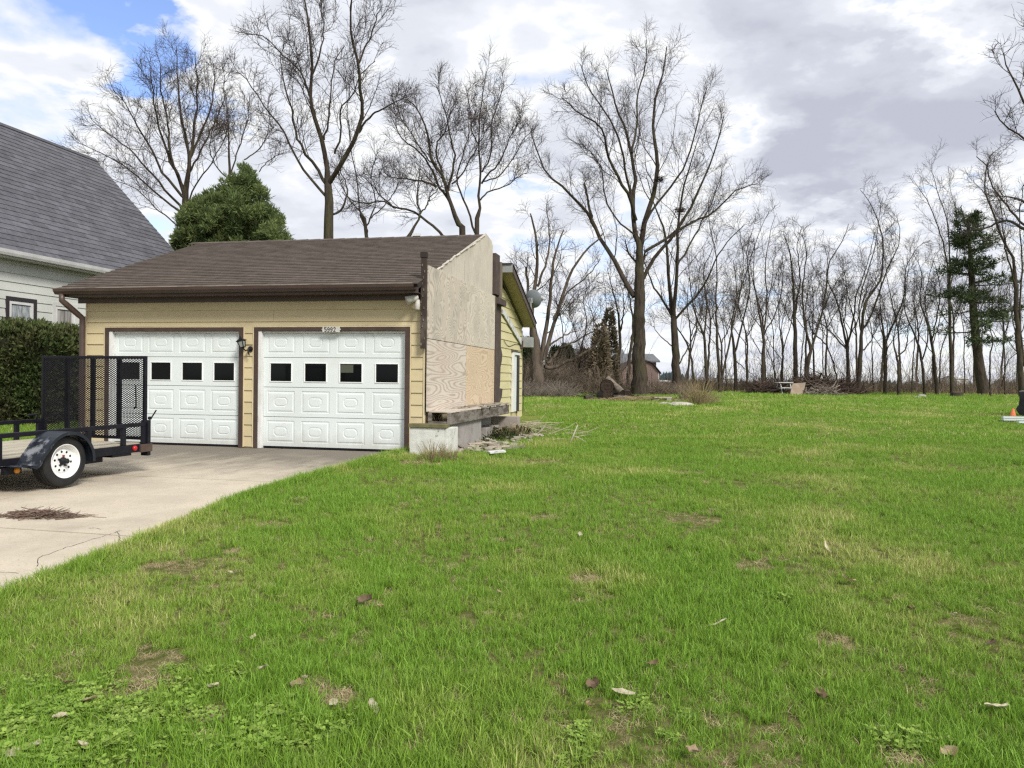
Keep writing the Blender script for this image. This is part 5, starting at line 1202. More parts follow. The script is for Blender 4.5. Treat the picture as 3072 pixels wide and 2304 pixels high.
# arborvitae hedge between the house and the garage
for i, (px, Y, top, w) in enumerate([(-60, 17.2, 955, .95), (30, 17.4, 953, .85), (105, 17.6, 962, .8), (172, 17.9, 972, .62), (228, 18.3, 978, .62)]):
    p = at(px, top, Y); z = GZ(p.x, Y) - .05; H = p.z - z - .26
    lab = ['dark green hedge shrub cut by the left edge, behind the trailer', 'dark green hedge shrub below the dark-framed house window', 'dark green hedge shrub between the two house windows', 'dark green hedge shrub below the pale-framed house window', 'dark green hedge shrub touching the garage corner'][i]
    Rf = lambda u, w=w: w * (.93 + .07 * np.sin(u * 9)) * np.clip((1.02 - u) / .10, 0, 1) ** .5 * np.clip(u / .06 + .6, 0, 1)
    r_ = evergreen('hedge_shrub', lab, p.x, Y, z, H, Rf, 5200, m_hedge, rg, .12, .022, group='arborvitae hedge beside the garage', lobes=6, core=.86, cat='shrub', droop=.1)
    # the untrimmed shoots along the top
    n = 260; a = rg.uniform(0, 6.28, n); q = np.sqrt(rg.random(n)) * w * .95
    P = np.zeros((n, 3, 3)); hgt = rg.uniform(.05, .30, n)
    P[:, 0] = np.stack([q * np.cos(a), q * np.sin(a), np.full(n, H - .18)], 1); P[:, 1] = P[:, 0] + np.stack([rg.normal(0, .02, n), rg.normal(0, .02, n), hgt * .6 + .1], 1); P[:, 2] = P[:, 1] + np.stack([rg.normal(0, .03, n), rg.normal(0, .03, n), hgt * .6], 1)
    C = np.concatenate([P[:, 1], (P[:, 1] + P[:, 2]) / 2, P[:, 0] * .5 + P[:, 1] * .5]); V, F = sprays(C, np.tile([[0, 0, 1.]], (len(C), 1)), .10, .016, rg, 3, .35)
    link_mesh('top_shoots', np_mesh('top_shoots', V, F), m_hedge, r_)
# rusty narrow conifers in front of the far house
for i, (px, top, Y, w, lab) in enumerate([(1800, 975, 41, .85, 'rusty brown conifer with pointed top, left one behind the log pile'), (1828, 930, 42, .75, 'tallest rusty brown conifer behind the log pile'), (1668, 1042, 47, .8, 'small dark conifer behind the low sagging bough'), (1700, 1034, 50, .8, 'dark conifer tip right of the small one behind the sagging bough'), (1755, 1045, 47, .9, 'dull brown conifer between the sagging bough and the rusty pair'), (1578, 1015, 45, 1.2, 'dark evergreen showing just past the garage corner')]):
    p = at(px, top, Y); z = GZ(p.x, Y)
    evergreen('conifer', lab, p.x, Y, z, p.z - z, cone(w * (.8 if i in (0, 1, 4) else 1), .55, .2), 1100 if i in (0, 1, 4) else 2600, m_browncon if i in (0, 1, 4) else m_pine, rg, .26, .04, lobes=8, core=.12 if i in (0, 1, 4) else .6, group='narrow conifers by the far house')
# the pine at the right
pY = 47.0; pb = at(2940, 1178, pY); pz = GZ(pb.x, pY)
root = thing('pine_tree', 'dark green pine with whorled flat branches near the right edge', 'pine tree', (pb.x, pY, pz))
tops = [(2950, 1178), (2935, 1080), (2922, 960), (2914, 820), (2906, 700), (2900, 655)]
tp = [np.array(at(x, y, pY)) for x, y in tops]; q, r = resample(tp, [.34, .26, .22, .14, .03], 18)
V, F = [], []; tubes(q[None], r[None], 9, V, F, 0); link_mesh('trunk', np_mesh('trunk', np.concatenate(V) - np.array([pb.x, pY, pz]), F, True), m_bark, root)
Vb, Fb, nb = [], [], 0; Cs, Ds = [], []
for k in range(15):
    u = .30 + .70 * k / 14; zc = np.array([np.interp(u, np.linspace(0, 1, 18), q[:, j]) for j in range(3)])
    nbr = 5 if u < .95 else 3
    Lb = (2.35 if u > .5 else 2.7) * (1 - max(0, (u - .45)) ** 1.0 * 1.45) + .25
    a0 = rg.uniform(0, 6.28)
    for j in range(nbr):
        if u < .48 and rg.random() < .45: continue
        a = a0 + j * 6.28 / nbr + rg.normal(0, .25); L_ = Lb * rg.uniform(.45, 1.25); zoff = rg.normal(0, .28)
        d = np.array([math.cos(a), math.sin(a), 0]); s = np.linspace(0, 1, 6)[:, None]
        P = zc + np.array([0, 0, zoff]) + d * L_ * s + np.array([0, 0, 1.]) * (L_ * (.10 * s + .12 * s * s - (.22 * s if u < .6 else 0))) + rg.normal(0, .03, (6, 3)) * s
        nb = tubes(P[None], np.linspace(.045, .012, 6)[None], 4, Vb, Fb, nb)
        for w in range(20):
            f = rg.uniform(.35, 1.0); base = np.array([np.interp(f, s[:, 0], P[:, j2]) for j2 in range(3)])
            side = np.cross(d, [0, 0, 1.]) * rg.normal(0, .30) * (1.1 - f * .4); Cs.append(base + side + np.array([0, 0, rg.normal(.05, .12)])); Ds.append(d * .7 + side + np.array([0, 0, .45]))
Cs, Ds = np.array(Cs), np.array(Ds); V, F = sprays(Cs - np.array([pb.x, pY, pz]), Ds, .34, .024, rg, 9, .9)
link_mesh('needles', np_mesh('needles', V, F), m_pine, root); link_mesh('branches', np_mesh('branches', np.concatenate(Vb) - np.array([pb.x, pY, pz]), Fb), m_twig, root)

# ------------------------------------------------------------------ far things
def gable_house(name, label, cat, x0, x1, y0, y1, zb, ze, zr, mw, mr, ridge_x=True):
    h_ = thing(name, label, cat, ((x0 + x1) / 2, y0, zb))
    m = MB(); m.hexa([(x0, y0, zb), (x1, y0, zb), (x1, y1, zb), (x0, y1, zb), (x0, y0, ze), (x1, y0, ze), (x1, y1, ze), (x0, y1, ze)])
    ym = (y0 + y1) / 2
    m.prism([(x0 + .01, y0, ze), (x0 + .01, y1, ze), (x0 + .01, ym, zr - .1)], (x1 - x0 - .02, 0, 0)); m.build('wall', mw, h_)
    m = MB(); o = .4; sl = (zr - ze) / (ym - y0)
    for sgn in (1, -1):
        ya = y0 - o if sgn == 1 else y1 + o
        m.hexa([(x0 - o, ya, ze - o * sl), (x1 + o, ya, ze - o * sl), (x1 + o, ym, zr), (x0 - o, ym, zr), (x0 - o, ya, ze - o * sl + .18), (x1 + o, ya, ze - o * sl + .18), (x1 + o, ym, zr + .18), (x0 - o, ym, zr + .18)])
    m.build('roof', mr, h_); return h_
fY = 78
a, b_ = at(1690, 1140, fY), at(1872, 1140, fY); zt = at(1800, 1052, fY + 4).z; ze_ = at(1830, 1092, fY).z
fh = gable_house('far_house', 'far brown house with grey roof behind the conifers', 'house', a.x, b_.x, fY, fY + 8, -.1, ze_, zt, m_farwall, m_farroof)
m = MB(); p = at(1842, 1096, fY); m.box((p.x, fY - .45, ze_ - .28), (2.4, .06, .09)); m.build('gutter', m_farwhite, fh)
for px in (1838, 1846): 
    p0, p1 = at(px, 1102, fY), at(px + 3, 1140, fY); m = MB(); m.box(((p0.x + p1.x) / 2, fY - .05, (p0.z + p1.z) / 2), (.12, .05, (p0.z - p1.z) / 2)); m.build('porch_post', m_farwhite, fh)
for px in (1716, 1780):
    p = at(px, 1108, fY); m = MB(); m.box((p.x, fY - .02, p.z), (.55, .04, .6)); w_ = m.build('window', m_farwhite, fh); m = MB(); m.box((p.x, fY - .05, p.z), (.42, .02, .48)); m.build('pane', m_dkframe, w_)
p0 = at(1950, 1150, 66); p1 = at(1977, 1150, 66); pt_ = at(1962, 1088, 66)
s0x, s1x = p0.x - 2.4, p1.x; sy = 66; zb = GZ(p0.x, 66)
sh = thing('gambrel_shed', 'pinkish barn-roofed shed partly hidden by the tallest trunk', 'shed', ((s0x + s1x) / 2, sy, zb))
hw = at(1974, 1118, sy).z; hb = at(1966, 1092, sy).z; ht = hb + .35; xm = (s0x + s1x) / 2; wd = (s1x - s0x) / 2
m = MB(); m.prism([(s0x, sy, zb), (s1x, sy, zb), (s1x, sy, hw), (xm + wd * .62, sy, hb), (xm, sy, ht), (xm - wd * .62, sy, hb), (s0x, sy, hw)], (0, 4.2, 0)); m.build('wall', m_shed, sh)
m = MB(); ol = [(s1x + .15, hw - .1), (xm + wd * .64, hb + .02), (xm, ht + .04), (xm - wd * .64, hb + .02), (s0x - .15, hw - .1)]
for (xa, za), (xb, zb2) in zip(ol[:-1], ol[1:]): m.hexa([(xa, sy - .2, za), (xb, sy - .2, zb2), (xb, sy + 4.4, zb2), (xa, sy + 4.4, za), (xa, sy - .2, za + .1), (xb, sy - .2, zb2 + .1), (xb, sy + 4.4, zb2 + .1), (xa, sy + 4.4, za + .1)])
m.build('roof', m_darkstud, sh)
m = MB()
for k in range(5): m.box((s0x + (k + .5) * (s1x - s0x) / 5, sy - .015, (zb + hw) / 2), ((s1x - s0x) / 5 * .47, .014, (hw - zb) / 2))
for k in range(5):
    mm = MB(); mm.box((s0x + (k + .5) * (s1x - s0x) / 5, sy - .015, (zb + hw) / 2), ((s1x - s0x) / 5 * .47, .014, (hw - zb) / 2)); mm.build('wall_board', m_shed, sh)
mm = MB(); mm.box((s1x - .05, sy - .04, (zb + hw) / 2), (.05, .02, (hw - zb) / 2)); mm.build('corner_board', m_farwhite, sh)
# a roof far behind, beside the shed
q0 = at(1930, 1062, 95); q1 = at(1968, 1150, 95)
gable_house('far_outbuilding', 'grey-roofed outbuilding behind the tallest trunk and the shed', 'building', at(1845, 1100, 95).x, q1.x, 95, 104, -.2, at(1950, 1085, 95).z, q0.z, m_farwall, m_farroof)
for i, (px0, px1, py0, py1, Y, lab) in enumerate([(2405, 2452, 1131, 1142, 320, 'long low white farm building on the horizon left of the brown board'), (2170, 2215, 1131, 1143, 300, 'low white farm shed on the horizon behind the slim trees'), (2870, 2905, 1128, 1148, 330, 'pale farm building on the horizon beyond the pine trunk'), (1978, 2012, 1143, 1150, 150, 'low white roof on the field right of the pinkish shed')]):
    a, b_, c_ = at(px0, py1, Y), at(px1, py1, Y), at(px0, py0, Y)
    gable_house('farm_building', lab, 'building', a.x, b_.x, Y, Y + 12, a.z - 1.0, a.z + (c_.z - a.z) * .6, c_.z, m_farwhite, m_farwhite)
def woods(px0, px1, Y, top, bot, n, seed):
    rg2 = np.random.default_rng(seed); V, F, nb = [], [], 0
    for i in range(n):
        px = rg2.uniform(px0, px1); p = at(px, top + rg2.uniform(-2, 9), Y + rg2.uniform(0, 25)); z = -1.5
        H = p.z - z; r = H * rg2.uniform(.16, .28)
        k = 7; a = np.arange(k) * 6.283 / k; lv_ = [0.08, .35, .65, .85, 1.0]; rr = [r, r * rg2.uniform(.8, 1.1), r * .6, r * .3, .05]
        ring = np.concatenate([np.stack([p.x + q * np.cos(a) * rg2.uniform(.8, 1.2, k), p.y + q * np.sin(a), np.full(k, z + H * l) + rg2.normal(0, H * .02, k)], 1) for q, l in zip(rr, lv_)])
        V.append(ring)
        j = np.arange(k)
        for l in range(4): F.append(np.stack([nb + l * k + j, nb + l * k + (j + 1) % k, nb + (l + 1) * k + (j + 1) % k, nb + (l + 1) * k + j], 1))
        nb += 5 * k
    o = link_mesh('far_woods', np_mesh('far_woods', np.concatenate(V), F), m_farwood); tag(o, 'blue-grey line of far woods on the horizon', 'woods', kind='stuff'); return o
woods(1965, 2060, 360, 1113, 1145, 40, 3); woods(2060, 3300, 700, 1136, 1150, 170, 4)

# ------------------------------------------------------------------ dry brush under the trees
def thicket(name, label, px0, px1, Y0, Y1, n, hmin, hmax, mt, seed, lean=.5, r=.008, kind='stuff', cat=None, arch=.0):
    rg2 = np.random.default_rng(seed); px = rg2.uniform(px0, px1, n); Y = rg2.uniform(Y0, Y1, n)
    X = (px - 1536) / FPX * Y; Z = gz(X, Y) - .03
    clump = .55 + .45 * np.sin(X * 1.7 + 2) * np.sin(X * .63 + Y * .4) + rg2.normal(0, .15, n); H = (hmin + (hmax - hmin) * np.clip(clump, 0, 1)) * rg2.uniform(.5, 1.1, n)
    d = np.stack([rg2.normal(0, lean, n), rg2.normal(0, lean, n), np.ones(n)], 1)
    P = [np.stack([X, Y, Z], 1)]
    for k in range(3):
        d = d + rg2.normal(0, .18, (n, 3)); d[:, 2] -= arch; dn = d / np.linalg.norm(d, axis=1, keepdims=True); P.append(P[-1] + dn * (H / 3)[:, None])
    P = np.stack(P, 1); R = r * rg2.uniform(.6, 1.5, n)[:, None] * np.array([1, .8, .6, .35])[None]
    V, F = [], []; b = tubes(P, R, 3, V, F, 0)
    P2, R2 = sprout(P, R, 3, .3, 1, (20, 55), .3, .15, .6, r * .5, 3, .05, .2, rg2); tubes(P2, R2, 3, V, F, b)
    o = link_mesh(name, np_mesh(name, np.concatenate(V), F), mt); tag(o, label, cat, kind=kind); return o
thicket('dry_brush', 'waist-high dry brown brush along the foot of the field-edge trees', 1960, 3300, 56.3, 61, 7000, .45, 1.55, m_brush, 1, .28, .011)
thicket('dry_weeds', 'pale dry weed stalks along the edge of the far lawn', 2020, 3300, 55.5, 59, 2200, .3, .8, m_straw, 2, .3, .007)
thicket('brush_thicket', 'tangled dry brush behind the garage and the log pile', 1560, 1828, 39, 46, 3400, .7, 2.5, m_brush, 3, .55, .011, arch=.12)
thicket('brush_thicket', 'grey tangled twigs at the foot of the broken tree', 1545, 1700, 34.5, 37.5, 1500, .5, 1.3, m_brushg, 4, .9, .009, arch=.2)
thicket('brush_thicket', 'brown twig tangle right of the tallest trunk', 1955, 2080, 40, 45, 1300, .35, 1.0, m_brush, 5, .8, .010, arch=.2)
thicket('understory', 'thin grey saplings and briars between the trunks of the field edge', 2060, 3300, 53, 62, 900, 1.4, 5.0, m_brush, 6, .28, .013)
thicket('understory', 'thin saplings and briars between the old tree and the tallest trunk', 1640, 1900, 42, 50, 260, 1.5, 5.0, m_brush, 7, .25, .012)
thicket('brush_thicket', 'knee-high dry brush at the foot of the tallest trunk, before the far house', 1825, 1990, 40.6, 46, 1500, .4, 1.0, m_brush, 9, .5, .010, arch=.12)

# ------------------------------------------------------------------ utility trailer
TYAW = math.radians(18); TA = Vector((math.sin(TYAW), math.cos(TYAW), 0)); TI = Vector((-math.cos(TYAW), math.sin(TYAW), 0)); TR0 = Vector((-4.72, 10.09, 0))
def Tp(u, w, z): return TR0 - TA * u + TI * w + UP * (z - .010 * u + .0)      # u forward from the rear corner, w across to the far side
tr = thing('utility_trailer', 'black utility trailer with mesh tailgate raised, parked before the left garage door', 'trailer', Tp(1.4, .9, .19))
def tbox(m, u0, u1, w0, w1, z0, z1): return m.hexa([Tp(u0, w0, z0), Tp(u0, w1, z0), Tp(u1, w1, z0), Tp(u1, w0, z0), Tp(u0, w0, z1), Tp(u0, w1, z1), Tp(u1, w1, z1), Tp(u1, w0, z1)])
WD, LN = 1.82, 3.3; ZD = .56; ZRL = .832
m = MB()
tbox(m, .0, LN, .0, .05, .46, .56); tbox(m, .0, LN, WD - .05, WD, .46, .56); tbox(m, .0, .05, .0505, WD - .0505, .46, .56); tbox(m, LN - .05, LN, .0505, WD - .0505, .46, .56)
for u in (.6, 1.2, 1.8, 2.4, 3.0): tbox(m, u, u + .05, .0505, WD - .0505, .47, .535)
m.build('frame', m_black, tr, bevel=.004)
for k in range(12):
    w0 = .055 + k * (WD - .11) / 12; m = MB(); tbox(m, .055, LN - .06, w0 + .003, w0 + (WD - .11) / 12 - .003, .537, .572 + random.uniform(-.003, .003)); m.build('deck_plank', m_deckw, tr)
for w0 in (.0, WD - .05):
    m = MB(); tbox(m, .0, LN, w0, w0 + .05, ZRL - .05, ZRL); m.build('side_rail', m_black, tr, bevel=.005)
    for u in (.0, .33, .86, 2.0, 2.75, LN - .06):
        wdt = .055
        m = MB(); tbox(m, u, u + wdt, w0 + .002, w0 + .048, .561, ZRL - .0505); m.build('rail_post', m_black, tr, bevel=.004)
m = MB(); tbox(m, LN - .05, LN, .0505, WD - .0505, ZRL - .05, ZRL); m.build('front_rail', m_black, tr)
m = MB(); tbox(m, -.05, .0, -.025, .09, .40, .86); m.build('gate_post', m_black, tr, bevel=.005)
m = MB(); tbox(m, -.05, .0, WD - .09, WD + .025, .40, .80); m.build('gate_post', m_black, tr, bevel=.005)
# tailgate
ZG0, ZG1 = .60, 1.69
tg = MB(); c_ = .04
tbox(tg, -.045, -.005, .03, .07, ZG0, ZG1); tbox(tg, -.045, -.005, WD - .07, WD - .03, ZG0, ZG1)
tbox(tg, -.045, -.005, .0705, WD - .0705, ZG1 - .04, ZG1); tbox(tg, -.045, -.005, .0705, WD - .0705, ZG0, ZG0 + .04)
gate = tg.build('tailgate', m_black, tr, bevel=.004)
for f in (.245, .50, .755):
    w0 = .05 + f * (WD - .1); m = MB(); tbox(m, -.043, -.007, w0 - .028, w0 + .028, ZG0 + .041, ZG1 - .041); m.build('tailgate_bar', m_black, gate)
ms = MB(); pw, ph = .0485, .0270; nw = int((WD - .10) / pw); nh = int((ZG1 - ZG0 - .04) / ph)
for j in range(nh + 1):
    z = ZG0 + .02 + j * ph
    for i in range(nw * 2):
        a0, a1 = .05 + i * pw / 2, .05 + (i + 1) * pw / 2
        up_ = 1 if i % 2 == 0 else -1
        za, zb_ = (z, z + ph / 2) if up_ == 1 else (z + ph / 2, z)
        if j % 2: pass
        za2, zb2 = za, zb_
        t_ = .0068
        ms.add([Tp(-.002, a0, za - t_ / 2), Tp(-.002, a1, zb_ - t_ / 2), Tp(-.002, a1, zb_ + t_ / 2), Tp(-.002, a0, za + t_ / 2), Tp(.006, a0, za - t_ / 2 + .002), Tp(.006, a1, zb_ - t_ / 2 + .002), Tp(.006, a1, zb_ + t_ / 2 + .002), Tp(.006, a0, za + t_ / 2 + .002)],
               [(0, 1, 2, 3), (7, 6, 5, 4), (0, 4, 5, 1), (3, 2, 6, 7)])
        # the mirrored strand that closes the diamond
        zc, zd = (z, z - ph / 2) if up_ == 1 else (z - ph / 2, z)
        ms.add([Tp(-.002, a0, zc - t_ / 2), Tp(-.002, a1, zd - t_ / 2), Tp(-.002, a1, zd + t_ / 2), Tp(-.002, a0, zc + t_ / 2), Tp(.006, a0, zc - t_ / 2 + .002), Tp(.006, a1, zd - t_ / 2 + .002), Tp(.006, a1, zd + t_ / 2 + .002), Tp(.006, a0, zc + t_ / 2 + .002)],
               [(0, 1, 2, 3), (7, 6, 5, 4), (0, 4, 5, 1), (3, 2, 6, 7)])
o = ms.build('expanded_mesh', m_black, gate); o['kind'] = 'stuff'
m = MB(); m.tube([Tp(.02, .15, 1.02), Tp(.022, .16, 1.30), Tp(.02, .175, 1.32)], .008, 6); m.tube([Tp(.02, .15, 1.03), Tp(.03, .18, 1.01)], .008, 6); m.build('gate_lever', m_black, tr)
m = MB(); m.tube([Tp(-.03, -.02, .885), Tp(-.03, -.05, .89), Tp(-.06, -.10, .99)], .009, 6); m.lathe(Tp(-.03, -.01, .885), -TI, [(0, .022), (.03, .022), (.03, .001)], 8); m.build('gate_latch', m_black, tr)
m = MB(); m.tube([Tp(.05, WD - .02, .84), Tp(.07, WD - .06, .90), Tp(.2, WD - .03, .885)], .014, 6); m.build('gate_latch', m_black, tr)
m = MB(); tbox(m, -.07, .12, -.035, -.001, .455, .555); m.build('tail_light_box', mat('rusty_brown_steel', (.085, .058, .045), .7, (.06, .04, .035), 9), tr, bevel=.004)
m = MB(); m.lathe(Tp(.20, -.001, .515), -TI, [(0, .034), (.015, .034), (.026, .025), (.03, .001)], 14); m.build('tail_light', m_red, tr, smooth=True)
m = MB(); m.lathe(Tp(1.88, -.05, .435), -TI + TA * .0, [(0, .032), (.02, .03), (.028, .018), (.03, .001)], 14); m.build('marker_light', m_amber, tr, smooth=True)
m = MB(); tbox(m, 1.82, 2.02, -.05, -.001, .40, .475); m.build('marker_bracket', m_black, tr)
m = MB(); tbox(m, .6, .95, .1, .9, .38, .455); tbox(m, .25, .55, -.0, .6, .43, .459); m.build('ramp_catch', m_black, tr)
# fenders and wheels, one at each side
for side in (0, 1):
    WU, WZ, TRD = 1.43, .19 + .288, .288
    w_out = -.235 if side == 0 else WD + .235
    sg_ = 1 if side == 0 else -1                      # + towards the trailer's middle
    gz_ = .19
    ctr = TR0 - TA * WU + TI * w_out + UP * WZ
    ax = -TI * sg_                                    # out of the wheel's face
    wh = MB(); rr = TRD
    wh.lathe(ctr - ax * .10, ax, [(-.085, .185), (-.095, .21), (-.097, .25), (-.088, .272), (-.07, .283), (-.066, .276), (-.058, .276), (-.054, .286), (-.02, .2885), (-.017, .280), (-.009, .280), (-.006, .2885), (.022, .2885), (.025, .280), (.033, .280), (.036, .2875), (.062, .285), (.066, .277), (.074, .277), (.078, .282), (.092, .270), (.100, .25), (.100, .21), (.094, .198), (.088, .186)], 48)
    wheel = wh.build('wheel', m_rubber, tr, smooth=False)
    rm = MB(); c2 = ctr - ax * .10
    prof = [(.090, .187), (.098, .190), (.100, .186), (.094, .178), (.04, .170), (.030, .160), (.030, .135), (.045, .128), (.052, .120), (.054, .100), (.050, .075), (.048, .055), (.050, .040), (.050, .038)]
    rm.lathe(c2, ax, prof, 40); rm.lathe(c2, ax, [(-.08, .187), (.04, .172)], 40); rm.lathe(c2, ax, [(.046, .001), (.046, .05)], 20)
    rm.build('rim', m_rim, wheel, smooth=True)
    x = ax.cross(UP).normalized(); y = x.cross(ax)
    for j in range(10):
        a = j * 2 * math.pi / 10 + .15; m = MB(); m.lathe(c2 + (x * math.cos(a) + y * math.sin(a)) * .106 + ax * .0475, ax, [(0, .0135), (.0075, .0135), (.0075, .001)], 10); m.build('rim_hole', m_blackpl, wheel)
    m = MB(); m.lathe(c2 + ax * .045, ax, [(0, .045), (.02, .043), (.03, .030), (.075, .028), (.085, .02), (.085, .001)], 16); m.build('hub_cap', m_blackpl, wheel, smooth=True)
    for j in range(5):
        a = j * 2 * math.pi / 5 + .4; m = MB(); m.lathe(c2 + (x * math.cos(a) + y * math.sin(a)) * .057 + ax * .046, ax, [(0, .012), (.022, .011), (.022, .001)], 6); m.build('lug_nut', m_redmetal if j == 1 else m_blackpl, wheel)
    # fender
    fp = []
    R_ = .335; cz = WZ - .005
    angs = [math.radians(q) for q in range(-4, 150, 9)]
    for a in angs: fp.append((WU - R_ * math.cos(a), cz + R_ * math.sin(a)))     # rear edge, over the top, down the front
    fp += [(WU + .36, cz + .09), (WU + .40, cz + .015), (WU + .43, cz - .005), (WU + .60, cz - .005)]
    fm = MB(); vs = []
    wa, wb = (-.305, .0 - .002) if side == 0 else (WD + .305, WD + .002)
    def FP(u, w, z): return TR0 - TA * u + TI * w + UP * z
    dirs = []
    for i, (u, z) in enumerate(fp):
        j0, j1 = max(i - 1, 0), min(i + 1, len(fp) - 1); du, dz_ = fp[j1][0] - fp[j0][0], fp[j1][1] - fp[j0][1]; l = math.hypot(du, dz_); dirs.append((dz_ / l, -du / l))
    n = len(fp)
    for i, (u, z) in enumerate(fp):
        nu, nz = dirs[i]; lip = .035
        # inward normal points to the wheel
        if (WU - u) * nu + (cz - z) * nz < 0: nu, nz = -nu, -nz
        vs += [FP(u + nu * lip, wa, z + nz * lip), FP(u, wa, z), FP(u, wa + .012 * sg_, z - .0), FP(u, wb, z), FP(u + nu * .006, wb, z + nz * .006), FP(u + nu * .006, wa + .006 * sg_, z + nz * .006), FP(u + nu * lip, wa + .006 * sg_, z + nz * lip)]
    fs = [(i * 7 + k, i * 7 + (k + 1) % 7, (i + 1) * 7 + (k + 1) % 7, (i + 1) * 7 + k) for i in range(n - 1) for k in range(7)] + [tuple(range(7)), tuple((n - 1) * 7 + k for k in range(7))[::-1]]
    fm.add(vs, fs); fm.build('fender', m_fender, tr, smooth=False)
m = MB(); m.bar(TR0 - TA * 1.43 + TI * -.12 + UP * (.478), TR0 - TA * 1.43 + TI * (WD + .12) + UP * .478, .06, .06); m.build('axle', m_black, tr)

# ------------------------------------------------------------------ small things on the ground
def pile_of_sticks(name, label, cat, px, spread, n, L, r, mt, seed, kind=None, h=.1, direction=None):
    rg2 = np.random.default_rng(seed); c = ground(*px); V, F, b = [], [], 0
    m_ = n; p = np.stack([rg2.normal(0, spread[0], m_), rg2.normal(0, spread[1], m_)], 1); lim = np.exp(-(p[:, 0] / spread[0] / 1.6) ** 2)
    a = rg2.uniform(0, 6.28, m_) if direction is None else rg2.normal(direction, .6, m_)
    d = np.stack([np.cos(a), np.sin(a), rg2.normal(0, .16, m_)], 1); l = L * rg2.uniform(.4, 1.3, m_)
    mid = np.stack([c.x + p[:, 0], c.y + p[:, 1], np.zeros(m_)], 1)
    s, t_ = np_st(mid[:, 0], mid[:, 1])
    onslab = (s > edge_s(t_)) & (s < 7) & (t_ < .1)
    base = np.where(onslab, drive_z(mid[:, 1]), gz(mid[:, 0], mid[:, 1]))
    mid[:, 2] = base + r + h * lim * rg2.random(m_)
    P = [mid - d * (l / 2)[:, None]]
    for k in range(3):
        d = d + rg2.normal(0, .18, (m_, 3)) * [1, 1, .5]; d /= np.linalg.norm(d, axis=1, keepdims=True); P.append(P[-1] + d * (l / 3)[:, None])
    P = np.stack(P, 1); P[:, :, 2] = np.maximum(P[:, :, 2], base[:, None] + r * .8)
    R = r * rg2.uniform(.5, 1.4, m_)[:, None] * np.array([1, .9, .75, .5])[None]
    tubes(P, R, 4, V, F, 0); o = link_mesh(name, np_mesh(name, np.concatenate(V) - np.array(c), F, True), mt, None, c); return tag(o, label, cat, kind=kind)
pile_of_sticks('twig_pile', 'raked heap of brown twigs lying on the driveway', 'twigs', (118, 1574), (.165, .045), 430, .17, .0030, mat('brown_pine_twig', (.13, .085, .062), .9, (.20, .15, .12), 12, island=.4), 8, h=.055, direction=.1)
thing_ = None
def stick(name, label, pts, r, mt, cat='stick', lift=.02, group=None):
    w = [ground(x, y) for x, y in pts]; w = [p + UP * (lift + dz_) for p, dz_ in zip(w, [0] * len(w))]
    m = MB(); k = []
    for i in range(len(w) - 1):
        for f in (0, .5): k.append(w[i].lerp(w[i + 1], f) + Vector((random.uniform(-.01, .01), random.uniform(-.01, .01), random.uniform(0, .02))))
    k.append(w[-1]); m.tube(k, [r * (1 - .5 * i / len(k)) for i in range(len(k))], 6)
    o = m.build(name, mt, None, smooth=True); return tag(o, label, cat, group)
# branch standing crooked out of the grass beside the foundation
b0 = ground(1706, 1333); b1 = at(1733, 1275, b0.y + .15)
m = MB(); m.tube([b0 - UP * .03, b0.lerp(b1, .5) + Vector((.01, 0, .0)), b1], [.016, .014, .011], 6); m.tube([b0.lerp(b1, .45), b0.lerp(b1, .45) + Vector((.15, .05, -.06)), b0 + Vector((.35, .1, .03))], [.009, .008, .005], 5)
tag(m.build('fallen_branch', m_stick, None, smooth=True), 'bleached branch propped up in the grass right of the foundation', 'branch')
stick('stick', 'pale stick lying right of the propped-up branch', [(1725, 1318), (1772, 1310)], .011, m_stick, lift=.04); stick('stick', 'short pale stick lying left of the propped-up branch', [(1655, 1325), (1695, 1321)], .009, m_stick, lift=.03)
pile_of_sticks('dry_stalks', 'bundle of pale dry stalks leaning out from the concrete stoop', 'stalks', (1590, 1305), (.45, .25), 90, .9, .006, m_stick, 9, h=.30, direction=.45)
m = MB(); rg2 = random.Random(4)
for i in range(150):
    a = rg2.uniform(.3, 3.8); p = G(-.95 + rg2.gauss(0, .22), a - .2, 0); z = GZ(p.x, p.y)
    m.box((p.x, p.y, z + rg2.uniform(.0, .07)), (rg2.uniform(.03, .14), rg2.uniform(.02, .07), rg2.uniform(.008, .025)), Vector((math.cos(a * 3), math.sin(a * 3), rg2.uniform(-.3, .3))).normalized(), Vector((-math.sin(a * 3), math.cos(a * 3), 0)))
tag(m.build('rubble', m_rubble), 'broken plaster and tile rubble on the ground beside the foundation', 'rubble', kind='stuff')
for i, (px, lab, sz) in enumerate((((1490, 1366), 'white flake of wall board lying at the front of the rubble', (.14, .06)), ((1478, 1352), 'long pale lath lying along the rubble beside the foundation', (.32, .02)), ((1440, 1340), 'pale broken board half buried in the rubble', (.22, .05)))):
    p = ground(*px); m = MB(); m.box(p + UP * .06, (sz[0], sz[1], .012), Vector((.9, .4, .05)).normalized(), Vector((-.4, .9, .1)).normalized()); tag(m.build('broken_board', m_peel if i == 0 else m_stick, None), lab, 'board')
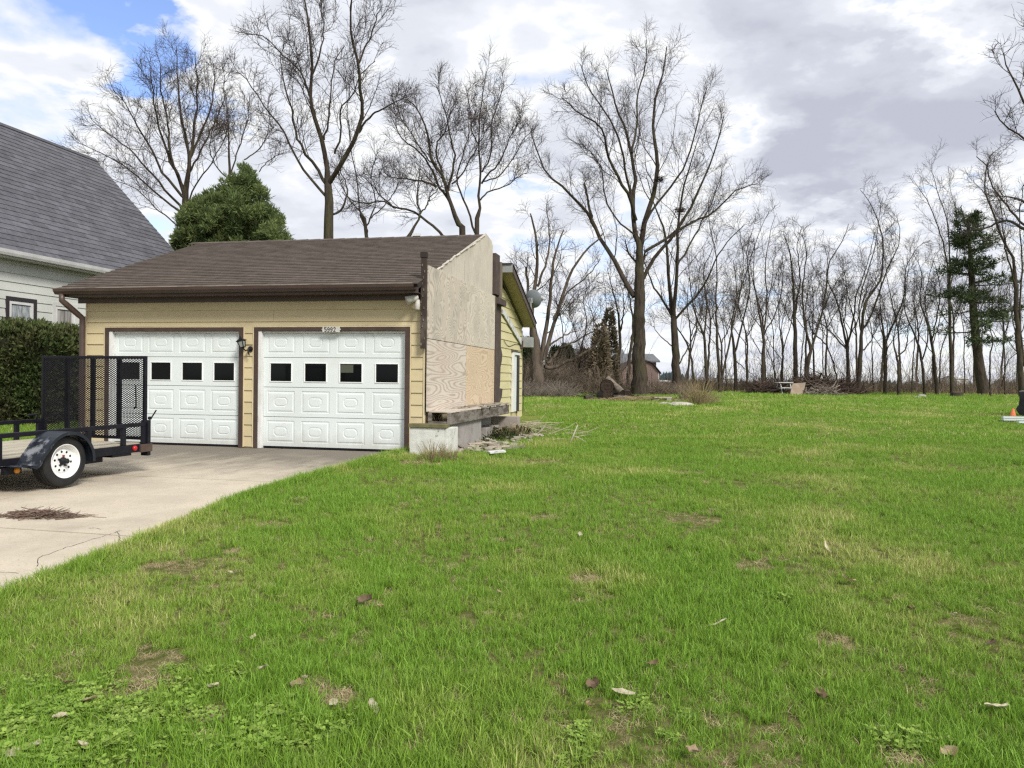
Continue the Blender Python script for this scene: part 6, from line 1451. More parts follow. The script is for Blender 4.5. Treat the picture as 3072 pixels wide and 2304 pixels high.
# log pile
def log(label, px, Y, r, L, d, mt, z=None):
    c = at(px[0], px[1], Y); d = Vector(d).normalized(); m = MB()
    k = 12; pts = [c + d * (L * i / 4) for i in range(5)]
    root = thing('log', label, 'log', c, 'heap of cut logs')
    m.tube(pts, [r * random.uniform(.94, 1.06) for _ in pts], k, False); b = m.build('bark', mt, root, smooth=True)
    m = MB(); m.lathe(c - d * .003, d, [(.02, .001), (.004, r * .35), (.012, r * .6), (.0, r * .8), (.0, r * .97)], k); m.build('cut_end', m_logend, root)
    m = MB(); m.lathe(pts[-1], -d, [(.0, .001), (.0, r * .97)], k); m.build('cut_end', m_logend, root)
    return root
lY = 32.5
log('largest dark log with hollow round end facing the camera, top left of the heap', (1821, 1160), lY, .29, 1.1, (.15, .95, .05), m_log)
log('dark log under the largest one, left bottom of the heap', (1822, 1188), lY - .2, .20, 1.2, (-.1, .95, .0), m_log)
log('pale-barked log lying slanting down across the heap', (1866, 1177), lY - .1, .14, 1.0, (-.50, .60, .52), m_logpale)
log('small round log end at the right of the heap', (1884, 1183), lY, .15, .9, (.1, .95, .05), m_log)
log('thin dark log in the middle bottom of the heap', (1846, 1186), lY + .1, .11, 1.0, (.3, .9, .03), m_log)
log('short pale split log lying before the heap', (1852, 1194), lY - .5, .09, .55, (.97, .15, -.02), m_logpale)
log('dark log round lying alone left of the heap', (1754, 1195), lY - 1, .13, .35, (.9, .3, .0), m_log)
p = ground(1777, 1192); m = MB()
tag(pile_of_sticks('dead_grass_heap', 'pale heap of dead grass left of the logs', 'dead grass', (1770, 1186), (.42, .25), 700, .35, .007, m_straw, 14, kind='stuff', h=.75), None)
pile_of_sticks('dead_grass_heap', 'low straw-coloured heap in the grass before the tallest trunk', 'dead grass', (1930, 1206), (1.3, .35), 700, .35, .007, m_straw, 15, kind='stuff', h=.22)
pile_of_sticks('bark_litter', 'dark bark and broken sticks strewn round the heap of logs', 'litter', (1830, 1196), (.9, .3), 260, .45, .014, m_log, 16, kind='stuff', h=.25)
# brush piles beyond the lawn
def brush_heap(label, x0, x1, Y, hts, n, seed, mt):
    rg2 = np.random.default_rng(seed); px = rg2.uniform(x0, x1, n); yy = Y + rg2.normal(0, .7, n); X = (px - 1536) / FPX * Y
    f = (px - x0) / (x1 - x0); hh_ = np.interp(f, np.linspace(0, 1, len(hts)), hts); Z = gz(X, yy) + hh_ * rg2.random(n) ** .8 * np.exp(-((yy - Y) / 1.6) ** 2)
    a = rg2.uniform(0, 6.28, n); d = np.stack([np.cos(a), .6 * np.sin(a), rg2.normal(.05, .28, n)], 1); l = rg2.uniform(.5, 2.0, n)
    mid = np.stack([X, yy, Z], 1); P = [mid - d * (l / 2)[:, None]]
    for k in range(3):
        d = d + rg2.normal(0, .22, (n, 3)); d /= np.linalg.norm(d, axis=1, keepdims=True); P.append(P[-1] + d * (l / 3)[:, None])
    P = np.stack(P, 1); P[:, :, 2] = np.maximum(P[:, :, 2], gz(P[:, :, 0], P[:, :, 1]) + .01)
    R = np.where(rg2.random(n) < .12, .05, .018)[:, None] * rg2.uniform(.6, 1.4, n)[:, None] * np.array([1, .85, .7, .4])
    V, F = [], []; tubes(P, R, 5, V, F, 0); o = link_mesh('brush_pile', np_mesh('brush_pile', np.concatenate(V), F), mt); return tag(o, label, 'brush pile')
m_heap = mat('dark_cut_brush', (.095, .068, .054), .95, (.055, .040, .034), .9, island=.5, spec=.1)
brush_heap('dark brush pile right behind the leaning brown board', 2418, 2488, 48.2, [.9, 1.25, 1.15, .5, .1], 620, 1, m_heap)
brush_heap('long low brush pile at the right end of the heaps', 2470, 2580, 49, [.45, .5, .95, .5, .6, .15], 520, 2, m_heap)
brush_heap('low dark brush pile left of the white picnic table', 2262, 2345, 49, [.15, .55, .6, .5, .35], 480, 3, m_heap)
brush_heap('fan of pale cut boughs in front of the dark brush pile', 2446, 2494, 45.6, [.3, .5, .15], 160, 4, m_brushg)
bY = 45.5
q = [at(2368, 1189, bY), at(2408, 1186, bY + .25), at(2416, 1149, bY + .9), at(2377, 1152, bY + .65)]
nn = (q[1] - q[0]).cross(q[3] - q[0]).normalized() * .05
m = MB(); m.prism(q, nn); tag(m.build('plywood_board', m_board), 'square brown board leaning against the brush pile', 'board')
m = MB(); p0, p1 = at(2418, 1162, bY + .3), at(2416, 1190, bY); m.bar(p0, p1, .10, .05, (1, 0, 0)); tag(m.build('post_stub', m_oldwood), 'grey board standing right of the leaning brown board', 'board')
# white picnic table
pt_ = thing('picnic_table', 'small white picnic table left of the leaning brown board', 'table', ground(2352, 1185)); tY = 47.5
a, b_ = at(2334, 1165, tY), at(2378, 1163, tY); gzz = GZ(a.x, tY); L_ = b_.x - a.x
for k in range(3): m = MB(); m.box(((a.x + b_.x) / 2, tY + k * .26, gzz + .76), (L_ / 2, .12, .022)); m.build('top_plank', m_farwhite, pt_)
for yy in (-.5, 1.0): m = MB(); m.box(((a.x + b_.x) / 2, tY + yy, gzz + .45), (L_ / 2 - .02, .13, .022)); m.build('bench_plank', m_farwhite, pt_)
for xx in (a.x + .15, b_.x - .15):
    for sgn in (-1, 1): m = MB(); m.bar((xx, tY + .25 + sgn * .65, gzz), (xx, tY + .25 + sgn * .2, gzz + .74), .09, .04, (1, 0, 0)); m.build('leg', m_farwhite, pt_)
    m = MB(); m.bar((xx + .05, tY - .6, gzz + .41), (xx + .05, tY + 1.1, gzz + .41), .04, .08); m.build('brace', m_farwhite, pt_)
# stones, slab and dry clumps in front of the second tree
def stone(label, px, sz, mt, seed, cat='stone', name='stone'):
    p = ground(*px); rg2 = np.random.default_rng(seed); m = MB(); k = 9; vs = []; lv_ = [(0, 1.0), (.45, 1.05), (.8, .8), (1, .4)]
    rad = rg2.uniform(.8, 1.2, k)
    for h_, r in lv_:
        for j in range(k): a = j * 6.283 / k; vs.append(p + Vector((math.cos(a) * sz[0] * r * rad[j], math.sin(a) * sz[1] * r * rad[j], h_ * sz[2] - .02 + rg2.normal(0, sz[2] * .06))))
    m.add(vs, [(i * k + j, i * k + (j + 1) % k, (i + 1) * k + (j + 1) % k, (i + 1) * k + j) for i in range(3) for j in range(k)] + [tuple(3 * k + j for j in range(k))])
    return tag(m.build(name, mt, None), label, cat)
log('short dark log lying across the foot of the heap', (1838, 1192), lY - .4, .10, .7, (.85, .4, .0), m_log)
log('mossy dark log behind the pale slanting one', (1850, 1176), lY + .5, .17, .9, (.25, .95, .0), m_log)
stone('long pale stone slab lying before the second tree', (2042, 1217), (.42, .3, .14), m_stone, 1); stone('low rounded stone left of the long pale slab', (1998, 1213), (.22, .2, .09), m_stone, 2)
stone('small grey stone in the lawn left of the stump', (2764, 1192), (.25, .2, .2), m_conc, 3); stone('weed-grown stone left of the small grey one', (2750, 1194), (.2, .2, .12), m_conc, 4)
pb_ = thing('plank_bench', 'low grey plank resting on blocks before the second tree', 'bench', ground(1986, 1208)); pp = ground(1986, 1207)
m = MB(); m.box(pp + UP * .19, (.36, .12, .022), Vector((.98, .2, 0)).normalized(), Vector((-.2, .98, 0)).normalized()); m.build('plank', m_stick, pb_)
for xx in (-.24, .26): m = MB(); m.box(pp + Vector((xx, .05 * xx, .075)), (.09, .10, .09)); m.build('block', m_conc, pb_)
su = thing('tree_stump', 'low dark stump at the far right of the lawn', 'stump', ground(2870, 1192)); pp = ground(2870, 1192)
m = MB(); m.lathe(pp - UP * .05, UP, [(0, .46), (.15, .36), (.34, .32), (.36, .28), (.36, .001)], 12, ref=(1, 0, 0)); m.build('stump_wood', m_log, su)
m = MB(); m.lathe(pp + UP * .311, UP, [(0, .30), (.006, .15), (.006, .001)], 12, ref=(1, 0, 0)); m.build('sawn_top', m_stick, su)
def reeds(label, px, n, h_, spread, mt, seed, r=.005):
    rg2 = np.random.default_rng(seed); c = ground(*px); p = np.stack([rg2.normal(0, spread, n), rg2.normal(0, spread, n)], 1); a = p / (spread * 2.2)
    d = np.stack([a[:, 0] * .55 + rg2.normal(0, .12, n), a[:, 1] * .55 + rg2.normal(0, .12, n), np.ones(n)], 1); l = h_ * rg2.uniform(.45, 1.1, n)
    P = [np.stack([c.x + p[:, 0] * .6, c.y + p[:, 1] * .6, np.full(n, c.z - .02)], 1)]
    for k in range(4): dn = d / np.linalg.norm(d, axis=1, keepdims=True); P.append(P[-1] + dn * (l / 4)[:, None]); d[:, :2] *= 1.28; d += rg2.normal(0, .06, (n, 3))
    P = np.stack(P, 1); R = np.full(n, r)[:, None] * np.array([1, .9, .8, .6, .3]); V, F = [], []; tubes(P, R, 3, V, F, 0)
    return tag(link_mesh('dry_grass_clump', np_mesh('dry_grass_clump', np.concatenate(V) - np.array(c), F), mt, None, c), label, 'grass clump')
reeds('brown twiggy clump standing behind the pale stone slab', (2052, 1203), 90, 1.05, .22, m_brush, 1, .007)
reeds('tall pale fountain of dry grass right of the stone slab', (2098, 1214), 260, .95, .22, m_straw, 2)
reeds('short pale tuft of dry grass at the right foot of the tall dry clump', (2128, 1212), 140, .5, .25, m_straw, 3)
reeds('dry grass tuft in front of the white foundation block', (1300, 1385), 130, .34, .14, m_straw, 4, .003); reeds('sparse dry stalks at the right corner of the white foundation block', (1352, 1385), 90, .32, .12, m_straw, 5, .003)
reeds('dry bent weeds growing by the concrete stoop', (1540, 1318), 110, .40, .2, m_straw, 6, .0035)
# weeds by the foundation
rgw = np.random.default_rng(8); n = 520; a = rgw.normal(3.2, .65, n); so = rgw.normal(-.75, .16, n)
pp = np.array([list(G(s_, a_, 0)) for s_, a_ in zip(so, a)]); pp[:, 2] = gz(pp[:, 0], pp[:, 1]) + rgw.random(n) * .20 * np.exp(-((a - 3.2) / .6) ** 2)
V, F = sprays(pp, np.tile([[.2, -.3, .8]], (n, 1)), .10, .022, rgw, 3, .7)
tag(link_mesh('weeds', np_mesh('weeds', V, F), mat('dark_weed_green', (.050, .070, .022), .8, (.075, .080, .03), 4, island=.4, trans=.2)), 'dark green weeds growing against the foundation wall', 'weeds', kind='stuff')
# things at the right edge
mY = 22.5
mw = thing('covered_mower', 'black covered riding mower cut off by the right edge', 'mower', at(3085, 1262, mY))
zz0 = GZ(at(3085, 1262, mY).x, mY)
def mp(x, z, dy=0): p = at(x, z, mY); return Vector((p.x, mY + dy, p.z))
prof = [(3056, 1176), (3058, 1196), (3056, 1214), (3050, 1222), (3047, 1228), (3052, 1236), (3060, 1246), (3069, 1256)]
m = MB(); lft = [mp(x, y) for x, y in prof]; rgt = [Vector((p.x + 1.0, p.y, p.z)) for p in lft]
poly = lft + rgt[::-1]; m.prism(poly, (.58, .8, 0)); m.build('cover', m_blackpl, mw, bevel=.03)
m = MB(); p0 = mp(3056, 1176); m.prism([p0 + Vector((-.01, -.01, .0)), p0 + Vector((.9, -.01, .0)), p0 + Vector((.9, -.01, .045)), p0 + Vector((.02, -.01, .04))], (.58, .8, 0)); m.build('seat_top', m_greytop, mw, bevel=.03)
m = MB(); p0 = mp(3071, 1262); m.box((p0.x + .3, mY + .3, p0.z), (.3, .3, .11)); m.build('red_deck', m_redmetal, mw, bevel=.02)
for dx in (.25, .85): m = MB(); p0 = mp(3069, 1256); m.lathe((p0.x + dx, mY + .02, zz0 + .17), (0, -1, 0), [(-.16, .001), (-.16, .15), (-.12, .17), (0, .17), (.02, .14), (.02, .001)], 18); m.build('wheel', m_rubber, mw)
tc_ = thing('traffic_cone', 'faded orange cone standing behind the pale planks at the right edge', 'cone', ground(3039, 1256)); p0 = ground(3039, 1255)
m = MB(); m.lathe(p0, UP, [(0.02, .10), (.025, .085), (.27, .028), (.275, .018), (.275, .001)], 16, ref=(1, 0, 0)); m.build('cone_body', m_orange, tc_, smooth=True); m = MB(); m.box(p0 + UP * .012, (.13, .13, .012)); m.build('cone_base', m_orange, tc_)
for i, (y, x0, lab) in enumerate(((1258, 3008, 'upper pale plank lying at the right edge'), (1264, 3010, 'middle pale blue plank lying at the right edge'), (1271, 3058, 'short pale plank lying nearest the camera at the right edge'))):
    p0 = ground(x0, y + 3); m = MB(); m.box(p0 + Vector((.8, .02 * i, .06 + .012 * (2 - i))), (.8, .05, .022), Vector((1, -.02, 0)).normalized()); tag(m.build('plank', m_plank, None), lab, 'plank', 'pale planks by the mower')
p0 = ground(3012, 1268); m = MB(); m.box(p0 + Vector((.55, .08, .022)), (.6, .10, .03)); tag(m.build('plank_rack', m_blackpl, None), 'dark low rack under the pale planks', 'rack')

# dead leaves and husks in the grass
def leaf_mesh(seed, w, l, curl):
    rg2 = random.Random(seed); vs = []; nu, nv = 6, 4
    for i in range(nu):
        f = i / (nu - 1); ww = w * (math.sin(math.pi * (.08 + .86 * f)) ** .8) * (1 + rg2.uniform(-.15, .15))
        for j in range(nv):
            g_ = j / (nv - 1) - .5; vs.append(((f - .5) * l, g_ * ww * 2, curl * ((2 * g_) ** 2) * w + curl * .5 * l * (f - .5) ** 2 * 2 + rg2.uniform(-.004, .004)))
    me = bpy.data.meshes.new('dead_leaf'); me.from_pydata(vs, [], [(i * nv + j, i * nv + j + 1, (i + 1) * nv + j + 1, (i + 1) * nv + j) for i in range(nu - 1) for j in range(nv - 1)]); me.update(); return me
LEAVES = [((690, 1738), .05, .025, m_husk, 'single pale leaf lying in the grass right of the bare patch near the driveway'), ((1740, 1618), .07, .03, m_husk, 'small pale scrap in the grass right of the middle bare spot'), ((2480, 1662), .20, .02, m_husk, 'long pale crooked husk in the grass right of the middle'), ((2545, 1760), .12, .045, m_leaf, 'pinkish tan dead leaf, largest on the right half of the lawn'),
    ((2150, 1895), .16, .03, m_husk, 'pale folded corn husk leaning up in the middle of the lawn'), ((2735, 1850), .08, .035, m_darkleaf, 'curled brown leaf on the right lawn below the tan one'), ((2975, 1955), .07, .04, m_darkleaf, 'dark curled leaf close to the right edge'), ((1095, 1822), .11, .06, m_darkleaf, 'brown torn clod of dead leaves left of the middle'),
    ((1140, 1838), .07, .035, m_leaf, 'reddish curled leaf touching the brown clod'), ((1497, 1797), .06, .03, m_leaf, 'small tan leaf above the middle of the lawn'), ((1780, 2085), .08, .05, m_darkleaf, 'dark curled leaf low in the middle foreground'), ((1870, 2105), .14, .025, m_husk, 'pale arched stalk in the middle foreground'),
    ((1765, 2145), .07, .04, m_leaf, 'brown upright leaf just below the dark curled one'), ((890, 2085), .085, .05, m_leaf, 'largest light brown leaf in the left foreground'), ((915, 2062), .045, .025, m_husk, 'white leaf scrap above the largest brown leaf'), ((790, 2030), .10, .025, m_husk, 'pale stick-like husk in the left foreground grass'), ((270, 2130), .08, .05, m_leaf, 'tan leaf among the clover at the left'),
    ((205, 2075), .06, .04, m_darkleaf, 'dark brown leaf at the top of the clover patch'), ((110, 2270), .05, .04, m_husk, 'small white scrap in the clover near the bottom left corner'), ((40, 2295), .06, .04, m_husk, 'pale scrap cut off by the bottom left corner'), ((180, 2180), .07, .045, m_husk, 'white curled scrap left in the clover'), ((245, 2268), .05, .03, m_husk, 'white scrap at the bottom right rim of the clover'), ((640, 2090), .06, .04, m_husk, 'pale scrap at the edge of the green mat of weeds'), ((2460, 2120), .08, .05, m_darkleaf, 'dark leaf low on the right foreground'),
    ((2990, 2150), .14, .03, m_husk, 'pale bent stalk in the right foreground corner'), ((2080, 2290), .07, .05, m_leaf, 'brown leaf cut by the bottom edge left of the middle right'), ((2850, 2295), .09, .05, m_leaf, 'tan leaf at the bottom edge in the right corner'), ((1960, 2020), .07, .03, m_darkleaf, 'small dark leaf above the pale arched stalk'), ((2860, 1865), .05, .035, m_husk, 'pale scrap beside the curled brown leaf at right'), ((380, 1830), .05, .03, m_darkleaf, 'dark little leaf below the driveway edge'), ((760, 1935), .04, .03, m_husk, 'tiny pale scrap in plain grass above the green weed mat'), ((1000, 2140), .05, .03, m_husk, 'tiny pale scrap just right of the largest light brown leaf'),
    ((1120, 2150), .12, .03, m_husk, 'long pale scrap right of the largest brown leaf'), ((1650, 1475), .06, .03, m_husk, 'pale scrap high on the lawn below the propped-up branch'), ((2390, 1690), .05, .02, m_husk, 'tiny pale scrap left of the long crooked husk')]
for i, (px, l, w, mt, lab) in enumerate(LEAVES):
    p = ground(*px); me = leaf_mesh(i, w * .62, l * .80, random.uniform(.15, .55)); o = link_mesh('dead_leaf', me, mt); o.location = p + UP * (.042 if p.y < 8 else .05)
    o.rotation_euler = (random.uniform(-.5, .3), random.uniform(-.4, .4), random.uniform(0, 6.28)); tag(o, lab or 'small pale leaf scrap lying loose in the grass', 'leaf', 'dead leaves in the lawn')

# ------------------------------------------------------------------ grass
def blade_clump(name, seed, n, h, spread, lean, mt, w=.0021, segs=3, droop=.5):
    rg2 = np.random.default_rng(seed); V, F = [], []; b = 0
    for i in range(n):
        a = rg2.uniform(0, 6.28); q = spread * math.sqrt(rg2.random()); x, y = q * math.cos(a), q * math.sin(a)
        d = rg2.uniform(0, 6.28); H = h * rg2.uniform(.45, 1.25); le = lean * rg2.uniform(.2, 1.3); tw = rg2.uniform(0, 6.28); ww = w * rg2.uniform(.7, 1.4)
        sx, sy = math.cos(tw) * ww, math.sin(tw) * ww
        for k in range(segs):
            f = k / segs; o = le * (f ** 1.7) * H; z = H * f * (1 - droop * le * f * .6); wd = (1 - f * .55)
            cx, cy = x + math.cos(d) * o, y + math.sin(d) * o
            V += [(cx - sx * wd, cy - sy * wd, z), (cx + sx * wd, cy + sy * wd, z)]
        o = le * H; V.append((x + math.cos(d) * o, y + math.sin(d) * o, H * (1 - droop * le * .6)))
        for k in range(segs - 1): F.append((b + 2 * k, b + 2 * k + 1, b + 2 * k + 3, b + 2 * k + 2))
        F.append((b + 2 * segs - 2, b + 2 * segs - 1, b + 2 * segs)); b += 2 * segs + 1
    me = bpy.data.meshes.new(name); me.from_pydata([tuple(v) for v in V], [], F); me.materials.append(mt); me.update()
    return bpy.data.objects.new(name, me)
def clover_clump(name, seed, n, mt):
    rg2 = np.random.default_rng(seed); V, F = [], []; b = 0
    for i in range(n):
        a = rg2.uniform(0, 6.28); q = .075 * math.sqrt(rg2.random()); x, y = q * math.cos(a), q * math.sin(a); z = rg2.uniform(.018, .055); r = rg2.uniform(.0055, .0105); t0 = rg2.uniform(0, 6.28); tl = rg2.uniform(-.35, .35, 2)
        for j in range(3):
            aa = t0 + j * 2.094; cx, cy = x + math.cos(aa) * r, y + math.sin(aa) * r
            ring = [(cx + math.cos(q2) * r * .95, cy + math.sin(q2) * r * .95) for q2 in np.arange(5) * 6.283 / 5 + aa]
            V += [(u, v, z + (u - x) * tl[0] + (v - y) * tl[1] + .3 * math.hypot(u - x, v - y)) for u, v in ring]; F.append(tuple(range(b, b + 5))); b += 5
    me = bpy.data.meshes.new(name); me.from_pydata([tuple(v) for v in V], [], F); me.materials.append(mt); me.update()
    return bpy.data.objects.new(name, me)
def grass_mat(name, lush, dry, mid, dryness=(.45, .72), scale=.55, trans=.28, isl=.34):
    m = bpy.data.materials.new(name); m.use_nodes = True; t = m.node_tree; L = t.links; b = t.nodes['Principled BSDF']; b.inputs['Roughness'].default_value = .5; b.inputs['Specular IOR Level'].default_value = .3
    oi = N(t, 'ShaderNodeObjectInfo'); geo = N(t, 'ShaderNodeNewGeometry')
    f = ramp(t, noise(t, geo.outputs['Position'], scale, 6, .62), *dryness)
    c = mixn(t, f, lush, mid)
    r2 = ramp(t, MA(t, 'ADD', MA(t, 'MULTIPLY', geo.outputs['Random Per Island'], .62), MA(t, 'MULTIPLY', f, .42)),   .66, .86)
    c = mixn(t, r2, c, dry)
    v = MA(t, 'ADD', MA(t, 'MULTIPLY', MA(t, 'FRACT', MA(t, 'ADD', oi.outputs['Random'], geo.outputs['Random Per Island'])), 2 * isl), 1 - isl)
    vs = N(t, 'ShaderNodeVectorMath', operation='SCALE'); L.new(c, vs.inputs[0]); L.new(v, vs.inputs['Scale']); c = vs.outputs[0]
    L.new(c, b.inputs['Base Color']); tr_ = N(t, 'ShaderNodeBsdfTranslucent'); L.new(c, tr_.inputs[0]); ms = N(t, 'ShaderNodeMixShader'); ms.inputs[0].default_value = trans
    L.new(b.outputs[0], ms.inputs[1]); L.new(tr_.outputs[0], ms.inputs[2]); L.new(ms.outputs[0], t.nodes['Material Output'].inputs[0]); return m
m_grass = grass_mat('lawn_grass', (0.202, 0.348, 0.042), (0.58, 0.54, 0.24), (0.320, 0.402, 0.078))
m_strawg = mat('dead_grass_blade', (0.54, 0.45, 0.27), .8, (0.42, 0.34, 0.19), 3, island=.3, trans=.25, spec=.1)
m_clover = mat('clover_leaf', (0.23, 0.36, 0.055), .6, (0.31, 0.41, 0.09), 6, island=.3, trans=.3)
protos = [blade_clump('grass_tuft', 1, 26, .075, .045, .55, m_grass), blade_clump('grass_tuft', 2, 24, .090, .050, .75, m_grass), blade_clump('grass_tuft', 3, 28, .060, .050, .9, m_grass), blade_clump('grass_tuft', 4, 22, .105, .04, .5, m_grass),
          blade_clump('straw_tuft', 5, 22, .07, .06, 1.5, m_strawg, droop=.75), clover_clump('clover_tuft', 6, 26, m_clover), blade_clump('weed_tuft', 7, 20, .05, .05, 1.4, m_clover, w=.005, droop=.7)]
far_p = [blade_clump('far_grass_tuft', 11, 26, .085, .13, .6, m_grass, w=.0045, segs=2), blade_clump('far_grass_tuft', 12, 24, .075, .15, .8, m_grass, w=.005, segs=2), blade_clump('far_straw_tuft', 13, 18, .07, .14, 1.2, m_strawg, w=.004, segs=2)]
def scatter(name, label, P, rz, sc, idx, src):
    n = len(P); me = bpy.data.meshes.new(name); me.vertices.add(n); me.vertices.foreach_set('co', P.astype(np.float32).ravel())
    a = me.attributes.new('rz', 'FLOAT_VECTOR', 'POINT'); a.data.foreach_set('vector', np.stack([rg.normal(0, .12, n), rg.normal(0, .12, n), rz], 1).astype(np.float32).ravel())
    a = me.attributes.new('sc', 'FLOAT', 'POINT'); a.data.foreach_set('value', sc.astype(np.float32)); a = me.attributes.new('ix', 'INT', 'POINT'); a.data.foreach_set('value', idx.astype(np.int32))
    o = bpy.data.objects.new(name, me); COL.objects.link(o); tag(o, label, 'grass', kind='stuff')
    ng = bpy.data.node_groups.new(name, 'GeometryNodeTree'); ng.interface.new_socket('Geometry', in_out='INPUT', socket_type='NodeSocketGeometry'); ng.interface.new_socket('Geometry', in_out='OUTPUT', socket_type='NodeSocketGeometry')
    gi = ng.nodes.new('NodeGroupInput'); go = ng.nodes.new('NodeGroupOutput'); jn = ng.nodes.new('GeometryNodeJoinGeometry')
    for s_ in src[::-1]:
        oi = ng.nodes.new('GeometryNodeObjectInfo'); oi.inputs['Object'].default_value = s_; oi.inputs['As Instance'].default_value = True; ng.links.new(oi.outputs['Geometry'], jn.inputs[0])
    ip = ng.nodes.new('GeometryNodeInstanceOnPoints'); ip.inputs['Pick Instance'].default_value = True
    ng.links.new(gi.outputs[0], ip.inputs['Points']); ng.links.new(jn.outputs[0], ip.inputs['Instance'])
    for nm, typ, sock in (('ix', 'INT', 'Instance Index'), ('rz', 'FLOAT_VECTOR', 'Rotation'), ('sc', 'FLOAT', 'Scale')):
        na = ng.nodes.new('GeometryNodeInputNamedAttribute'); na.data_type = typ; na.inputs['Name'].default_value = nm; ng.links.new(na.outputs['Attribute'], ip.inputs[sock])
    ng.links.new(ip.outputs[0], go.inputs[0]); md = o.modifiers.new('scatter', 'NODES'); md.node_group = ng; return o
rg = np.random.default_rng(77)
def fld(x, y, s, ph):   # smooth pseudo noise for patchiness
    return (np.sin(x * s + ph) * np.sin(y * s * 1.13 + ph * 2) + np.sin(x * s * 2.3 + y * s * .7 + ph) * .6 + np.sin(y * s * 2.9 - x * s * 1.4 + ph * 3) * .45) / 2.05
BARE = [((520, 1705), .22), ((885, 1515), .14), ((820, 1578), .16), ((1635, 1557), .13), ((1625, 1388), .30), ((415, 2060), .16), ((430, 2000), .10), ((625, 2160), .09), ((640, 2220), .07), ((480, 1985), .14), ((2230, 1370), .30), ((1660, 1300), .35), ((2080, 1560), .25), ((830, 1625), .08), ((1110, 1815), .07), ((930, 2060), .10), ((900, 1500), .12), ((2920, 1870), .13),
        ((1010, 2100), .12), ((2060, 1420), .25), ((1250, 1390), .25), ((1310, 1395), .2), ((690, 1655), .10), ((2260, 1700), .14), ((1760, 1740), .13), ((2500, 1930), .12), ((2730, 2290), .1), ((1900, 2200), .1)]
BG = [(ground(*p), r) for p, r in BARE]
CLV = [((150, 2150), .42), ((330, 2230), .35), ((60, 2240), .35), ((700, 2200), .22), ((560, 1990 + 60), .22), ((950, 2180), .2), ((1750, 2250), .2), ((1960, 2160), .15), ((2330, 1790), .12), ((2700, 2230), .15)]
CG = [(ground(*p), r) for p, r in CLV]
def area_points(y0, y1, dens, xr=.98):
    A = xr * 2 * (y1 ** 2 - y0 ** 2) / 2; n = int(A * dens); y = np.sqrt(rg.uniform(y0 ** 2, y1 ** 2, n)); x = rg.uniform(-xr, xr, n) * y; return x, y
def on_lawn(x, y, mar=.02):
    s, t_ = np_st(x, y); over = fld(x, y, 3.1, 1.7) * .05
    return ~((s > edge_s(t_) - mar + over) & (s < 7.0) & (t_ < .12)) & ~((s > -.66) & (s < 6.6) & (t_ > -.62) & (t_ < 8.5) & ~((s < .02) & (t_ < .1) & (s > -.5) & (t_ < -.62)))
X, Y_, SC, IX = [], [], [], []
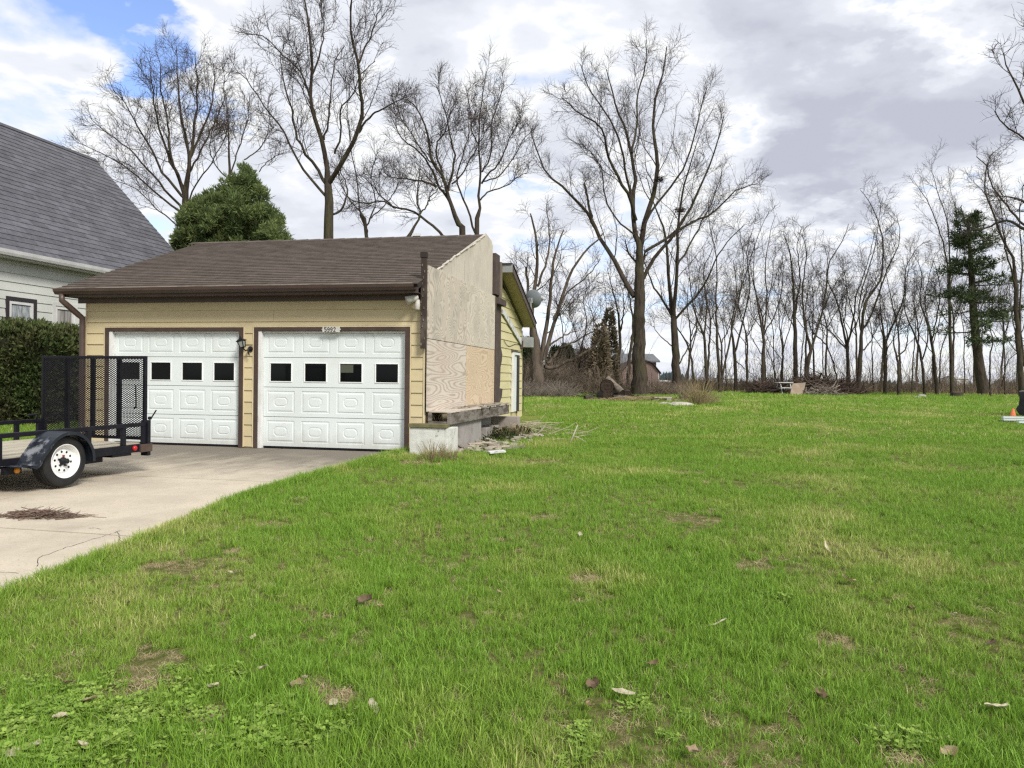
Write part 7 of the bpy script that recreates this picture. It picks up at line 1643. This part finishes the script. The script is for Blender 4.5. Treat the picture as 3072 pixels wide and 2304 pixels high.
for y0, y1, dens, sc in ((1.4, 3.6, 1250, .74), (3.6, 5.5, 950, .70), (5.5, 8, 560, .72), (8, 11.5, 360, .84), (11.5, 16, 210, 1.0)):
    x, y = area_points(y0, y1, dens); k = on_lawn(x, y); x, y = x[k], y[k]; n = len(x)
    lush = fld(x, y, 1.25, .4) * .6 + fld(x, y, 3.3, 2.0) * .4; ix = rg.integers(0, 4, n); s_ = sc * rg.uniform(.65, 1.2, n) * (1 + .45 * lush)
    keep = rg.random(n) < np.clip(.86 + .4 * lush, .5, 1)
    ix = np.where(rg.random(n) < np.clip(.035 + .04 * np.exp(-((y - 7.5) / 3) ** 2) - .16 * lush, .005, .25), 4, ix)
    for c, r in BG:
        d2 = ((x - c.x) / r) ** 2 + ((y - c.y) / (r * .9)) ** 2 + fld(x, y, 9, c.x) * .5; ins = d2 < 1; keep &= ~(ins & (rg.random(n) < .22)); ix = np.where(ins & (rg.random(n) < .9), 4, ix); s_ = np.where(ins, s_ * .75, s_)
    for c, r in CG:
        d2 = ((x - c.x) / r) ** 2 + ((y - c.y) / r) ** 2 + fld(x, y, 6, c.x) * .6; ins = (d2 < 1) & (rg.random(n) < .13); ix = np.where(ins, np.where(rg.random(n) < .8, 5, 6), ix)
    x, y, ix, s_ = x[keep], y[keep], ix[keep], s_[keep]
    X.append(x); Y_.append(y); SC.append(s_); IX.append(ix)
# fringe along the slab's edge
t_ = rg.uniform(-11, -.2, 2600); s_ = edge_s(t_) + rg.normal(-.05, .055, len(t_)); fr = np.array([list(G(a, b, 0)) for a, b in zip(s_, t_)]); k = (fr[:, 1] > 2.2); fr = fr[k]
X.append(fr[:, 0]); Y_.append(fr[:, 1]); SC.append(rg.uniform(.7, 1.25, len(fr)) * np.where(fr[:, 1] > 9, 1.15, .95)); IX.append(rg.integers(0, 4, len(fr)))
X, Y_, SC, IX = map(np.concatenate, (X, Y_, SC, IX))
P = np.stack([X, Y_, gz(X, Y_) - .004], 1); ss, t2 = np_st(X, Y_); P[:, 2] = np.where((ss > edge_s(t2) - .05) & (ss < 6.9) & (t2 < .1), np.maximum(P[:, 2], drive_z(Y_) - .01), P[:, 2])
scatter('lawn_grass', 'green spring lawn of uneven blades with straw patches and clover', P, rg.uniform(0, 6.28, len(P)), SC, IX, protos)
print('near tufts', len(P))
X, Y_, SC, IX = [], [], [], []
for y0, y1, dens, sc in ((15, 24, 62, 1.0), (24, 36, 26, 1.35), (36, 58, 11, 1.9)):
    x, y = area_points(y0, y1, dens); k = on_lawn(x, y); x, y = x[k], y[k]; n = len(x); lush = fld(x, y, .55, .9); ix = np.where(rg.random(n) < np.clip(.10 - .16 * lush, .02, .3), 2, rg.integers(0, 2, n))
    ix = np.where((y > 53) & (rg.random(n) < (y - 53) / 5), 2, ix)
    X.append(x); Y_.append(y); SC.append(sc * rg.uniform(.6, 1.2, n) * (1 + .25 * lush)); IX.append(ix)
X, Y_, SC, IX = map(np.concatenate, (X, Y_, SC, IX))
P = np.stack([X, Y_, gz(X, Y_) - .006], 1); scatter('far_lawn_grass', 'farther lawn grass reaching to the trees', P, rg.uniform(0, 6.28, len(P)), SC, IX, far_p)
print('far tufts', len(P))
